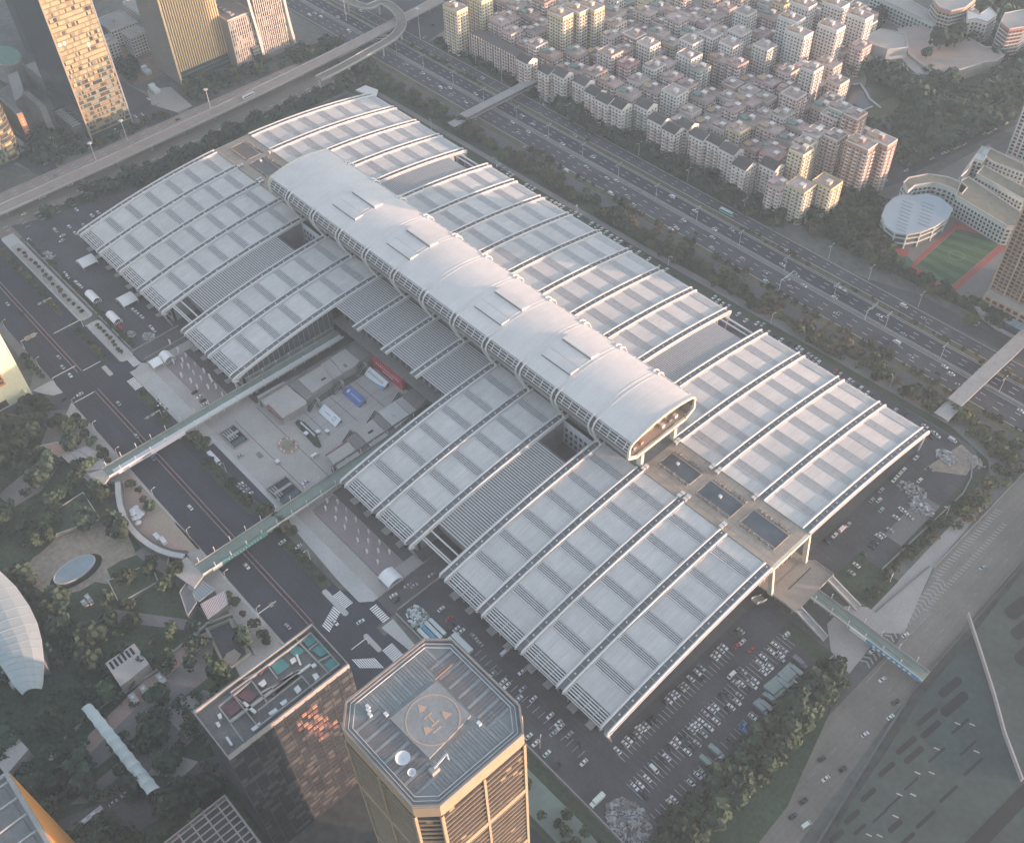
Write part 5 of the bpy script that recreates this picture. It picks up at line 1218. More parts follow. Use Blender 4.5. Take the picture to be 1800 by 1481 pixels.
for pts in ([(495, 810), (600, 725), (700, 800), (620, 880)], [(360, 930), (480, 835), (565, 910), (430, 1020)]): R1(pts, zr1, zr1+.9, 'roof_grille_dark', 'pit', top='paint_red')
for pts in ([(700, 690), (765, 640), (790, 680), (745, 720)], [(1245, 600), (1290, 580), (1320, 620), (1280, 660)], [(1060, 740), (1105, 700), (1140, 750), (1100, 790)], [(920, 880), (980, 840), (1000, 870), (950, 910)], [(805, 980), (880, 930), (905, 960), (830, 1005)], [(630, 1140), (720, 1070), (740, 1100), (660, 1165)], [(275, 1080), (310, 1065), (330, 1110), (305, 1130)], [(375, 1225), (400, 1215), (455, 1300), (430, 1310)], [(295, 1000), (330, 980), (345, 1030), (315, 1045)], [(1020, 450), (1070, 420), (1090, 460), (1040, 490)], [(1235, 500), (1275, 480), (1290, 510), (1250, 530)]):
    R1(pts, zr1, zr1+2.0, 'concrete', 'air_unit', top='white_metal')
b = MB()
def rp(a, c, z=zr1+1.4): p = G(330+a/5.697, 1080+c/5.697, z); return p
for A, B, w, m in (((430, 1070), (1120, 560), 1.2, 'concrete'), ((640, 660), (800, 880), .5, 'concrete'), ((740, 780), (1110, 570), .6, 'concrete'), ((790, 490), (900, 640), .5, 'concrete'), ((1100, 590), (1230, 500), .9, 'white_metal'), ((1080, 240), (1430, 600), .5, 'concrete'), ((700, 960), (1140, 620), .45, 'concrete'), ((310, 920), (430, 1080), .5, 'concrete'), ((1130, 600), (1260, 750), .4, 'concrete'), ((850, 740), (1060, 590), 1.5, 'paving'), ((560, 880), (680, 980), 1.3, 'mint'), ((1090, 400), (1130, 500), .9, 'mint'), ((430, 1090), (560, 1270), .4, 'concrete'), ((720, 600), (770, 540), .8, 'paint_red'), ((560, 650), (740, 560), .5, 'paving_light'), ((1310, 470), (1440, 400), .5, 'concrete'), ((1210, 350), (1320, 270), .5, 'concrete'), ((480, 820), (580, 920), .4, 'concrete'), ((310, 920), (640, 660), .7, 'concrete')):
    b.bar(rp(*A), rp(*B), w, 1.0, m)
part('ducts', b, t, 'stuff')
b = MB()
for k in range(9): p = rp(880+k*28, 790-k*22, zr1+.3); b.box(p[0]-.5, p[0]+.5, p[1]-1.4, p[1]+1.4, zr1, zr1+1.2, 'roof_grille_dark')
part('fan_row', b, t, 'stuff')
# octagonal tower -------------------------------------------------------------------------
H2 = 190.0; o2 = lambda a, c, z=H2: G(590+a/3.886, 1100+c/3.886, z)
# octagon squared up to the street grid
P8 = [o2(*q) for q in ((605, 92), (795, 95), (1255, 545), (1278, 735), (710, 1225), (525, 1230), (52, 705), (72, 520))]
ym = [p[1] for p in P8]; xm = [p[0] for p in P8]
oct_ = [(p[0], p[1]) for p in P8]
cxo, cyo = sum(xm)/8, sum(ym)/8
def oscale(k): return [(cxo+(x-cxo)*k, cyo+(y-cyo)*k) for x, y in oct_]
t = thing('octagonal_tower', 'octagonal bronze-lit tower with an orange ringed helicopter deck on its flat roof', 'tower', (cxo, cyo, 0))
b = MB(); b.prism(oct_, 0, H2-7, 'facade_glass_warm'); part('body', b, t)
b = MB(); b.prism(oscale(1.015), H2-7, H2-.6, 'bronze', 'roof_grille'); part('crown', b, t)
b = MB(); b.ribbon(oscale(1.0), .7, H2-.6, H2+.5, 'parapet', closed=True); part('parapet', b, t)
for k, m in ((.945, 'white_metal'), (.895, 'white_metal')): b = MB(); b.ribbon(oscale(k), .16, H2-.2, H2+.15, m, closed=True); part('gondola_rail', b, t)
b = MB(); b.ribbon(oscale(.985), .5, H2-.6, H2+.1, 'roof_grille_dark', closed=True); part('gutter', b, t)
sides = list(zip(oct_, oct_[1:]+oct_[:1]))
fb = MB(); z = 2
nside = 0
Vt = Vector((CX, CY))
for (A, B_) in sides:
    a, c = Vector(A), Vector(B_); mid = (a+c)/2; nrm = (mid-Vector((cxo, cyo))).normalized()
    if nrm.dot((Vt-mid).normalized()) < -.1: continue
    k = 0
    for f in range(int((H2-8)/3.3)):
        z = 1.5+f*3.3; e = nrm*.25
        fb.bar((a.x+e.x, a.y+e.y, z), (c.x+e.x, c.y+e.y, z), .45, .34, 'bronze')
        n = max(2, int((c-a).length/2.4))
        for k in range(n):
            m = R.choices(('bronze_glass', 'facade_glass', 'tan_panel_dark'), (6, 3, .5))[0]
            if m == 'bronze_glass': continue
            p0 = a.lerp(c, (k+.1)/n)+nrm*.06; p1 = a.lerp(c, (k+.9)/n)+nrm*.06
            q = [(p0.x, p0.y, z+.5), (p1.x, p1.y, z+.5), (p1.x, p1.y, z+2.7), (p0.x, p0.y, z+2.7)]; fb.poly(q, m)
    for tt in (0, .5, 1):
        p = a.lerp(c, tt)+nrm*.3
        if (c-a).length > 20 or tt != .5: fb.box(p.x-.45, p.x+.45, p.y-.45, p.y+.45, 0, H2-6.6, 'bronze')
    for zz in (H2-40, H2-84): e = nrm*.35; fb.bar((a.x+e.x, a.y+e.y, zz), (c.x+e.x, c.y+e.y, zz), .7, 3.0, 'bronze')
part('floor_bands', fb, t, 'stuff')
pd = o2(665, 640, H2)
b = MB(); q = [o2(*v)[:2] for v in ((690, 375), (925, 610), (640, 905), (370, 630))]; b.prism(q, H2-.5, H2+.25, 'helipad'); part('helipad', b, t)
ring = [(pd[0]+R_*math.cos(0), 0) for R_ in ()]
rad = (Vector(o2(848, 640))-Vector(o2(478, 640))).length/2
b = MB(); b.ribbon([(pd[0]+rad*math.cos(k*.13090), pd[1]+rad*math.sin(k*.13090)) for k in range(48)], .36, H2+.25, H2+.29, 'roof_paint', closed=True); part('ring_marking', b, t)
tri = [Vector(o2(*v)) for v in ((560, 535), (800, 600), (615, 750))]
for k in range(3):
    a, c, d = tri[k], tri[(k+1) % 3], tri[(k+2) % 3]; b = MB()
    b.poly([(a.x, a.y, H2+.3), tuple((a+(c-a)*.27).xy)+(H2+.3,), tuple((a+(c-a)*.16+(d-a)*.16).xy)+(H2+.3,), tuple((a+(d-a)*.3).xy)+(H2+.3,)], 'roof_paint')
    if b.v: 
        A_ = b.v; s_ = sum(A_[i][0]*A_[(i+1) % 4][1]-A_[(i+1) % 4][0]*A_[i][1] for i in range(4))
        if s_ < 0: b.f = [b.f[0][::-1]]
    part('corner_marking', b, t)
b = MB(); hc = Vector(o2(655, 640)); u = (Vector(o2(700, 600))-hc).normalized(); v = Vector((-u.y, u.x, 0))
def hb(a, c, w):
    A, B_ = hc+u*a[0]+v*a[1], hc+u*c[0]+v*c[1]; b.bar((A.x, A.y, H2+.28), (B_.x, B_.y, H2+.28), w, .06, 'roof_paint')
hb((-1.5, -1.7), (1.5, -1.7), .55); hb((-1.5, 1.7), (1.5, 1.7), .55); hb((0, -1.6), (0, 1.6), .5); hb((-2.6, -3.6), (.6, -3.6), .5); part('letter_marking', b, t)
gr = MB()
for tt in range(2):
    for k in range(26):
        f = .06+.88*k/25
        A, B_ = Vector(oct_[5]).lerp(Vector(oct_[6]), f), Vector(oct_[2]).lerp(Vector(oct_[1]), 1-f) if False else Vector(oct_[1]).lerp(Vector(oct_[2]), 1-f)
        C_, D_ = Vector(oct_[3]).lerp(Vector(oct_[4]), f), Vector(oct_[7]).lerp(Vector(oct_[0]), 1-f)
        P_, Q_ = (A, B_) if tt else (C_, D_)
        for s0, s1 in ((.05, .27), (.73, .95)):
            a, c = P_.lerp(Q_, s0), P_.lerp(Q_, s1); gr.bar((a.x, a.y, H2-.5+tt*.04), (c.x, c.y, H2-.5+tt*.04), .42 if k % 4 else 1.0, .1, 'helipad' if k % 4 == 0 else 'roof_grille_dark' if tt else 'helipad')
part('roof_grille', gr, t, 'stuff')
for (a, c, rr) in ((460, 905, 2.3), (522, 1003, 1.3)):
    p = o2(a, c, H2+1.5); b = MB(); b.tube([(p[0], p[1], H2-.4), (p[0], p[1], H2+1.4)], .25, 'white_metal'); n = 12
    C_ = [(p[0]+rr*math.cos(k*.5236), p[1]+rr*math.sin(k*.5236), H2+2.2) for k in range(n)]
    for k in range(n): b.poly([(p[0], p[1], H2+1.4), C_[k], C_[(k+1) % n]], 'banner_white'); b.poly([(p[0], p[1], H2+1.38), C_[(k+1) % n], C_[k]], 'banner_white')
    part('dish', b, t)
p = o2(675, 990); q_ = o2(765, 900); b = MB(); b.box(p[0]-1, p[0]+1, p[1]-1.4, p[1]+1.4, H2-.4, H2+2, 'concrete'); b.bar((p[0], p[1], H2+2), (q_[0], q_[1], H2+3), .5, .5, 'white_metal'); b.bar((q_[0], q_[1], H2+3), (q_[0]+1.6, q_[1]-.6, H2+2.4), .4, .4, 'white_metal'); part('gondola_crane', b, t)
p = o2(680, 375); q_ = o2(800, 275); b = MB(); b.bar((p[0], p[1], H2+1), (q_[0], q_[1], H2+1.4), .3, .3, 'brick_red'); part('windsock_mast', b, t)
for (a, c) in ((220, 550), (225, 575), (235, 605), (345, 603), (980, 665)): p = o2(a, c); b = MB(); b.box(p[0]-.7, p[0]+.7, p[1]-.5, p[1]+.5, H2-.4, H2+.6, 'banner_white'); part('roof_box', b, t)
# corner tower bottom left, partial roof, its neighbours -------------------------------------
pA = G(12, 1352, 100); t = thing('office_tower', 'tower at the bottom left corner with one sunlit orange side', 'tower', (pA[0]+30, pA[1]-30, 0))
b = MB(); b.box(pA[0], pA[0]+75, pA[1]-60, pA[1], 0, 98, 'sunlit_face', 'roof_grille'); part('body', b, t)
b = MB(); b.ribbon(rect(pA[0]+1, pA[0]+74, pA[1]-59, pA[1]-1), 2, 98, 100, 'concrete', closed=True); part('parapet', b, t)
b = MB()
for k in range(8):
    for j in range(5): b.box(pA[0]+5+k*8.4, pA[0]+12+k*8.4, pA[1]-12-j*10, pA[1]-4-j*10, 98, 98.8, 'concrete_dark')
for k in range(9): b.box(pA[0]+3.8+k*8.4, pA[0]+4.3+k*8.4, pA[1]-58, pA[1]-2, 98, 99.2, 'paving_light')
part('roof_frames', b, t, 'stuff')
t = thing('office_tower', 'tower roof with open pale roof trusses at the bottom edge of the picture', 'tower', (494, -176, 0))
b = MB(); b.box(463.5, 530, -202, -152, 0, 58, 'facade_glass', 'facade_dark'); part('body', b, t)
b = MB(); b.ribbon(rect(464, 529, -201, -152.5), 1, 58, 60, 'concrete', closed=True)
for k in range(12): b.bar((466+k*3, -200, 60), (466+k*3, -153, 60), .5, .5, 'concrete')
for k in range(8): b.bar((465, -199+k*6, 60.3), (500, -199+k*6, 60.3), .6, .5, 'concrete')
part('roof_truss', b, t, 'stuff')
# --- park pavilions ------------------------------------------------------------------------
def loft_shell(nm, label, cat, L, Rr, z0, z1, m, bulge, thick=.8, seam='concrete'):
    """curved shell between a left and a right edge polyline"""
    root = thing(nm, label, cat, ((L[0][0]+Rr[-1][0])/2, (L[0][1]+Rr[-1][1])/2, 0)); b = MB(); n = len(L); m_ = 5
    for j in range(n-1):
        for k in range(m_):
            def P(jj, kk, d=0):
                u = kk/m_; a, c = L[jj], Rr[jj]; w = bulge*(1-(2*u-1)**2); return (a[0]+(c[0]-a[0])*u, a[1]+(c[1]-a[1])*u, z0+(z1-z0)*jj/(n-1)+w-d)
            q = [P(j, k), P(j, k+1), P(j+1, k+1), P(j+1, k)]; b.poly(q, m); b.poly([(x, y, z-thick) for x, y, z in q[::-1]], m)
        a, c = L[j], L[j+1]
    for E in (0, m_):
        for j in range(n-1): 
            u = E/m_; A = (L, Rr)[E == m_]; za = z0+(z1-z0)*j/(n-1); zc = z0+(z1-z0)*(j+1)/(n-1); b.poly([(A[j][0], A[j][1], za), (A[j+1][0], A[j+1][1], zc), (A[j+1][0], A[j+1][1], zc-thick), (A[j][0], A[j][1], za-thick)], m)
    part('shell', b, root)
    return root, L, Rr
Lp = [G(-60, 960+i*26.4-2, 16)[:2] for i in range(9)]
ed = [(0, 1003), (28, 1030), (50, 1062), (64, 1092), (71, 1120), (74, 1148), (75, 1170), (73, 1195), (70, 1206)]
le = [(-60, 1010), (-60, 1060), (-50, 1100), (-38, 1130), (-20, 1150), (-4, 1163), (8, 1180), (22, 1202), (36, 1217)]
root, LL, RR = loft_shell('leaf_pavilion', 'large pale leaf-shaped shell roof at the left picture edge', 'pavilion', [G(*q, 16)[:2] for q in le], [G(*q, 16)[:2] for q in ed], 16, 14, 'leaf_roof', 3)
b = MB()
for j in range(9):
    for tt in (0, .5):
        if j == 8 and tt: continue
        f = lambda A: (A[j][0]*(1-tt)+A[min(j+1, 8)][0]*tt, A[j][1]*(1-tt)+A[min(j+1, 8)][1]*tt)
        a, c = f(LL), f(RR); z = 16-2*(j+tt)/8
        for k in range(5):
            u0, u1 = k/5, (k+1)/5; g_ = lambda u: z+3*(1-(2*u-1)**2)+.1
            b.bar((a[0]+(c[0]-a[0])*u0, a[1]+(c[1]-a[1])*u0, g_(u0)), (a[0]+(c[0]-a[0])*u1, a[1]+(c[1]-a[1])*u1, g_(u1)), .3, .2, 'paving_light')
part('rib', b, root, 'stuff'); b = MB(); b.prism([((x-RR[4][0])*.85+RR[4][0]-2, (y-RR[4][1])*.85+RR[4][1]) for x, y in (LL[2], LL[6], RR[6], RR[2])], 0, 13, 'concrete_dark'); part('wall', b, root)
# long white canopy with scalloped edges
cl = thing('fabric_canopy', 'long white scalloped fabric canopy across the sunken garden', 'canopy', (380, -174, 0))
for k in range(10):
    f0, f1 = k/10, (k+1)/10
    def E(f, s): return (152+118*f+s*(11+3*f)*.84, 1240+150*f-s*(11+3*f)*.5)
    b = MB(); n = 4
    for j in range(n):
        for i in range(4):
            def P(jj, ii):
                tt = jj/n; f = f0+(f1-f0)*tt; w = 1-.13*math.sin(math.pi*tt); s = (ii/4*2-1)*w; p = G(*E(f, s), 7.5); return (p[0], p[1], 7.5+1.2*(1-s*s)-.5*math.sin(math.pi*tt))
            b.poly([P(j, i), P(j, i+1), P(j+1, i+1), P(j+1, i)], 'mint'); b.poly([(x, y, z-.1) for x, y, z in (P(j+1, i), P(j+1, i+1), P(j, i+1), P(j, i))], 'mint')
    part('canopy_panel', b, cl)
b = MB()
for k in range(11): p = G(152+118*k/10, 1240+150*k/10, 0); q = G(152+118*k/10, 1240+150*k/10, 7); b.tube([(q[0], q[1], 0), (q[0], q[1], 7.9)], .2, 'white_metal')
part('mast', b, cl, 'stuff')
# oval glass pool pavilion
pc = G(131, 1000, 3); r = thing('oval_pavilion', 'oval pale blue glass disc ringed by a dark moat in the sandy garden', 'pavilion', (pc[0], pc[1], 0))
dx = Vector(G(167, 978, 3))-Vector(G(97, 1022, 3)); L1 = dx.length/2; ang = math.atan2(dx.y, dx.x); W1 = 6.8
def ov_(k, s): 
    a = k*.2618; x, y = L1*s*math.cos(a), W1*s*math.sin(a); return (pc[0]+x*math.cos(ang)-y*math.sin(ang), pc[1]+x*math.sin(ang)+y*math.cos(ang))
b = MB(); b.prism([ov_(k, 1.27) for k in range(24)], .05, .3, 'concrete_dark', 'dark_slot'); part('moat', b, r)
b = MB(); b.prism([ov_(k, .98) for k in range(24)], .3, 3, 'glass', 'oval_glass'); part('roof', b, r); b = MB(); b.ribbon([ov_(k, 1.0) for k in range(24)], .5, 2.6, 3.3, 'paving_light', closed=True); part('rim', b, r)
# slotted roofs of two small pavilions
for k, (pts, lab) in enumerate(((((185, 1165), (236, 1130), (262, 1166), (212, 1206)), 'grey pavilion roof with six slots in the park below the striped red roof'), (((-20, 1320), (18, 1281), (50, 1316), (10, 1362)), 'grey slotted pavilion roof at the left edge above the corner tower'))):
    q = [Vector(G(*p, 8)) for p in pts]; r = thing('slotted_pavilion', lab, 'pavilion', (q[0].x, q[0].y, 0)); b = MB(); b.prism([v_[:2] for v_ in q], 0, 8, 'concrete', 'paving'); part('body', b, r)
    for j in range(6):
        t0, t1 = .08+j*.14, .08+j*.14+.075; a0, a1 = q[0].lerp(q[1], t0), q[0].lerp(q[1], t1); c0, c1 = q[3].lerp(q[2], t0), q[3].lerp(q[2], t1)
        P_ = [a0.lerp(c0, .06), a1.lerp(c1, .06), a1.lerp(c1, .36), a0.lerp(c0, .36)]; b = MB(); b.prism([v_[:2] for v_ in P_], 8.0, 8.12, 'dark_slot'); part('slot', b, r)
# glass wedge and red striped roof
def wedge(nm, lab, cat, pts, z, m, sm, n, cut=None):
    q = [Vector(G(*p, z)) for p in pts]; r = thing(nm, lab, cat, (q[0].x, q[0].y, 0)); b = MB(); b.prism([v_[:2] for v_ in q], 0, z, 'concrete_dark', m); part('body', b, r)
    b = MB()
    for j in range(n+1):
        t_ = j/n; a, c = q[0].lerp(q[1], t_), q[3].lerp(q[2], t_); b.bar((a.x, a.y, z+.1), (c.x, c.y, z+.1), .35, .2, sm)
    for A, B_ in ((0, 1), (1, 2), (2, 3), (3, 0)): b.bar((q[A].x, q[A].y, z+.15), (q[B_].x, q[B_].y, z+.15), .5, .3, 'paving_light')
    part('roof_bars', b, r, 'stuff'); return r
wedge('glass_roof', 'pale glazed wedge roof beside the pink striped one', 'roof', [(331, 1031), (345, 1014), (377, 1036), (350, 1057)], 5, 'oval_glass', 'paving_light', 6)
wedge('dark_roof', 'dark pitched roof with one white seam, left of the glazed wedge', 'roof', [(316, 1040), (329, 1022), (346, 1058), (330, 1082)], 5, 'concrete_dark', 'concrete_dark', 2)
wedge('striped_roof', 'pink roof with slanting white stripes in the park corner by the boulevard', 'roof', [(353, 1062), (395, 1038), (401, 1060), (366, 1087)], 5, 'brick_red', 'banner', 16)
wedge('paved_roof', 'pinkish paved roof terrace at the park end of the white-striped footbridge', 'terrace', [(110, 802), (150, 785), (185, 800), (160, 850)], 4, 'paving', 'paving_dark', 3)
wedge('brown_roof', 'brown flat roof in the trees near the escalator stairs', 'terrace', [(64, 785), (100, 777), (132, 790), (95, 806)], 4, 'paving_pink', 'paving_warm', 2)
wedge('lawn_roof', 'large planted lawn roof in the park above the sandy garden', 'roof', [(100, 895), (146, 865), (176, 912), (40, 958)], 3, 'lawn', 'lawn', 3)
wedge('lawn_roof', 'planted roof wedge in the park below the sandy garden', 'roof', [(190, 1020), (265, 990), (278, 1022), (210, 1060)], 3, 'lawn', 'lawn', 2)
# crescent bench wall and its sunken terrace
cr = cp((120, 760), 4.627, [(400, 400), (405, 500), (420, 590), (455, 690), (510, 775), (580, 850), (660, 910), (740, 955), (830, 985), (940, 1005)], 5)
r = thing('crescent_walkway', 'long curved grey walkway wall bounding the park terrace', 'walkway', cr[4])
b = MB(); b.ribbon([c[:2] for c in cr], 3.2, 3.8, 5, 'concrete', top='paving_light'); part('deck', b, r); b = MB(); b.ribbon([(c[0]-.4, c[1]+2.2) for c in cr], .5, .1, 4.6, 'concrete_dark'); part('wall', b, r)
tp = cp((120, 760), 4.627, [(440, 420), (480, 330), (560, 400), (700, 640), (860, 720), (880, 850), (960, 960), (850, 950), (700, 890), (560, 790), (470, 650), (450, 520)], 0)
b = MB(); b.sheet([c[:2] for c in tp], .2, 'paving_pink'); q = cp((120, 760), 4.627, [(640, 690), (790, 640), (870, 730), (880, 800), (790, 850), (700, 800)]); b.sheet([c[:2] for c in q], .22, 'paving_warm'); struct('park_terrace', b)
for k, (a, c) in enumerate(((520, 630), (550, 608), (562, 634), (527, 656), (574, 650), (597, 660), (541, 694), (571, 684), (568, 730))):
    p = G(120+a/4.627, 760+c/4.627, 2.6); r = thing('parasol', 'white parasol in the cluster on the park terrace, %s from its boulevard end' % nth(k+1), 'parasol', (p[0], p[1], 0), 'white parasols on the terrace')
    b = MB(); n = 8; rr = 1.9
    for j in range(n): a0, a1 = j*.7854, (j+1)*.7854; b.poly([(p[0], p[1], 3.1), (p[0]+rr*math.cos(a0), p[1]+rr*math.sin(a0), 2.5), (p[0]+rr*math.cos(a1), p[1]+rr*math.sin(a1), 2.5)], 'banner_white')
    part('cover', b, r); b = MB(); b.tube([(p[0], p[1], .2), (p[0], p[1], 3)], .06, 'white_metal', 5); part('pole', b, r)
for k, (a, c) in enumerate(((718, 840), (768, 872))):
    p = G(120+a/4.627, 760+c/4.627, 2); b = MB(); b.box(p[0]-2.6, p[0]+2.6, p[1]-1.3, p[1]+1.3, .2, 2.2, 'banner_white', 'banner_white'); solo('white_booth', b, ['white booth on the park terrace, the one nearer the parasols', 'white booth on the park terrace, the one nearer the turquoise-bannered footbridge'][k], 'booth')
for lab, pts in (('open-framed stair tower at the far end of the crescent walkway', ((305, 395), (385, 395), (388, 490), (310, 470))), ('open-framed stair tower at the near end of the crescent walkway', ((815, 990), (930, 1010), (920, 1090), (808, 1070)))):
    q = [c[:2] for c in cp((120, 760), 4.627, pts, 4)]; b = MB(); b.prism(q, 0, 1.5, 'concrete_dark', 'dark_slot'); b.ribbon(q, .7, 1.5, 4, 'concrete', closed=True); solo('stair_tower', b, lab, 'stairwell')
# sunken garden clutter, white objects in the park
for k, (px, py, w, d_2) in enumerate(((158, 1055, 3.4, 1.6), (150, 1062, 2, 2), (135, 1128, 2.4, 1.2), (140, 1140, 2, 3), (88, 1140, 3, 1), (95, 1332, 4.5, 3.4), (255, 1215, 2.6, 2.2), (285, 1195, 3.4, 2.4), (237, 1230, 3.4, 2.4), (8, 1190, 3, 2), (25, 1205, 2.4, 2), (70, 945, 3, 1.4), (112, 748, 3.2, 1.2))):
    p = G(px, py); b = MB(); b.box(p[0]-w, p[0]+w, p[1]-d_2/2-.4, p[1]+d_2/2+.4, 0, 2.4, 'concrete', 'paving_light'); b.box(p[0]-w*.4, p[0]+w*.2, p[1]-.6, p[1]+.6, 2.4, 3.2, 'banner_white')
    solo('park_kiosk', b, ['pale stepped kiosk among trees below the oval disc', 'small square kiosk touching the stepped one', 'white bench block in the brown clearing', 'white planter block below the bench block', 'pale low block by the leaf-shaped roof', 'white square kiosk beside the corner tower', 'square garden kiosk, middle of three in a row', 'square garden kiosk, nearest the boulevard of three', 'square garden kiosk, nearest the white canopy', 'pale block at the foot of the leaf-shaped roof', 'second pale block by the leaf-shaped roof tip', 'small white plinth above the lawn roof', 'white and cream ramp box beside the escalators'][k], 'kiosk')
b = MB()
for A, B_ in (((345, 1120), (352, 1095)), ((290, 1160), (362, 1100)), ((180, 1240), (300, 1165)), ((115, 1300), (180, 1240)), ((362, 1098), (410, 1080)), ((410, 1080), (450, 1150))):
    a, c = G(*A), G(*B_); b.bar((a[0], a[1], .8), (c[0], c[1], .8), 1.2, 1.6, 'concrete')
solo('garden_wall', b, 'long pale walls edging the sunken garden strip', 'wall')
b = MB(); q = [G(*p)[:2] for p in ((365, 1108), (405, 1092), (440, 1150), (400, 1180))]; b.ribbon(q, 1.6, 0, 2.4, 'concrete', closed=True, top='moss_roof'); solo('garden_wall', b, 'planted wall ring round the dark sunken court by the roof-plant tower', 'wall')
b = MB(); b.sheet(q, .12, 'asphalt_mid'); q = [G(*p)[:2] for p in ((398, 1148), (412, 1140), (424, 1150), (410, 1172), (396, 1186), (392, 1160))]; b.sheet(q, .14, 'paving_warm'); struct('sunken_court', b)
# --- green-grey low slab with pill-shaped marks at the bottom right ----------------------------------------
t = thing('marked_slab', 'wide grey-green low slab with rows of pill-shaped marks, bottom right', 'building', (720, 60, 0))
b = MB(); b.prism([(633, 130), (629, 250), (627, 420), (900, 420), (900, -200), (700, -200), (655, -30), (640, 60)], 0, 6, 'slab_green'); part('roof', b, t)
def pill(px, py, L, w, m='dark_slot', z=6.05, a=None):
    p = G(px, py, z); ang_ = a if a is not None else math.radians(84); P_ = []
    for k in range(12):
        th = k*.5236; u = (L/2-w/2)*(1 if math.cos(th) > 0 else -1)+w/2*math.cos(th); v = w/2*math.sin(th); P_.append((p[0]+u*math.cos(ang_)-v*math.sin(ang_), p[1]+u*math.sin(ang_)+v*math.cos(ang_)))
    b = MB(); b.prism(P_, 6.0, z, m); part('slot', b, t)
S = 3.357
for a, c, L, w in ((975, 560, 16, 4.4), (1000, 660, 19, 5), (838, 735, 15, 2.6), (860, 810, 14, 3), (715, 905, 14, 2.8), (760, 960, 13, 3), (600, 1045, 11, 2.4), (492, 1195, 10, 2.4), (395, 1325, 10, 2.6), (305, 1440, 9, 2.6), (1110, 1030, 14, 1.6), (965, 1190, 13, 1.6), (1035, 790, 13, 1.4), (1080, 920, 12, 1.4), (895, 960, 12, 1.2), (830, 1340, 13, 1.8), (720, 1460, 10, 2), (640, 1240, 12, 1.0), (745, 1130, 10, 1.0), (650, 1380, 9, 2.6), (440, 1400, 8, 1.6), (560, 1320, 10, 1.0)): pill(1380+a/S, 1040+c/S, L, w)
for px, py, L, w in ((1790, 1068, 18, 8), (1798, 1105, 16, 7), (1808, 1148, 18, 8)): pill(px, py, L, w)
for a, c in ((1018, 775), (1104, 781), (895, 923), (1130, 940), (782, 1066), (866, 1066), (675, 1193), (756, 1195), (652, 1322), (495, 1432), (558, 1436)): pill(1380+a/S, 1040+c/S, 2.8, .7, 'paving', 6.12, math.radians(20))
A = [G(1380+a/S, 1040+c/S, 9) for a, c in ((1083, 118), (1160, 350), (1240, 600), (1300, 820), (1405, 1100))]
b = MB(); b.ribbon([p[:2] for p in A], .8, 6, 9, 'paving'); part('upstand', b, t)
A = [G(1380+a/S, 1040+c/S, 6.1) for a, c in ((1405, 1130), (1060, 1481), (1130, 1560), (1480, 1190))]; b = MB(); b.prism([p[:2] for p in A], 6.0, 6.1, 'dark_slot'); part('slot', b, t)
# --- bottom edge lawn strip with shrubs right of the octagonal tower is planted in the tree section
# --- far side: school, oval gym, towers, museum --------------------------------------------
def extr(nm, lab, cat, px, z, m, top, z0=0, win=None):
    q = [G(*p, z)[:2] for p in px]; r = thing(nm, lab, cat, (q[0][0], q[0][1], 0)); b = MB(); b.prism(q, z0, z, m, top); part('body', b, r)
    b = MB(); b.ribbon(q, .7, z, z+1, 'paving_light', closed=True); part('parapet', b, r)
    if win:
        b = MB(); n = len(q); A_ = sum(q[k][0]*q[(k+1) % n][1]-q[(k+1) % n][0]*q[k][1] for k in range(n)); q2 = q if A_ > 0 else q[::-1]
        for k in range(n):
            a, c = Vector(q2[k]), Vector(q2[(k+1) % n]); e = (c-a); L = e.length; nr = Vector((e.y, -e.x)).normalized(); nn = max(1, int(L/win))
            if L < 3: continue
            for f in range(int(z/3.4)):
                for j in range(nn):
                    p0, p1 = a.lerp(c, (j+.2)/nn)+nr*.12, a.lerp(c, (j+.75)/nn)+nr*.12; zz = .9+f*3.4
                    b.bar((p0.x, p0.y, zz+.9), (p1.x, p1.y, zz+.9), .3, 1.8, 'window_dark')
                b.bar(tuple((a+nr*.5).to_3d()+Vector((0, 0, .4+f*3.4))), tuple((c+nr*.5).to_3d()+Vector((0, 0, .4+f*3.4))), 1.2, .5, 'mint')
        part('windows', b, r, 'stuff')
    return r
extr('school_building', 'curved cream school wing hugging the oval gym', 'school', [(1588, 322), (1597, 313), (1630, 307), (1665, 312), (1690, 322), (1700, 330), (1690, 342), (1668, 330), (1640, 322), (1608, 326), (1596, 336)], 16, 'mint', 'moss_roof', win=3)
extr('school_building', 'long straight cream school wing running to the tan tower', 'school', [(1690, 318), (1702, 312), (1800, 378), (1800, 400), (1770, 398), (1680, 345)], 16, 'mint', 'moss_roof', win=3)
extr('school_building', 'middle cream school wing behind the long one', 'school', [(1716, 306), (1730, 292), (1800, 330), (1800, 352)], 16, 'mint', 'moss_roof', win=3)
extr('school_building', 'farthest cream school wing by the white tower', 'school', [(1722, 270), (1735, 259), (1800, 290), (1800, 306), (1745, 286)], 17, 'mint', 'moss_roof', win=3)
extr('school_building', 'short cream stair block joining the school wings', 'school', [(1700, 300), (1712, 280), (1728, 285), (1740, 262), (1726, 258), (1690, 308)], 18, 'mint', 'mint', win=3)
q = cp((1380, 230), 4.0024, [(830, 445), (900, 455), (1000, 440), (1100, 470), (1185, 545), (1150, 610), (1060, 670), (960, 710), (860, 728), (770, 715), (700, 660), (680, 590), (710, 520), (765, 470)], 14)
r = thing('oval_gymnasium', 'oval gymnasium with a pale blue roof scored by short dark slots', 'gymnasium', (q[0][0], q[0][1], 0))
b = MB(); b.prism([c[:2] for c in q], 12.6, 14, 'paving_light', 'gym_roof'); part('roof', b, r)
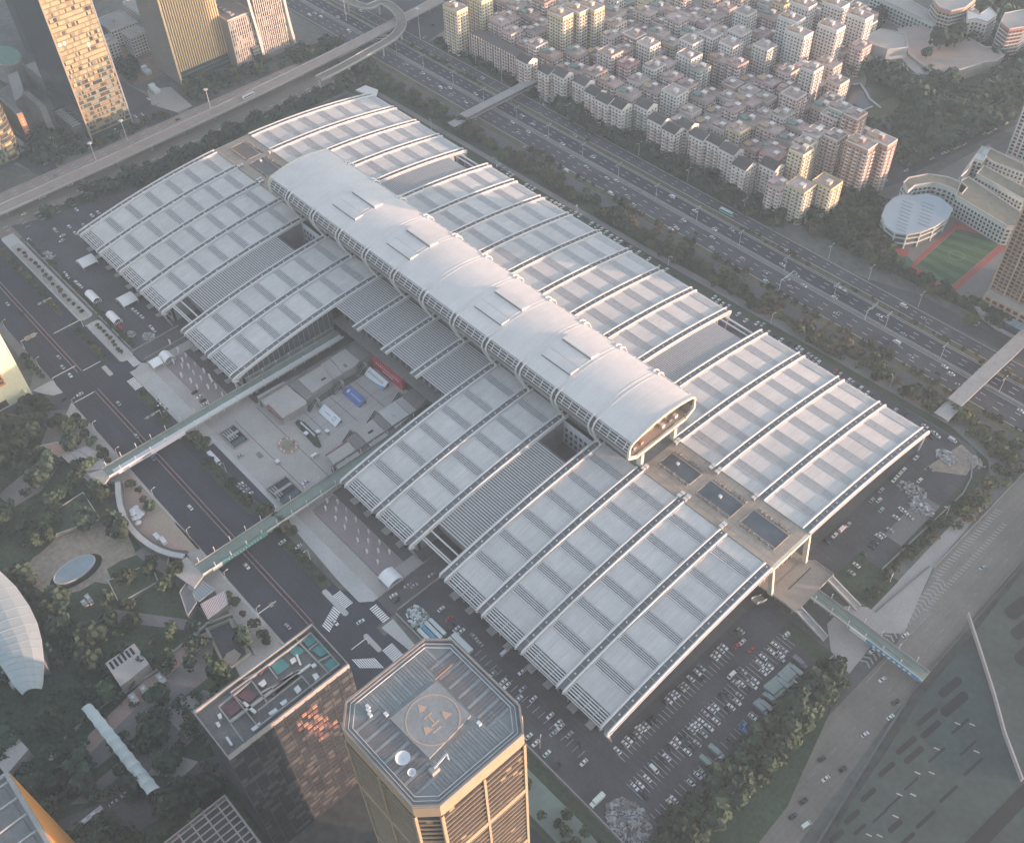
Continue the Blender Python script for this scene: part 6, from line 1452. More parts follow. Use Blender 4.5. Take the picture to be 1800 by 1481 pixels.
gx = sum(c[0] for c in q)/len(q); gy = sum(c[1] for c in q)/len(q); sc_ = lambda k: [(gx+(c[0]-gx)*k, gy+(c[1]-gy)*k) for c in q]
b = MB(); b.prism(sc_(.93), 0, 12.6, 'glass'); part('glass_wall', b, r)
for z in (4, 8.6): b = MB(); b.ribbon(sc_(.95), 1.2, z, z+.9, 'mint', closed=True); part('gallery', b, r)
b = MB()
for c in sc_(.955): b.box(c[0]-.4, c[0]+.4, c[1]-.4, c[1]+.4, 0, 12.6, 'mint')
part('columns', b, r, 'stuff')
for k in range(9):
    for s in (0, 1):
        a, c = (830+s*140-k*6, 490+k*24+s*10), (900+s*150-k*6, 520+k*24+s*12)
        if k > 6 and s: continue
        p0, p1 = cp((1380, 230), 4.0024, [a, c], 14.1); b = MB(); b.bar(p0, p1, .55, .3, 'grey_metal'); part('roof_slot', b, r)
# tan tower (right edge)
t = thing('apartment_tower', 'tall tan brick apartment tower with deep balconies at the right edge', 'tower', (520, 440, 0))
b = MB(); b.box(500, 548, 419, 470, 0, 232, 'brick_red', 'paving'); part('body', b, t)
for nm, axis, c, a0, a1, o, sd in (('balconies', 'y', 419, 500, 548, -1, 1), ('balconies', 'x', 548, 419, 470, 1, 2)):
    b = MB(); n = int((a1-a0)/3.4); w = (a1-a0)/n
    for f in range(70):
        z = 16+f*3.05
        for k in range(n):
            u = a0+w*k
            if axis == 'y': b.box(u+.5, u+w-.5, c-.3, c, z+.7, z+2.4, 'window_dark'); b.box(u+.2, u+w-.2, c-(1.3 if k % 3 else .6), c, z, z+.55, 'brick_tan')
            else: b.box(c, c+.3, u+.5, u+w-.5, z+.7, z+2.4, 'window_dark'); b.box(c, c+(1.3 if k % 3 else .6), u+.2, u+w-.2, z, z+.55, 'brick_tan')
    for k in range(0, n+1, 3):
        u = a0+w*k
        if axis == 'y': b.box(u-.5, u+.5, c-1.4, c, 12, 232, 'brick_tan')
        else: b.box(c, c+1.4, u-.5, u+.5, 12, 232, 'brick_tan')
    part(nm, b, t, 'stuff')
b = MB(); b.box(500, 548, 412, 419, 0, 15, 'brick_tan', 'paving')
for k in range(9): b.box(502+k*5, 505+k*5, 411.7, 412, 2, 9, 'window_dark'); b.box(502+k*5, 505+k*5, 411.7, 412, 10.5, 13, 'window_dark')
part('arcade_base', b, t)
b = MB(); b.box(520, 560, 404, 411, 0, 8, 'teal_glass', 'oval_glass')
for k in range(9): b.box(520+k*4.6, 520.3+k*4.6, 403.9, 411.1, 8, 8.3, 'paving_light')
solo('glass_arcade', b, 'low glass-roofed arcade at the foot of the tan tower', 'arcade')
t = thing('apartment_tower', 'pale grey-white tower leaning in at the right edge beside the park road', 'tower', (440, 600, 0))
b = MB(); b.box(418, 470, 594, 640, 0, 150, 'house_white', 'paving'); part('body', b, t)
b = MB()
for f in range(46):
    z = 3+f*3.15
    for k in range(12): b.box(419+k*4.2, 421.6+k*4.2, 593.7, 594, z, z+1.6, 'window_dark'); b.box(418.8+k*4.2, 422+k*4.2, 593.2, 594, z-.5, z-.1, 'mint')
for k in range(5): b.box(418+k*12.6, 419+k*12.6, 592.6, 594, 0, 150, 'mint')
part('windows', b, t, 'stuff')
# museum-like low complex and neighbours
extr('cultural_hall', 'grey flat-roofed hall corner with blue-grey glass wall beside the pink roof terrace', 'building', [(1517, 68), (1548, 52), (1590, 60), (1596, 84), (1560, 88), (1535, 80)], 20, 'steel_roof', 'paving', win=None)
extr('cultural_centre', 'broad low building with a pinkish stepped roof terrace and round trees', 'building', [(1578, 52), (1630, 45), (1640, 46), (1660, 58), (1676, 53), (1732, 84), (1742, 84), (1765, 98), (1750, 108), (1730, 110), (1675, 127), (1642, 130), (1618, 112), (1597, 95), (1597, 84)], 11, 'concrete', 'concrete_pink')
extr('colonnade_block', 'grey block with a row of slots below the pink roof terrace', 'building', [(1596, 96), (1642, 132), (1616, 135), (1575, 100)], 9, 'mint', 'paving', win=3)
b = MB(); extr('arcade_block', 'long pale block of tall square openings at the top edge', 'building', [(1532, -8), (1640, 42), (1720, 22), (1700, 6), (1640, 24), (1560, -20)], 16, 'mint', 'paving', win=4)
extr('round_tower', 'pinkish tower with curved balconies at the top edge', 'apartment block', [(1640, 0), (1652, 14), (1672, 20), (1696, 14), (1716, -2), (1700, -20), (1660, -20)], 30, 'house_paint', 'paving', win=3).children[0].color = (.42, .26, .2, 1)
extr('round_tower', 'dull red tower block at the top right edge', 'apartment block', [(1760, 40), (1775, 52), (1800, 48), (1820, 30), (1800, 18), (1766, 24)], 32, 'house_paint', 'paving', win=3).children[0].color = (.34, .16, .14, 1)
extr('apartment_block', 'white apartment pair with balconies near the top right corner', 'apartment block', [(1700, 18), (1722, 26), (1740, 14), (1752, 28), (1736, 40), (1716, 34), (1700, 36)], 26, 'house_white', 'house_white', win=3)
extr('warehouse', 'warehouse with a broad pale teal roof behind the yellow blocks', 'warehouse', [(1044, 12), (1118, -14), (1124, 0), (1060, 26)], 12, 'brick_red', 'teal_roof', win=5)
b = MB(); q = [G(*p)[:2] for p in ((1500, 150), (1512, 148), (1520, 160), (1528, 175), (1548, 191))]; b.ribbon(q, 2, .3, 1.0, 'paving_light'); solo('pond_walk', b, 'pale curved walkway along the edge of the dark pond', 'walkway')
b = MB(); q = [G(*p)[:2] for p in ((1510, 198), (1534, 188))]; b.ribbon(q, 1.6, .3, .9, 'paving_light'); solo('pond_weir', b, 'short pale weir at the lower corner of the pond', 'weir')
extr('gatehouse', 'mossy flat-roofed gatehouse by the park road junction', 'gatehouse', [(1572, 262), (1590, 250), (1612, 268), (1600, 280)], 7, 'mint', 'moss_roof')
# ================================================================== OLD APARTMENT QUARTER
def house_proto(name, w, d, h, style, seed):
    q = random.Random(seed)
    r = thing(name, 'house', 'apartment block', (0, 0, 0), 'apartment blocks of the old quarter')
    X, Y = w/2, d/2; fh = 3.05; nf = int(h/fh); split = h-6.2 if style == 'gable' else h
    b = MB(); b.box(-X, X, -Y, Y, 0, split, 'house_paint', 'house_roof'); part('body', b, r, local=True)
    if style == 'gable':
        b = MB(); b.box(-X-.25, X+.25, -Y-.25, Y+.25, split, h, 'house_white', 'house_roof'); part('upper_storeys', b, r, local=True)
        b = MB(); e = .5; i = 0
        b.v = [(-X-e, -Y-e, h+.1), (X+e, -Y-e, h+.1), (X+e, Y+e, h+.1), (-X-e, Y+e, h+.1), (-X-e, Y*.1, h+3.4), (X+e, Y*.1, h+3.4)]
        b.f = [(0, 1, 5, 4), (2, 3, 4, 5), (3, 2, 1, 0)]; b.m = [b.mi('roof_tile')]*3; b.f += [(1, 2, 5), (3, 0, 4)]; b.m += [b.mi('house_white')]*2; part('roof', b, r, local=True)
    else:
        b = MB(); b.ribbon(rect(-X+.15, X-.15, -Y+.15, Y-.15), .3, h, h+1.0, 'house_white' if q.random() < .6 else 'house_paint', closed=True); part('parapet', b, r, local=True)
        b = MB(); ox, oy = q.uniform(-X*.4, X*.4), q.uniform(-Y*.3, Y*.4); b.box(ox-1.8, ox+1.8, oy-1.7, oy+1.7, h, h+2.9, 'house_paint', 'house_white'); b.box(ox-2.1, ox+2.1, oy-2, oy+2, h+2.9, h+3.15, 'house_white'); part('stair_head', b, r, local=True)
        b = MB(); tx, ty = -ox*.7+q.choice((-2, 2)), -oy*.6
        for k in range(q.choice((1, 2, 3))): b.tube([(tx+k*1.5, ty, h), (tx+k*1.5, ty, h+1.8)], .65, 'steel_roof' if k else 'paving_light', 7)
        part('water_tank', b, r, local=True)
        if q.random() < .6:
            b = MB(); b.box(-X+.6, -X+w*.45, -Y+.6, -Y+d*.45, h+2.1, h+2.3, q.choice(('teal_roof', 'house_roof', 'brick_tan', 'house_roof'))); b.box(-X+.8, -X+1, -Y+.8, -Y+1, h, h+2.1, 'grey_metal'); b.box(-X+w*.4, -X+w*.4+.2, -Y+.8, -Y+1, h, h+2.1, 'grey_metal'); part('roof_shed', b, r, local=True)
    b = MB(); bal = MB()
    bx = max(2, int(d/3.2)); by = max(2, int(w/3.2)); balx = q.randrange(bx); baly = q.randrange(by)
    for f in range(nf):
        z = f*fh+1.0; g_ = .27 if z > split-1 else 0
        for k in range(bx):
            u = -Y+d*(k+.5)/bx; b.box(X+g_, X+g_+.08, u-.9, u+.9, z-.1, z+1.6, 'window_dark')
            if k % 2 == balx % 2 and style != 'plain': bal.box(X+g_, X+g_+1.0, u-1.4, u+1.4, z-1, z+.1, 'house_white')
            else: bal.box(X+g_, X+g_+.3, u-.95, u+.95, z-.22, z-.05, 'house_white')
        for k in range(by):
            u = -X+w*(k+.5)/by; b.box(u-.75, u+.75, -Y-g_-.08, -Y-g_, z, z+1.45, 'window_dark')
            if k % 2 == baly % 2: bal.box(u-1.4, u+1.4, -Y-g_-1.0, -Y-g_, z-1, z+.05, 'house_white')
            else: bal.box(u-.95, u+.95, -Y-g_-.3, -Y-g_, z-.22, z-.05, 'house_white')
    for k in range(by): u = -X+w*(k+.5)/by; b.box(u-.7, u+.7, Y, Y+.08, 1, h-2, 'window_dark')
    part('windows', b, r, 'stuff', local=True); part('balconies', bal, r, 'stuff', local=True)
    return r
PRO = {}
for k, (st, w, d, h) in enumerate((('gable', 14, 12, 26), ('gable', 12.5, 13, 25), ('flat', 14, 13, 18), ('flat', 17, 13, 21), ('flat', 13, 15, 25), ('flat', 15, 15, 14), ('flat', 17, 15, 28), ('flat', 16, 14, 31), ('flat', 13, 14, 38), ('flat', 20, 13, 42), ('flat', 19, 13, 22), ('plain', 14, 14, 23))):
    PRO[k] = (house_proto('apartment_house', w, d, h, st, 100+k), w, d, h)
used = {k: False for k in PRO}
PINK = [(.56, .41, .36), (.50, .37, .33), (.58, .47, .42), (.47, .37, .34), (.6, .5, .44), (.45, .32, .29), (.56, .52, .48)]
WHITE = [(.62, .60, .56), (.58, .55, .50)]; YEL = [(.62, .53, .32), (.58, .50, .34)]; BRN = [(.42, .27, .21)]; GRN = [(.36, .41, .36)]
placed = []
def place_house(k, x, y, col, label, rz=0):
    if not inview(x, y, 20, 40): return
    src, w, d, h = PRO[k]
    if rz % 2: w, d = d, w
    placed.append((x, y, w, d))
    c4 = (*col, 1)
    if not used[k]:
        used[k] = True; o = src; o.location = (x, y, 0); o.rotation_euler = (0, 0, 0); o['label'] = label; o.color = c4
        for ch in o.children: ch.color = c4
        return o
    return copytree(src, (x, y, 0), 0, label, None, c4)
cname = {0: 'pink', 1: 'white', 2: 'yellow', 3: 'brown', 4: 'greenish'}
# row facing the highway
front = [((40, 560), 1), ((150, 650), 0), ((290, 700), 0), ((545, 700), 0), ((680, 850), 0), ((825, 935), 1), ((960, 890), 1), ((1095, 1005), 0), ((1255, 1060), 0), ((1400, 1150), 0), ((1530, 1290), 1)]
fp = [(G(1040+a/5.697, 60+c/5.697, 26), k, PINK[(i*3) % 7] if i not in (3,) else GRN[0]) for i, ((a, c), k) in enumerate(front)]
fp += [(G(780+a/5.697, c/5.697, 26), k, PINK[i % 4]) for i, ((a, c), k) in enumerate((((830, 590), 0), ((1050, 690), 1), ((1190, 730), 0), ((1400, 810), 0)))]
fp += [(G(1280+165/5.697, 120+940/5.697, 26), 1, PINK[2]), (G(1280+440/5.697, 120+960/5.697, 26), 0, PINK[6])]
fp.sort(key=lambda t_: t_[0][0])
for i, (p, k, col) in enumerate(fp):
    place_house(k, p[0], p[1], col, 'dark pitched-roof block with white top storeys in the highway row, %s from the flyover end' % nth(i+1))
# long block with white pilasters
pa, pb = G(832, 52, 24), G(915, 92, 24)
t = thing('long_apartment_block', 'long reddish block with white pilasters facing the highway', 'apartment block', ((pa[0]+pb[0])/2, pa[1], 0)); ya = (pa[1]+pb[1])/2
b = MB(); b.box(pa[0], pb[0], ya-6, ya+7, 0, 22, 'brick_red', 'roof_tile'); part('body', b, t)
b = MB(); n = 18
for k in range(n+1):
    x = pa[0]+(pb[0]-pa[0])*k/n; b.box(x-.35, x+.35, ya-6.6, ya-6, 2, 23, 'house_white')
    if k < n:
        for f in range(7): b.box(x+.7, x+2.6, ya-6.1, ya-6, 1.5+f*3, 3+f*3, 'window_dark'); b.box(x+.5, x+2.8, ya-6.9, ya-6, .6+f*3, 1.0+f*3, 'house_white') if k % 3 else None
part('facade', b, t, 'stuff'); placed.append(((pa[0]+pb[0])/2, ya, pb[0]-pa[0]+4, 16))
# named single blocks: (roof centre px, proto, colour list, words)
NB = [((800, 12), 9, YEL[0], 'tall cream-yellow slab at the flyover end of the old quarter'), ((843, -6), 9, YEL[0], 'cream-yellow slab cut by the top edge beside the tall slab'),
      ((985, 22), 9, YEL[0], 'first of three yellow towers near the top edge, nearest the flyover'), ((1014, 14), 9, YEL[1], 'middle one of the three yellow towers near the top edge'), ((1040, 10), 9, YEL[0], 'third of the yellow towers, beside the teal warehouse'),
      ((1115, 60), 7, BRN[0], 'brown block with striped balconies below the teal warehouse'), ((1140, 75), 7, WHITE[1], 'white-banded block with a stepped side below the teal warehouse'), ((1215, 70), 7, WHITE[0], 'white balcony block, lowest of the white cluster toward the flyover'), ((1212, 95), 6, WHITE[0], 'white block with a plain blank wall facing the sun'),
      ((1285, 75), 7, WHITE[0], 'white balcony block in the middle of the white cluster'), ((1250, 60), 7, WHITE[0], 'white block behind the blank-walled one'), ((1300, 55), 7, WHITE[1], 'white block with shaded court beside it'), ((1345, 80), 7, WHITE[1], 'pale block at the park-side end of the white cluster'), ((1310, 20), 7, WHITE[0], 'white block alone above the dark court'),
      ((1392, 30), 9, WHITE[0], 'white slab of the hillside row, nearest the old quarter'), ((1405, 55), 9, WHITE[0], 'white slab with one wall lit yellow by the sun'), ((1462, 44), 9, WHITE[0], 'white slab of the hillside row beside the pond trees'), ((1413, 5), 9, WHITE[0], 'white slab behind the hillside row at the top edge'), ((1470, 5), 9, WHITE[0], 'white slab at the top edge above the pond trees'), ((1512, 25), 9, WHITE[0], 'white slab next to the grey arcade building'),
      ((1428, 118), 8, WHITE[1], 'slender cream tower at the park edge of the old quarter'), ((1395, 165), 7, PINK[0], 'dark-roofed block with white balcony bands near the pond'), ((1504, 200), 8, BRN[0], 'brown tower right below the pond weir'), ((1478, 188), 8, GRN[0], 'green-grey balcony tower beside the brown tower'), ((1452, 203), 7, PINK[0], 'pink-brown block left of the green-grey tower'),
      ((1432, 232), 8, WHITE[1], 'cream tower with a stepped white roof'), ((1414, 250), 8, YEL[1], 'yellow balcony tower with a roof garden'), ((1395, 265), 8, YEL[0], 'lower yellow balcony tower with planted roof'), ((1455, 240), 8, PINK[1], 'mauve tower behind the cream stepped tower'), ((1476, 245), 6, PINK[5], 'dull mauve block between mauve tower and slab'),
      ((1515, 250), 9, BRN[0], 'big brown slab with striped roof, wide face to the sun'), ((1535, 246), 9, BRN[0], 'second half of the big brown slab nearest the park road'), ((1476, 280), 5, GRN[0], 'low green-roofed block in front of the big brown slab'),
      ((1370, 322), 4, PINK[0], 'mauve block with white balconies at the road corner'), ((1408, 325), 6, YEL[1], 'olive-yellow block at the road corner beside the mauve one'), ((1440, 322), 6, YEL[0], 'olive-yellow block nearest the park road junction'), ((1348, 272), 6, (.5, .28, .26), 'reddish pink flat-roofed block behind the highway row'),
      ((1073, 90), 6, PINK[2], 'salmon tower with white parapet near the long pilaster block'), ((1104, 110), 4, (.5, .3, .27), 'salmon pink block with open roof yard'), ((1098, 85), 4, PINK[5], 'dark red block with a green roof'), ((1150, 115), 4, WHITE[0], 'white-framed block with a dark roof and stepped stair head'), ((1230, 118), 4, GRN[0], 'green-walled block with a white roof edge')]
for (px, k, col, lab) in NB:
    h = PRO[k][3]; p = G(px[0], px[1], h)
    if any(abs(p[0]-a)*2 < PRO[k][1]+w-3 and abs(p[1]-c)*2 < PRO[k][2]+d-3 for a, c, w, d in placed): 
        p = (p[0]+3, p[1]+6)
    place_house(k, p[0], p[1], col, lab)
# remaining infill by streets
QU = [(-45, 418), (122, 414), (336, 418), (352, 470), (356, 510), (304, 536), (262, 585), (264, 622), (214, 705), (214, 790), (60, 800), (-60, 640), (-100, 500), (-95, 452)]
def inside(x, y, P):
    c = False; n = len(P)
    for i in range(n):
        (x1_, y1_), (x2_, y2_) = P[i], P[(i+1) % n]
        if (y1_ > y) != (y2_ > y) and x < (x2_-x1_)*(y-y1_)/(y2_-y1_)+x1_: c = not c
    return c
q = random.Random(21); row = 0; y = 425.0
while y < 790:
    row += 1; x = -100+q.uniform(0, 8); cnt = 0
    while x < 360:
        k = q.choices((2, 3, 4, 5, 10, 11, 6), (5, 5, 3, 5, 3, 4, 1))[0]; w, d, h = PRO[k][1:]
        X, Y = x+w/2, y+q.uniform(-1.2, 1.2)
        if inside(X, Y, QU) and inview(X, Y, h, 12) and not any(abs(X-a)*2 < w+ww-1 and abs(Y-c)*2 < d+dd-1 for a, c, ww, dd in placed) and q.random() < .96:
            cnt += 1; ci = q.randrange(7); col = PINK[ci] if q.random() < .9 else q.choice(WHITE+YEL)
            nm = ('dusty pink', 'red-brown', 'salmon', 'grey-pink', 'buff', 'dark pink', 'pale grey')[ci]
            place_house(k, X, Y, col, '%s flat-roofed block, %s along the %s lane back from the highway' % (nm, nth(cnt), nth(row)))
        x += w+q.uniform(1.2, 4.2)
    y += 18.6+q.uniform(0, 1.6)
for k in PRO:
    if not used[k]:
        for ch in list(PRO[k][0].children): bpy.data.objects.remove(ch)
        bpy.data.objects.remove(PRO[k][0])
# ================================================================== TREES
def crown_mesh(name, r, h0, h1, n, leaf, m, seed, lobes=6):
    q = random.Random(seed); b = MB(); hc = (h0+h1)/2; hh = (h1-h0)/2
    L = [(q.uniform(-.45, .45)*r, q.uniform(-.45, .45)*r, hc+q.uniform(-.35, .45)*hh, r*q.uniform(.48, .72), hh*q.uniform(.5, .75)) for _ in range(lobes)]
    i_m = b.mi(m)
    for k in range(n):
        cx_, cy_, cz_, rr, rh = L[k % lobes]; u = q.uniform(-.55, 1); a = q.uniform(0, 6.283); s = math.sqrt(1-u*u); jit = q.uniform(.82, 1.12)
        N = Vector((s*math.cos(a), s*math.sin(a), u)); P = Vector((cx_+rr*N.x*jit, cy_+rr*N.y*jit, cz_+rh*N.z*jit))
        T = (N+Vector((q.uniform(-.8, .8), q.uniform(-.8, .8), q.uniform(-.5, .8)))).normalized()
        e = T.cross(Vector((.3, .2, 1))).normalized(); g_ = e.cross(T); w = leaf*q.uniform(.6, 1.25); i = len(b.v)
        for ua, va in ((-1, -.7), (.9, -1), (1, .8), (-.7, 1)): b.v.append(tuple(P+e*ua*w*.5+g_*va*w*.5))
        b.f.append((i, i+1, i+2, i+3)); b.m.append(i_m)
    return b
TP = []
for k, (m, r) in enumerate((('foliage', 3.6), ('foliage', 4.4), ('foliage_dry', 4.2), ('foliage_light', 4.0), ('foliage_deep', 4.8), ('foliage', 2.4), ('foliage_dry', 2.6))):
    t = thing('broadleaf_tree', 'tree', 'tree', (0, 0, 0), 'trees')
    part('crown', crown_mesh('crown', r, 2.2, 2.2+r*1.5, 230, r*.42, m, 40+k), t, local=True)
    b = MB(); b.tube([(0, 0, 0), (.1, 0, 2.2), (.05, .1, 3.4)], .28, 'bark', 6, .16)
    for a in range(4): b.tube([(0, 0, 2.0), (r*.4*math.cos(a*1.57+.4), r*.4*math.sin(a*1.57+.4), 2.2+r*.6)], .12, 'bark', 4, .05)
    part('trunk', b, t, local=True); TP.append(t)
tused = [False]*7; NT = [0]
def tree(k, x, y, label, group, s=1.0):
    NT[0] += 1; rz = R.uniform(0, 6.28)
    if not tused[k]:
        tused[k] = True; o = TP[k]; o.location = (x, y, 0); o.rotation_euler = (0, 0, rz); o['label'] = label; o['group'] = group
    else: o = copytree(TP[k], (x, y, 0), rz, label, group)
    s *= R.uniform(.85, 1.15); o.scale = (s, s, s*R.uniform(.85, 1.15)); return o
def tree_row(pts, kinds, text, group, s=1.0):
    for i, (x, y) in enumerate(pts): tree(R.choice(kinds), x, y, text % nth(i+1), group, s)
for j, (x0, x1, y0, y1) in enumerate(STRIPS):
    n = int((x1-x0)/6.4); tree_row([(x0+4+(x1-x0-6)*(k+.3+R.uniform(0, .4))/n, (y0+y1)/2+R.uniform(-.6, .6)) for k in range(n) if x0+4+(x1-x0-6)*k/n > -48], (5, 5, 6) if j < 3 else (0, 5, 5), 'small tree in boulevard planting bed %s, %%s along it from the far end' % ('one', 'two', 'three', 'four', 'five')[j], 'boulevard trees', .9)
tree_row([(-34+k*6.2, -36.5+R.uniform(-1, 1)) for k in range(17)], (5, 6), 'shrubby tree in the first forecourt-side walk, %s from the far end', 'shrub walk trees', .62)
tree_row([(86+k*4.6, -35.5+R.uniform(-1, 1)) for k in range(9)], (5, 6), 'shrubby tree in the walk by the small marquees, %s from the far end', 'shrub walk trees', .6)
tree_row([(82+k*5, -86+R.uniform(-1, 1)) for k in range(8) if 82+k*5 < 112], (5, 0), 'tree along the walk by the bright yellow building, %s from the far end', 'park-side street trees', .8)
tree_row([(x, -88+R.uniform(-1.5, 1.5)) for x in (160, 168, 176, 184, 192, 200, 206, 232, 240, 248, 256, 340, 346, 356, 366, 374, 378)], (0, 1, 6), 'tree on the park side of the boulevard, %s from the far end', 'park-side street trees', .8)
tree_row([G(*p)[:2] for p in ((345, 770), (352, 778), (340, 775), (358, 790), (362, 785), (470, 905), (478, 912), (488, 918), (500, 925), (505, 935), (515, 940))], (0, 1, 2), 'tree by the bridge ends on the plaza kerb, %s of that cluster', 'plaza kerb trees', .95)
# belt beside the packed car park
pts = []
q = random.Random(31)
while len(pts) < 62:
    x, y = q.uniform(589, 606), q.uniform(-24, 112)
    if x > 604-abs(y-45)*.05 or any((x-a)**2+(y-c)**2 < 16 for a, c in pts) or (y > 70 and x > 602): continue
    pts.append((x, y))
pts.sort(key=lambda p: -p[1]); tree_row(pts, (1, 4, 4, 0), 'tree in the belt between packed car park and west road, %s from the striped bridge', 'belt trees by the west road', 1.15)
pts = [(q.uniform(474, 600), q.uniform(-50, -36)) for _ in range(26)]; pts.sort(); tree_row(pts, (5, 5, 6), 'small round shrub tree on the lawn strip right of the octagonal tower, %s along', 'lawn strip shrubs', 1.0)
# park trees
PARKCLR = [(262, -138, 24), (300, -86, 16), (324, -84, 14), (325, -105, 12), (347, -98, 10), (395, -92, 18), (347, -150, 14), (366, -168, 10), (362, -185, 10), (352, -200, 8), (390, -174, 9), (245, -88, 18), (270, -95, 14), (290, -190, 24), (315, -192, 20), (232, -122, 8), (174, -130, 12), (190, -148, 12), (228, -158, 8), (172, -108, 10)]
pts = []; q = random.Random(77); tries = 0
while len(pts) < 150 and tries < 6000:
    tries += 1; x, y = q.uniform(128, 440), q.uniform(-232, -92)
    if any((x-a)**2+(y-c)**2 < r_*r_ for a, c, r_ in PARKCLR) or any((x-a)**2+(y-c)**2 < 27 for a, c in pts): continue
    if 350 < x < 386 and -190 < y < -95 and q.random() < .75: continue
    if y > -82-abs(x-270)*.02: continue
    pts.append((x, y))
pts.sort(); tree_row(pts, (0, 1, 4, 4, 1), 'park tree in the wooded garden across the boulevard, %s counted from the yellow building', 'trees of the park', 1.25)
# masses that read as one
def wood(name, poly, n, kinds, sc_, label, seed, leafn=70, zmax=None):
    q = random.Random(seed); xs = [p[0] for p in poly]; ys = [p[1] for p in poly]; V = []; F = []; M_ = []; names = []; cnt = 0; tries = 0
    T_ = [(TP[k].children[0] if TP[k].children[0].name.startswith('crown') else TP[k].children[1]).data for k in kinds]
    C_ = [[tuple(v.co) for v in me.vertices] for me in T_]
    for k in kinds:
        nm_ = T_[kinds.index(k)].materials[0].name; names.append(nm_)
    while cnt < n and tries < n*20:
        tries += 1; x, y = q.uniform(min(xs), max(xs)), q.uniform(min(ys), max(ys))
        if not inside(x, y, poly) or (236 < x < 352 and 636 < y < 722 and not (y < 655 and x > 285)) or (262 < x < 326 and 553 < y < 607): continue
        cnt += 1; j = q.randrange(len(kinds)); s = sc_*q.uniform(.7, 1.2); a = q.uniform(0, 6.28); c, s_ = math.cos(a)*s, math.sin(a)*s; sz = s*q.uniform(.8, 1.2)
        idx = q.sample(range(230), leafn)
        for f in idx:
            i = len(V)
            for v in C_[j][4*f:4*f+4]: V.append((x+v[0]*c-v[1]*s_, y+v[0]*s_+v[1]*c, (v[2]-1.4)*sz))
            F.append((i, i+1, i+2, i+3)); M_.append(j)
    me = bpy.data.meshes.new(name); me.from_pydata(V, [], F)
    for nm_ in names: me.materials.append(MATS[nm_])
    me.polygons.foreach_set('material_index', M_); me.update(); o = bpy.data.objects.new(name, me); link(o); return tag(o, label, 'trees', None, 'stuff')
wood('tree_belt', [(-75, 302), (590, 305), (592, 314), (540, 318), (-85, 316)], 300, (0, 1, 2, 2, 3), 1.0, 'long belt of green and rusty trees between the hall lane and the highway', 1, 90)
wood('tree_belt', [(-80, 280), (-20, 292), (-20, 316), (-85, 316)], 40, (1, 2, 2), 1.15, 'rusty trees filling the corner behind the hall and the flyover', 2)
wood('tree_strip', [(140, 325.5), (600, 325.5), (600, 330.5), (140, 330.5)], 110, (0, 2, 5), .7, 'thin strip of trees between slip lane and highway', 3)
wood('tree_strip', [(-70, 367), (40, 367), (40, 371), (-70, 371)], 26, (2, 5), .6, 'low shrubs on the far highway divider near the flyover', 4)
wood('tree_strip', [(330, 367), (640, 367), (640, 371), (330, 371)], 60, (2, 5, 6), .6, 'low shrubs on the far highway divider toward the tan tower', 5)
wood('tree_strip', [(-50, 386), (90, 388), (90, 400), (-50, 402)], 50, (1, 2, 4), .85, 'trees before the apartment blocks between flyover and covered footbridge', 6)
wood('tree_strip', [(104, 384), (345, 385), (356, 392), (340, 402), (104, 402)], 150, (1, 4, 4, 0), 1.1, 'thick green trees lining the highway before the pitched-roof blocks', 7, 90)
wood('tree_strip', [(352, 402), (368, 400), (440, 402), (530, 404), (530, 412), (445, 412), (400, 440), (380, 470), (362, 464), (352, 430)], 170, (1, 2, 3, 4), 1.15, 'broad belt of olive trees round the school sports ground', 8, 90)
wood('tree_strip', [(-62, -10), (-50, 40), (-46, 276), (-60, 276), (-66, 20)], 90, (4, 1, 4), 1.1, 'dark trees along the verge between elevated road and hall', 9)
wood('tree_clump', [(-48, 62), (-24, 90), (-12, 108), (-34, 118), (-52, 100)], 34, (4,), 1.3, 'dense dark clump of trees by the hall corner below the elevated road', 10)
wood('woodland', [(300, 560), (362, 514), (372, 528), (404, 690), (420, 900), (250, 900), (300, 700), (268, 690), (246, 640), (262, 608), (300, 606)], 520, (4, 4, 1), 1.7, 'dark wooded park filling the ground around the pond and the pink roof terrace', 11, 80)
wood('woodland', [(262, 590), (258, 570), (292, 548), (306, 540), (330, 530), (356, 512), (330, 556), (300, 552)], 60, (4, 1, 3), 1.2, 'trees on the near bank of the pond', 12)
wood('woodland', [(244, 640), (228, 700), (212, 760), (212, 660), (240, 600)], 60, (4, 1), 1.4, 'trees behind the white hillside slabs', 13)
wood('tree_strip', [(596, 306), (650, 306), (650, 330), (596, 330)], 30, (1, 4), 1.1, 'trees past the far corner of the west road', 14)
wood('tree_strip', [(580, 205), (590, 240), (592, 300), (578, 314), (560, 316), (560, 309), (580, 296), (584, 280)], 46, (2, 3, 1), 1.0, 'olive trees round the curve behind the lorry park corner', 15)
wood('hedge', [(579, 160), (585, 160), (582, 262), (578, 262)], 46, (5, 0), .7, 'hedge between lorry park wall and footpath', 16)
wood('hedge', [(-40, -28.6), (122, -28.6), (122, -25.6), (-40, -25.6)], 110, (5, 0), .42, 'low hedge along the yard wall', 17, 50)
wood('tree_strip', [(-158, 172), (-124, 170), (-120, 260), (-140, 262), (-143, 205), (-156, 200)], 60, (1, 3, 4), 1.1, 'trees at the feet of the two beige towers', 18)
wood('tree_strip', [(-136, 262), (-112, 262), (-106, 326), (-128, 318)], 44, (1, 4), 1.1, 'trees on the green island below the ramp loop', 19)
wood('tree_strip', [(-150, 20), (-122, 24), (-122, 66), (-166, 62), (-180, 40)], 50, (4, 1), 1.1, 'trees on the forecourt of the golden tower', 20)
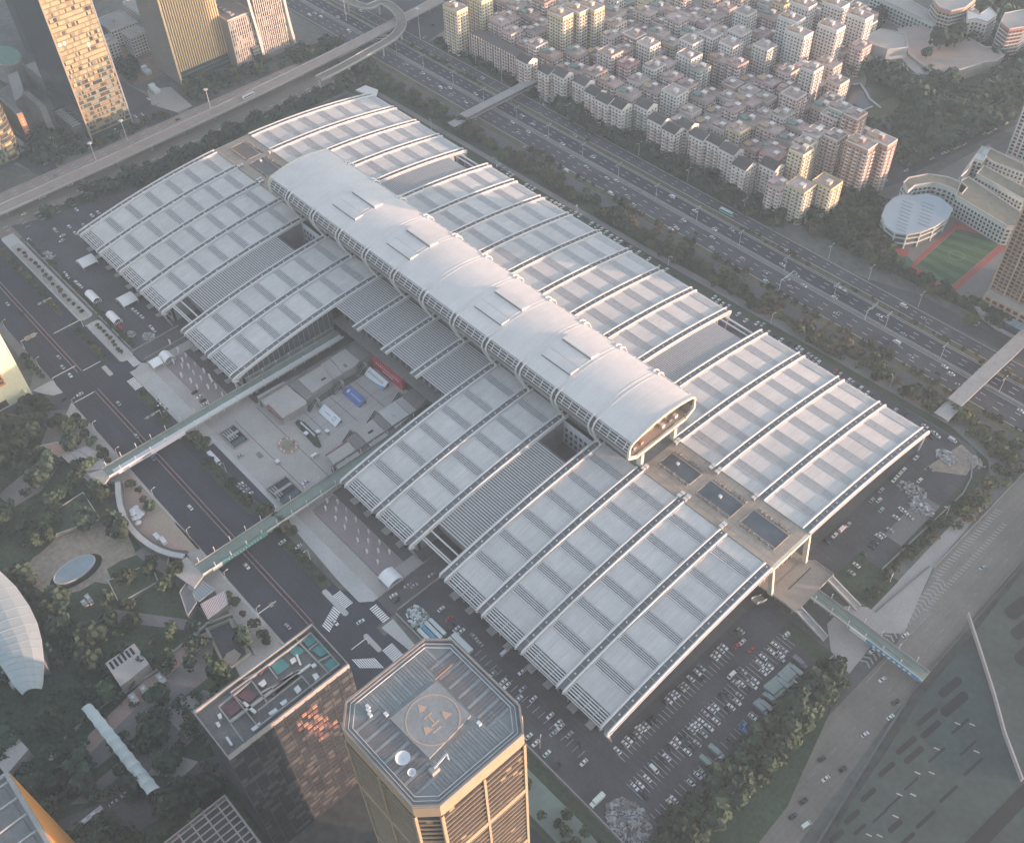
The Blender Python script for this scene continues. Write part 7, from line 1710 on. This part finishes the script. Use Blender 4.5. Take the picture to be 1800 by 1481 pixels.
wood('tree_strip', [(-126, 70), (-119, 70), (-119, 140), (-126, 136)], 26, (1, 2), .9, 'small trees between golden tower and elevated road', 21)
wood('tree_strip', [(-240, 160), (-232, 146), (-200, 142), (-196, 150), (-225, 168)], 26, (4, 1), .9, 'trees at the edge of the bare red soil', 22)
wood('undergrowth', [(128, -110), (222, -112), (236, -160), (300, -160), (340, -112), (352, -110), (440, -124), (440, -250), (300, -240), (160, -220)], 420, (4, 1, 0), .85, 'low undergrowth and small trees filling the park', 23, 60)
wood('undergrowth', [(592, -24), (604, 0), (600, 100), (592, 112)], 120, (4, 0), .8, 'undergrowth beneath the belt by the west road', 24, 60)
wood('tree_strip', [(-46, -92), (60, -92), (60, -150), (-46, -150)], 60, (4, 1), 1.1, 'trees across the boulevard at the left edge', 25)
wood('tree_clump', [(112, -98), (126, -112), (140, -100), (128, -94)], 14, (1, 0), .8, 'small trees on the corner by the yellow building', 26)
for k, (px, py, s) in enumerate(((1650, 88, 1.9), (1677, 82, 2.0), (1628, 104, 1.1))):
    p = G(px, py, 11); tree(4, p[0], p[1], ['round dark tree on the pink roof terrace, the left of the big pair', 'round dark tree on the pink roof terrace, the right of the big pair', 'small tree beside the big pair on the roof terrace'][k], 'terrace trees', s).location.z = 11
for k in range(7):
    if not tused[k]: tree(k, 150+k*8, -100, 'tree beside the brown roof in the park, %s of these' % nth(k+1), 'trees of the park')
p = G(1700, 575); tree(3, p[0], p[1], 'yellow-green tree by the arcade below the tan tower', 'trees of the park', 1.5)
print('GABLE', len(fp)); print('TREES', NT[0], 'HOUSES', len(placed))
# ================================================================== VEHICLES
def car_proto(kind):
    d_ = {'car': (4.5, 1.85, 1.45), 'van': (5.3, 2.0, 2.1), 'bus': (11.5, 2.6, 3.1), 'lorry': (8.6, 2.5, 3.3), 'box': (8.0, 2.5, 2.9)}[kind]; L, Wd, H = d_; X, Y = L/2, Wd/2
    nm = {'car': 'parked_car', 'van': 'van', 'bus': 'bus', 'lorry': 'lorry', 'box': 'lorry'}[kind]
    b = MB(); i_m = b.mi('car_paint')
    def hull(prof, w0, w1=None):
        """profile (x,z) list extruded across, slightly narrower on top"""
        n = len(prof); i = len(b.v); zt = max(p[1] for p in prof); w1 = w1 or w0
        for s in (-1, 1):
            for x, z in prof: b.v.append((x, s*(w0+(w1-w0)*(z/zt)), z))
        b.f.append(tuple(range(i, i+n))); b.f.append(tuple(range(i+2*n-1, i+n-1, -1)))
        for k in range(n): j = (k+1) % n; b.f.append((i+j, i+k, i+n+k, i+n+j))
        b.m += [i_m]*(n+2)
    w = MB()
    if kind == 'car':
        hull([(-X, .35), (-X+.05, .78), (-X+.55, .9), (X-1.2, .92), (X-.25, .78), (X, .6), (X-.02, .35)], Y, Y*.97); b.box(-X+1.25, X-1.95, -Y*.72, Y*.72, 1.36, 1.44, 'car_paint')
        i = 0; w.v = [(-X+.55, -Y*.88, .9), (X-1.2, -Y*.88, .9), (X-1.9, -Y*.72, 1.38), (-X+1.2, -Y*.72, 1.38), (-X+.55, Y*.88, .9), (X-1.2, Y*.88, .9), (X-1.9, Y*.72, 1.38), (-X+1.2, Y*.72, 1.38)]
        w.f = [(0, 1, 2, 3), (7, 6, 5, 4), (1, 5, 6, 2), (0, 3, 7, 4)]; w.m = [w.mi('car_glass')]*4
    elif kind == 'van':
        hull([(-X, .4), (-X+.05, 2.0), (X-1.3, 2.0), (X-.5, 1.15), (X, 1.0), (X, .4)], Y, Y*.93); w.box(-X+.6, X-1.5, -Y*1.005, Y*1.005, 1.25, 1.75, 'car_glass'); w.bar((X-1.2, 0, 1.9), (X-.55, 0, 1.25), Y*1.7, .08, 'car_glass'); w.box(-X-.02, -X+.03, -Y*.7, Y*.7, 1.2, 1.8, 'car_glass')
    elif kind == 'bus':
        b.box(-X, X, -Y, Y, .4, 3.0, 'car_paint'); b.box(-X+1.5, -X+3.5, -.8, .8, 3.0, 3.2, 'white_metal'); b.box(0, 2, -.8, .8, 3.0, 3.2, 'white_metal'); w.box(-X+.5, X-.4, -Y-.02, Y+.02, 1.5, 2.4, 'car_glass'); w.box(X-.02, X+.04, -Y*.85, Y*.85, 1.2, 2.6, 'car_glass')
    else:
        b.box(-X, X-2.1, -Y, Y, .9, H, 'car_paint'); b.box(X-1.9, X, -Y*.95, Y*.95, .5, 2.3, 'car_paint'); b.box(-X, X-1.9, -Y*.5, Y*.5, .5, .9, 'tyre')
        for k in range(4): b.box(-X+.8+k*1.5, -X+.9+k*1.5, -Y, Y, H, H+.06, 'grey_metal')
        w.box(X-.02, X+.04, -Y*.85, Y*.85, 1.3, 2.1, 'car_glass'); w.box(X-1.2, X-.4, -Y*.97, Y*.97, 1.3, 2.0, 'car_glass')
    o = bpy.data.objects.new(nm, b.mesh(nm)); link(o); ORG[o.name] = (0, 0, 0); o['category'] = {'car': 'car', 'van': 'van', 'bus': 'bus', 'lorry': 'lorry', 'box': 'lorry'}[kind]
    part('windows', w, o, local=True)
    for sx in (-X*.62, X*.62): b.tube([(sx, -Y-.02, .33), (sx, -Y+.24, .33)], .33, 'tyre', 8); b.tube([(sx, Y-.24, .33), (sx, Y+.02, .33)], .33, 'tyre', 8)
    o.data = b.mesh(nm); return o
CP = {k: car_proto(k) for k in ('car', 'van', 'bus', 'lorry')}; cused = {}
COL = {'w': ('white', (.66, .66, .65)), 's': ('silver', (.38, .39, .40)), 'k': ('black', (.03, .032, .036)), 'g': ('grey', (.16, .165, .17)), 'r': ('red', (.42, .04, .05)), 'b': ('blue', (.06, .2, .4)), 't': ('grey-green', (.24, .30, .29)), 'o': ('pale green', (.3, .5, .45)), 'n': ('navy', (.04, .06, .14))}
NC = [0]
def cars(where, group_, origin, scale, spec, heading, z=.03):
    """spec: 'colour[kind]x,y;...' kinds: nothing car, V van, B bus, L lorry"""
    items = []; group = group_; drv = ' on ' in group_
    for tok in spec.replace('\n', ' ').split():
        c = tok[0]; kd = 'car'; rest = tok[1:]; hd = heading
        while rest[0].isalpha():
            if rest[0] == 'V': kd = 'van'
            if rest[0] == 'B': kd = 'bus'
            if rest[0] == 'L': kd = 'lorry'
            if rest[0] == 'Y': hd = 90
            if rest[0] == 'X': hd = 0
            rest = rest[1:]
        a, b_ = rest.split(','); p = G(origin[0]+float(a)/scale, origin[1]+float(b_)/scale, z+.7)
        items.append((p, c, kd, hd))
    items.sort(key=lambda t_: (t_[0][0]+t_[0][1]) if heading == 0 else (t_[0][1]+t_[0][0]*.2)); cnt = {}; done = []
    for p, c, kd, hd in items:
        if any(math.hypot(p[0]-a, p[1]-b_) < (2.1 if kd == 'car' else 2.4) for a, b_ in done): continue
        done.append((p[0], p[1])); nm, col = COL[c]; col = tuple(v*R.uniform(.9, 1.08) for v in col)
        key = (c, kd); cnt[key] = cnt.get(key, 0)+1
        lab = '%s %s %s, %s from left' % (nm, kd, where, nth(cnt[key]))
        rz = math.radians(hd+R.uniform(-2.5, 2.5)+(180 if R.random() < .5 else 0)); src = CP[kd]; NC[0] += 1
        if kd not in cused:
            cused[kd] = 1; o = src; o.location = (p[0], p[1], z); o.rotation_euler = (0, 0, rz); o['label'] = lab; o['group'] = group; o.color = (*col, 1)
        else:
            o = copytree(src, (p[0], p[1], z), rz, lab, group); o.color = (*col, 1)
        if kd == 'car': o.name = 'driving_car' if drv else 'parked_car'
C1 = ((1080, 1060), 3.7025)
cars('in the row under the hall gable', 'cars in the packed car park', *C1, 'w20,955 w72,912 w94,885 k118,868 s148,855 w158,820 w183,808 s207,790 k236,765 k262,747 k325,640 w352,630 w378,602 w402,585 s440,552 s462,532 w497,488 w541,447 s567,418 w650,350 w668,327 w692,302 w714,282 s730,268 k800,190 s822,178 wY832,250 rY800,272', 0)
cars('in the double row in mid car park', 'cars in the packed car park', *C1, '''w945,385 w968,348 s985,352 w1020,312 w1045,268 s1065,280 w1083,330 w1112,318 s1100,300 w1010,410 w988,430 w968,448 s1030,425 s1085,360
 w855,460 s838,440 w812,510 w828,522 s790,520 w905,535 w918,503 k870,560 s885,515 s770,665 w760,672 w800,640 w828,612 s815,598 k740,690 k730,590 k700,605
 w658,672 w632,692 w608,722 s590,712 w570,768 w546,790 w520,805 s502,828 w485,848 k465,860 w662,765 w640,795 w620,808 w598,838 s580,850 s455,880 k440,890 s430,905 w410,890 w388,920 w362,945 k350,930 w475,965 k500,930 s540,910 s520,925 w340,1000 k318,1022''', 0)
cars('in the sparse lower row of the car park', 'cars in the packed car park', *C1, 'wV258,1078 w215,1137 w168,1177 w132,1192 k195,1250 w500,1167 w545,1118 s572,1102 w388,1275 w365,1297 s400,1262 k770,895 k755,888 tL660,970 tL600,1040 tL622,1028 wVY762,467 gY803,430 rY895,300 sY1120,212 kY570,488 w900,735', 0)
cars('in the lorry row by the tree belt', 'lorries in the packed car park', *C1, 'tL950,690 tL975,668 tL1012,625 tL1018,580 tL1040,562 tL1062,545 tL1085,522 tL1108,502 tL1130,482 tL1150,462 tL1172,438 gL1205,390 bV850,800 bV846,830', 0)
cars('in the yard beside the octagonal tower', 'cars in the near yard', (600, 981), 2.962, 'w520,262 r562,312 w625,378 w600,365 k575,355 w845,640 w862,660 w925,728 w1000,730 s945,678 s787,600 w1088,818 w1130,855 w1142,874 s1105,907 s1188,915 w1202,927 kX1242,968 w975,925 w1012,960 w1070,1015 w1262,1060 k1125,1078 wV850,490 wL1332,1262 w940,590 sX720,440 sX690,405', 90)
cars('in the right-hand lorry park', 'cars in the right-hand lorry park', (1200, 490), 2.962, 'w1215,930 w1150,992 w1127,1018 w1102,1045 s1035,1098 s985,1150 w1023,1150 s862,1278 wV830,1300 w792,1333 w1235,1047 wX1142,1198 wX1155,1212 wX1112,1240 sX1080,1305 sX1040,1330 wX1022,1338 kX1002,1370 kX985,1392 kX945,1432 wX1310,800 wX1325,816 wVX1405,838 wX1262,765 kX1290,822 kX750,1365 o1035,1200 sX1185,1240 gX1290,990', 90)
cars('in the right-hand lorry park by the deck', 'cars in the right-hand lorry park', (1200, 981), 2.962, 'w905,34 s880,73 wY540,395', 0)
cars('parked end-on behind the hall', 'cars parked behind the hall', (600, 0), 2.962, 'w820,857 s845,877 w872,900 w888,912 k905,925 w962,962 s985,972 w1003,982 k1032,1012 w1062,1032 w1090,1047 w1112,1057 w1132,1066 w1152,1077 s1190,1102 w1218,1107 w1242,1122 k1272,1142 w1302,1162 s1330,1178 w1352,1192 w1377,1207 w1402,1227 w1432,1242 w1452,1257 k1477,1264 s1502,1287 w1547,1312 k1582,1332 w1602,1347 s1652,1387 w1692,1402 k1742,1437', 90)
cars('parked end-on behind the nearer hall half', 'cars parked behind the hall', (1200, 490), 2.962, 'w165,95 w185,112 w207,130 w237,142 w290,182 w328,215 w388,230 s417,237 w445,277 k482,297 w512,317 k547,332 k582,345 w602,357 w618,370 s652,392 s667,405 s690,417 w707,432 r798,480 s820,495 w866,525 s882,538 k912,557 w927,567 w962,592 k983,602 s1107,682 k1162,702', 90)
cars('on the far stretch of the highway', 'cars on the highway', (600, 0), 2.962, 's340,332 w425,380 s455,412 wV515,456 w565,457 s572,492 w700,490 w648,532 s635,361 w735,404 k550,321 k450,316 w940,601 w998,646 s1037,593 w890,636 w972,686 s920,691 w1065,711 w1153,748 s958,767 s1070,826 s1215,706 k1285,727 s1200,815 w1275,866 wV1170,888 w1310,816 w1382,926 w1432,939 s1470,981 s1490,1019 wV1405,1008 w1520,1063 s1510,1141 s1655,1150 w1715,1190 w1745,1186 wV1722,1023 sY435,194 k480,131 wY1060,541 s720,550 w700,560', 0)
cars('on the nearer stretch of the highway', 'cars on the highway', (1200, 0), 2.962, 'w62,1097 w165,1193 w155,1234 s255,1194 s150,1291 s310,1347 oB227,1107 w545,1305 w520,1377 s595,1433 s545,1450 s430,1416 w435,1462 w5,1146 w640,1157 k70,1212', 0)
cars('on the highway below the sports ground', 'cars on the highway', (1200, 490), 2.962, 's560,40 w632,35 s535,97 w790,95 gB822,62 s800,181 w1025,191 wV1152,141 s1150,286 wV1115,329 k1065,326 s1187,402 s1435,551 w1400,492 w1760,686 s1255,205 k1330,490 w1365,456 wY1535,232 s1660,232', 0)
cars('on the motorway beyond the ramp loop', 'cars on the motorway', (600, 0), 2.962, 'w22,70 s40,36 w100,56 s120,93 s68,128 wV40,163 s370,70 w445,33', 0)
cars('on the motorway at the top edge', 'cars on the motorway', (0, 0), 2.962, 'w1640,68 wV1670,89 wV1610,79 w1680,62 w1758,89 w1755,222', 0)
cars('parked by the old apartment quarter', 'cars by the old quarter', (600, 0), 2.962, 'wY590,245 wY605,253 sY621,263 wY636,271 wY652,286 sY668,296 k850,402 s880,405 w1060,542', 0)
cars('on the side road by the park', 'cars along the park road', (1200, 0), 2.962, 's1300,826 w1360,796 w1380,789 s1405,776 w1425,769 w1445,758 w1465,749 w1570,694 w1600,691 w1625,673 w1165,886 w1040,951 w1056,942 s1685,640 w690,880 w705,905 s720,900 w500,1155 w645,1155 w900,1140 w945,1105', 80)
cars('on the east road below the towers', 'cars on the east road', (0, 0), 2.962, 's60,1073 w95,1071 w125,1044 s35,1106 w125,1112 k160,1022 w205,1012 w218,1029 s275,986 s320,1063 s415,990 s460,998 w375,935 w368,961 s285,913 k565,853 w683,801 w465,768 w388,790 w335,811 s240,851 wX815,542 wX772,515 wX705,605 k925,622 wBX610,693 wX740,595', 90)
cars('in the far yard', 'cars in the far yard', (0, 0), 2.962, 'wY325,1226 wY322,1252 w150,1247 w398,1090 w478,1120 w510,1104 w360,1178 s435,1170 w390,1212 w340,1422 w352,1440 w402,1472 sV290,1200', 0)
cars('in the yard with the small marquees', 'cars in the marquee yard', (0, 490), 2.962, 'w405,20 w420,38 w395,16 w694,160 w712,173 w738,196 w786,250 w800,266', 0)
cars('on the boulevard', 'cars on the boulevard', (0, 490), 2.962, 's40,130 k118,179 s305,406 s325,457 w365,501 wY415,600 s617,646 s710,816 b795,932 w990,1188 wB1115,935 kY330,627 kY262,659', 0)
cars('on the forecourts and plaza', 'cars parked at the forecourts', (0, 490), 2.962, 's1250,920 w1590,1057 wV1640,918 w1040,612 k1055,632 w1064,652 k1012,590 w1470,1368 w1552,1392 w1250,1068 s1266,1082 s1282,1098 w1300,1118 w815,632 w835,655 s860,680', 90)
cars('on the boulevard beyond the turquoise bridge', 'cars on the boulevard', (0, 981), 2.962, 'w1285,40 s1497,352 w1745,333 sY858,1080 sBY482,1347 sY650,1225 sY590,1270', 0)
cars('in the junction and driveway', 'cars at the junction', (600, 981), 2.962, 'w100,328 w272,192 k287,216 s345,141 s380,141 s470,86', 80)
cars('on the west road', 'cars on the west road', (1200, 981), 2.962, 'w1040,630 w1083,825 w950,915 k725,1043 w745,1145 k835,1095 w1160,398 w990,478 s1562,48 k575,1340 wV643,1386 k1108,746 k630,1262', 78)
cars('on the far stretch of the west road', 'cars on the west road', (1200, 490), 2.962, 'w1570,1190', 80)
# vehicles that stand on raised decks
p = G(437, 171, 7.9); o = copytree(CP['bus'], (p[0], p[1], 7.85), math.radians(92), 'white bus on the elevated road passing the beige tower', 'buses'); o.color = (.62, .62, .6, 1)
p = G(670, 47, 12.1); o = copytree(CP['bus'], (p[0], p[1], .1), math.radians(60), 'white bus on the road inside the ramp loop', 'buses'); o.color = (.62, .62, .6, 1)
b = MB(); p = G(212, 575); b.box(p[0]-2.6, p[0]+2.6, p[1]-1, p[1]+1, .05, .5, 'red'); solo('red_cloth', b, 'red cloth lying on the asphalt beside the small marquee', 'cloth')
print('CARS', NC[0])
# ================================================================== AIR
b = MB(); b.box(-690, 940, -440, 1240, -1.0, 485, 'ground'); me = bpy.data.meshes.new('haze'); me.from_pydata(b.v, [], b.f); me.update()
hz = bpy.data.objects.new('haze', me); link(hz); tag(hz, 'pale even haze over the whole city', 'haze', None, 'stuff')
hm = bpy.data.materials.new('haze'); hm.use_nodes = True; nt = hm.node_tree
for n in list(nt.nodes):
    if n.type == 'BSDF_PRINCIPLED': nt.nodes.remove(n)
vp = nt.nodes.new('ShaderNodeVolumePrincipled'); vp.inputs['Color'].default_value = (.66, .81, .92, 1); vp.inputs['Density'].default_value = HAZE; vp.inputs['Anisotropy'].default_value = .1
nt.links.new(vp.outputs[0], [n for n in nt.nodes if n.type == 'OUTPUT_MATERIAL'][0].inputs['Volume']); me.materials.append(hm)
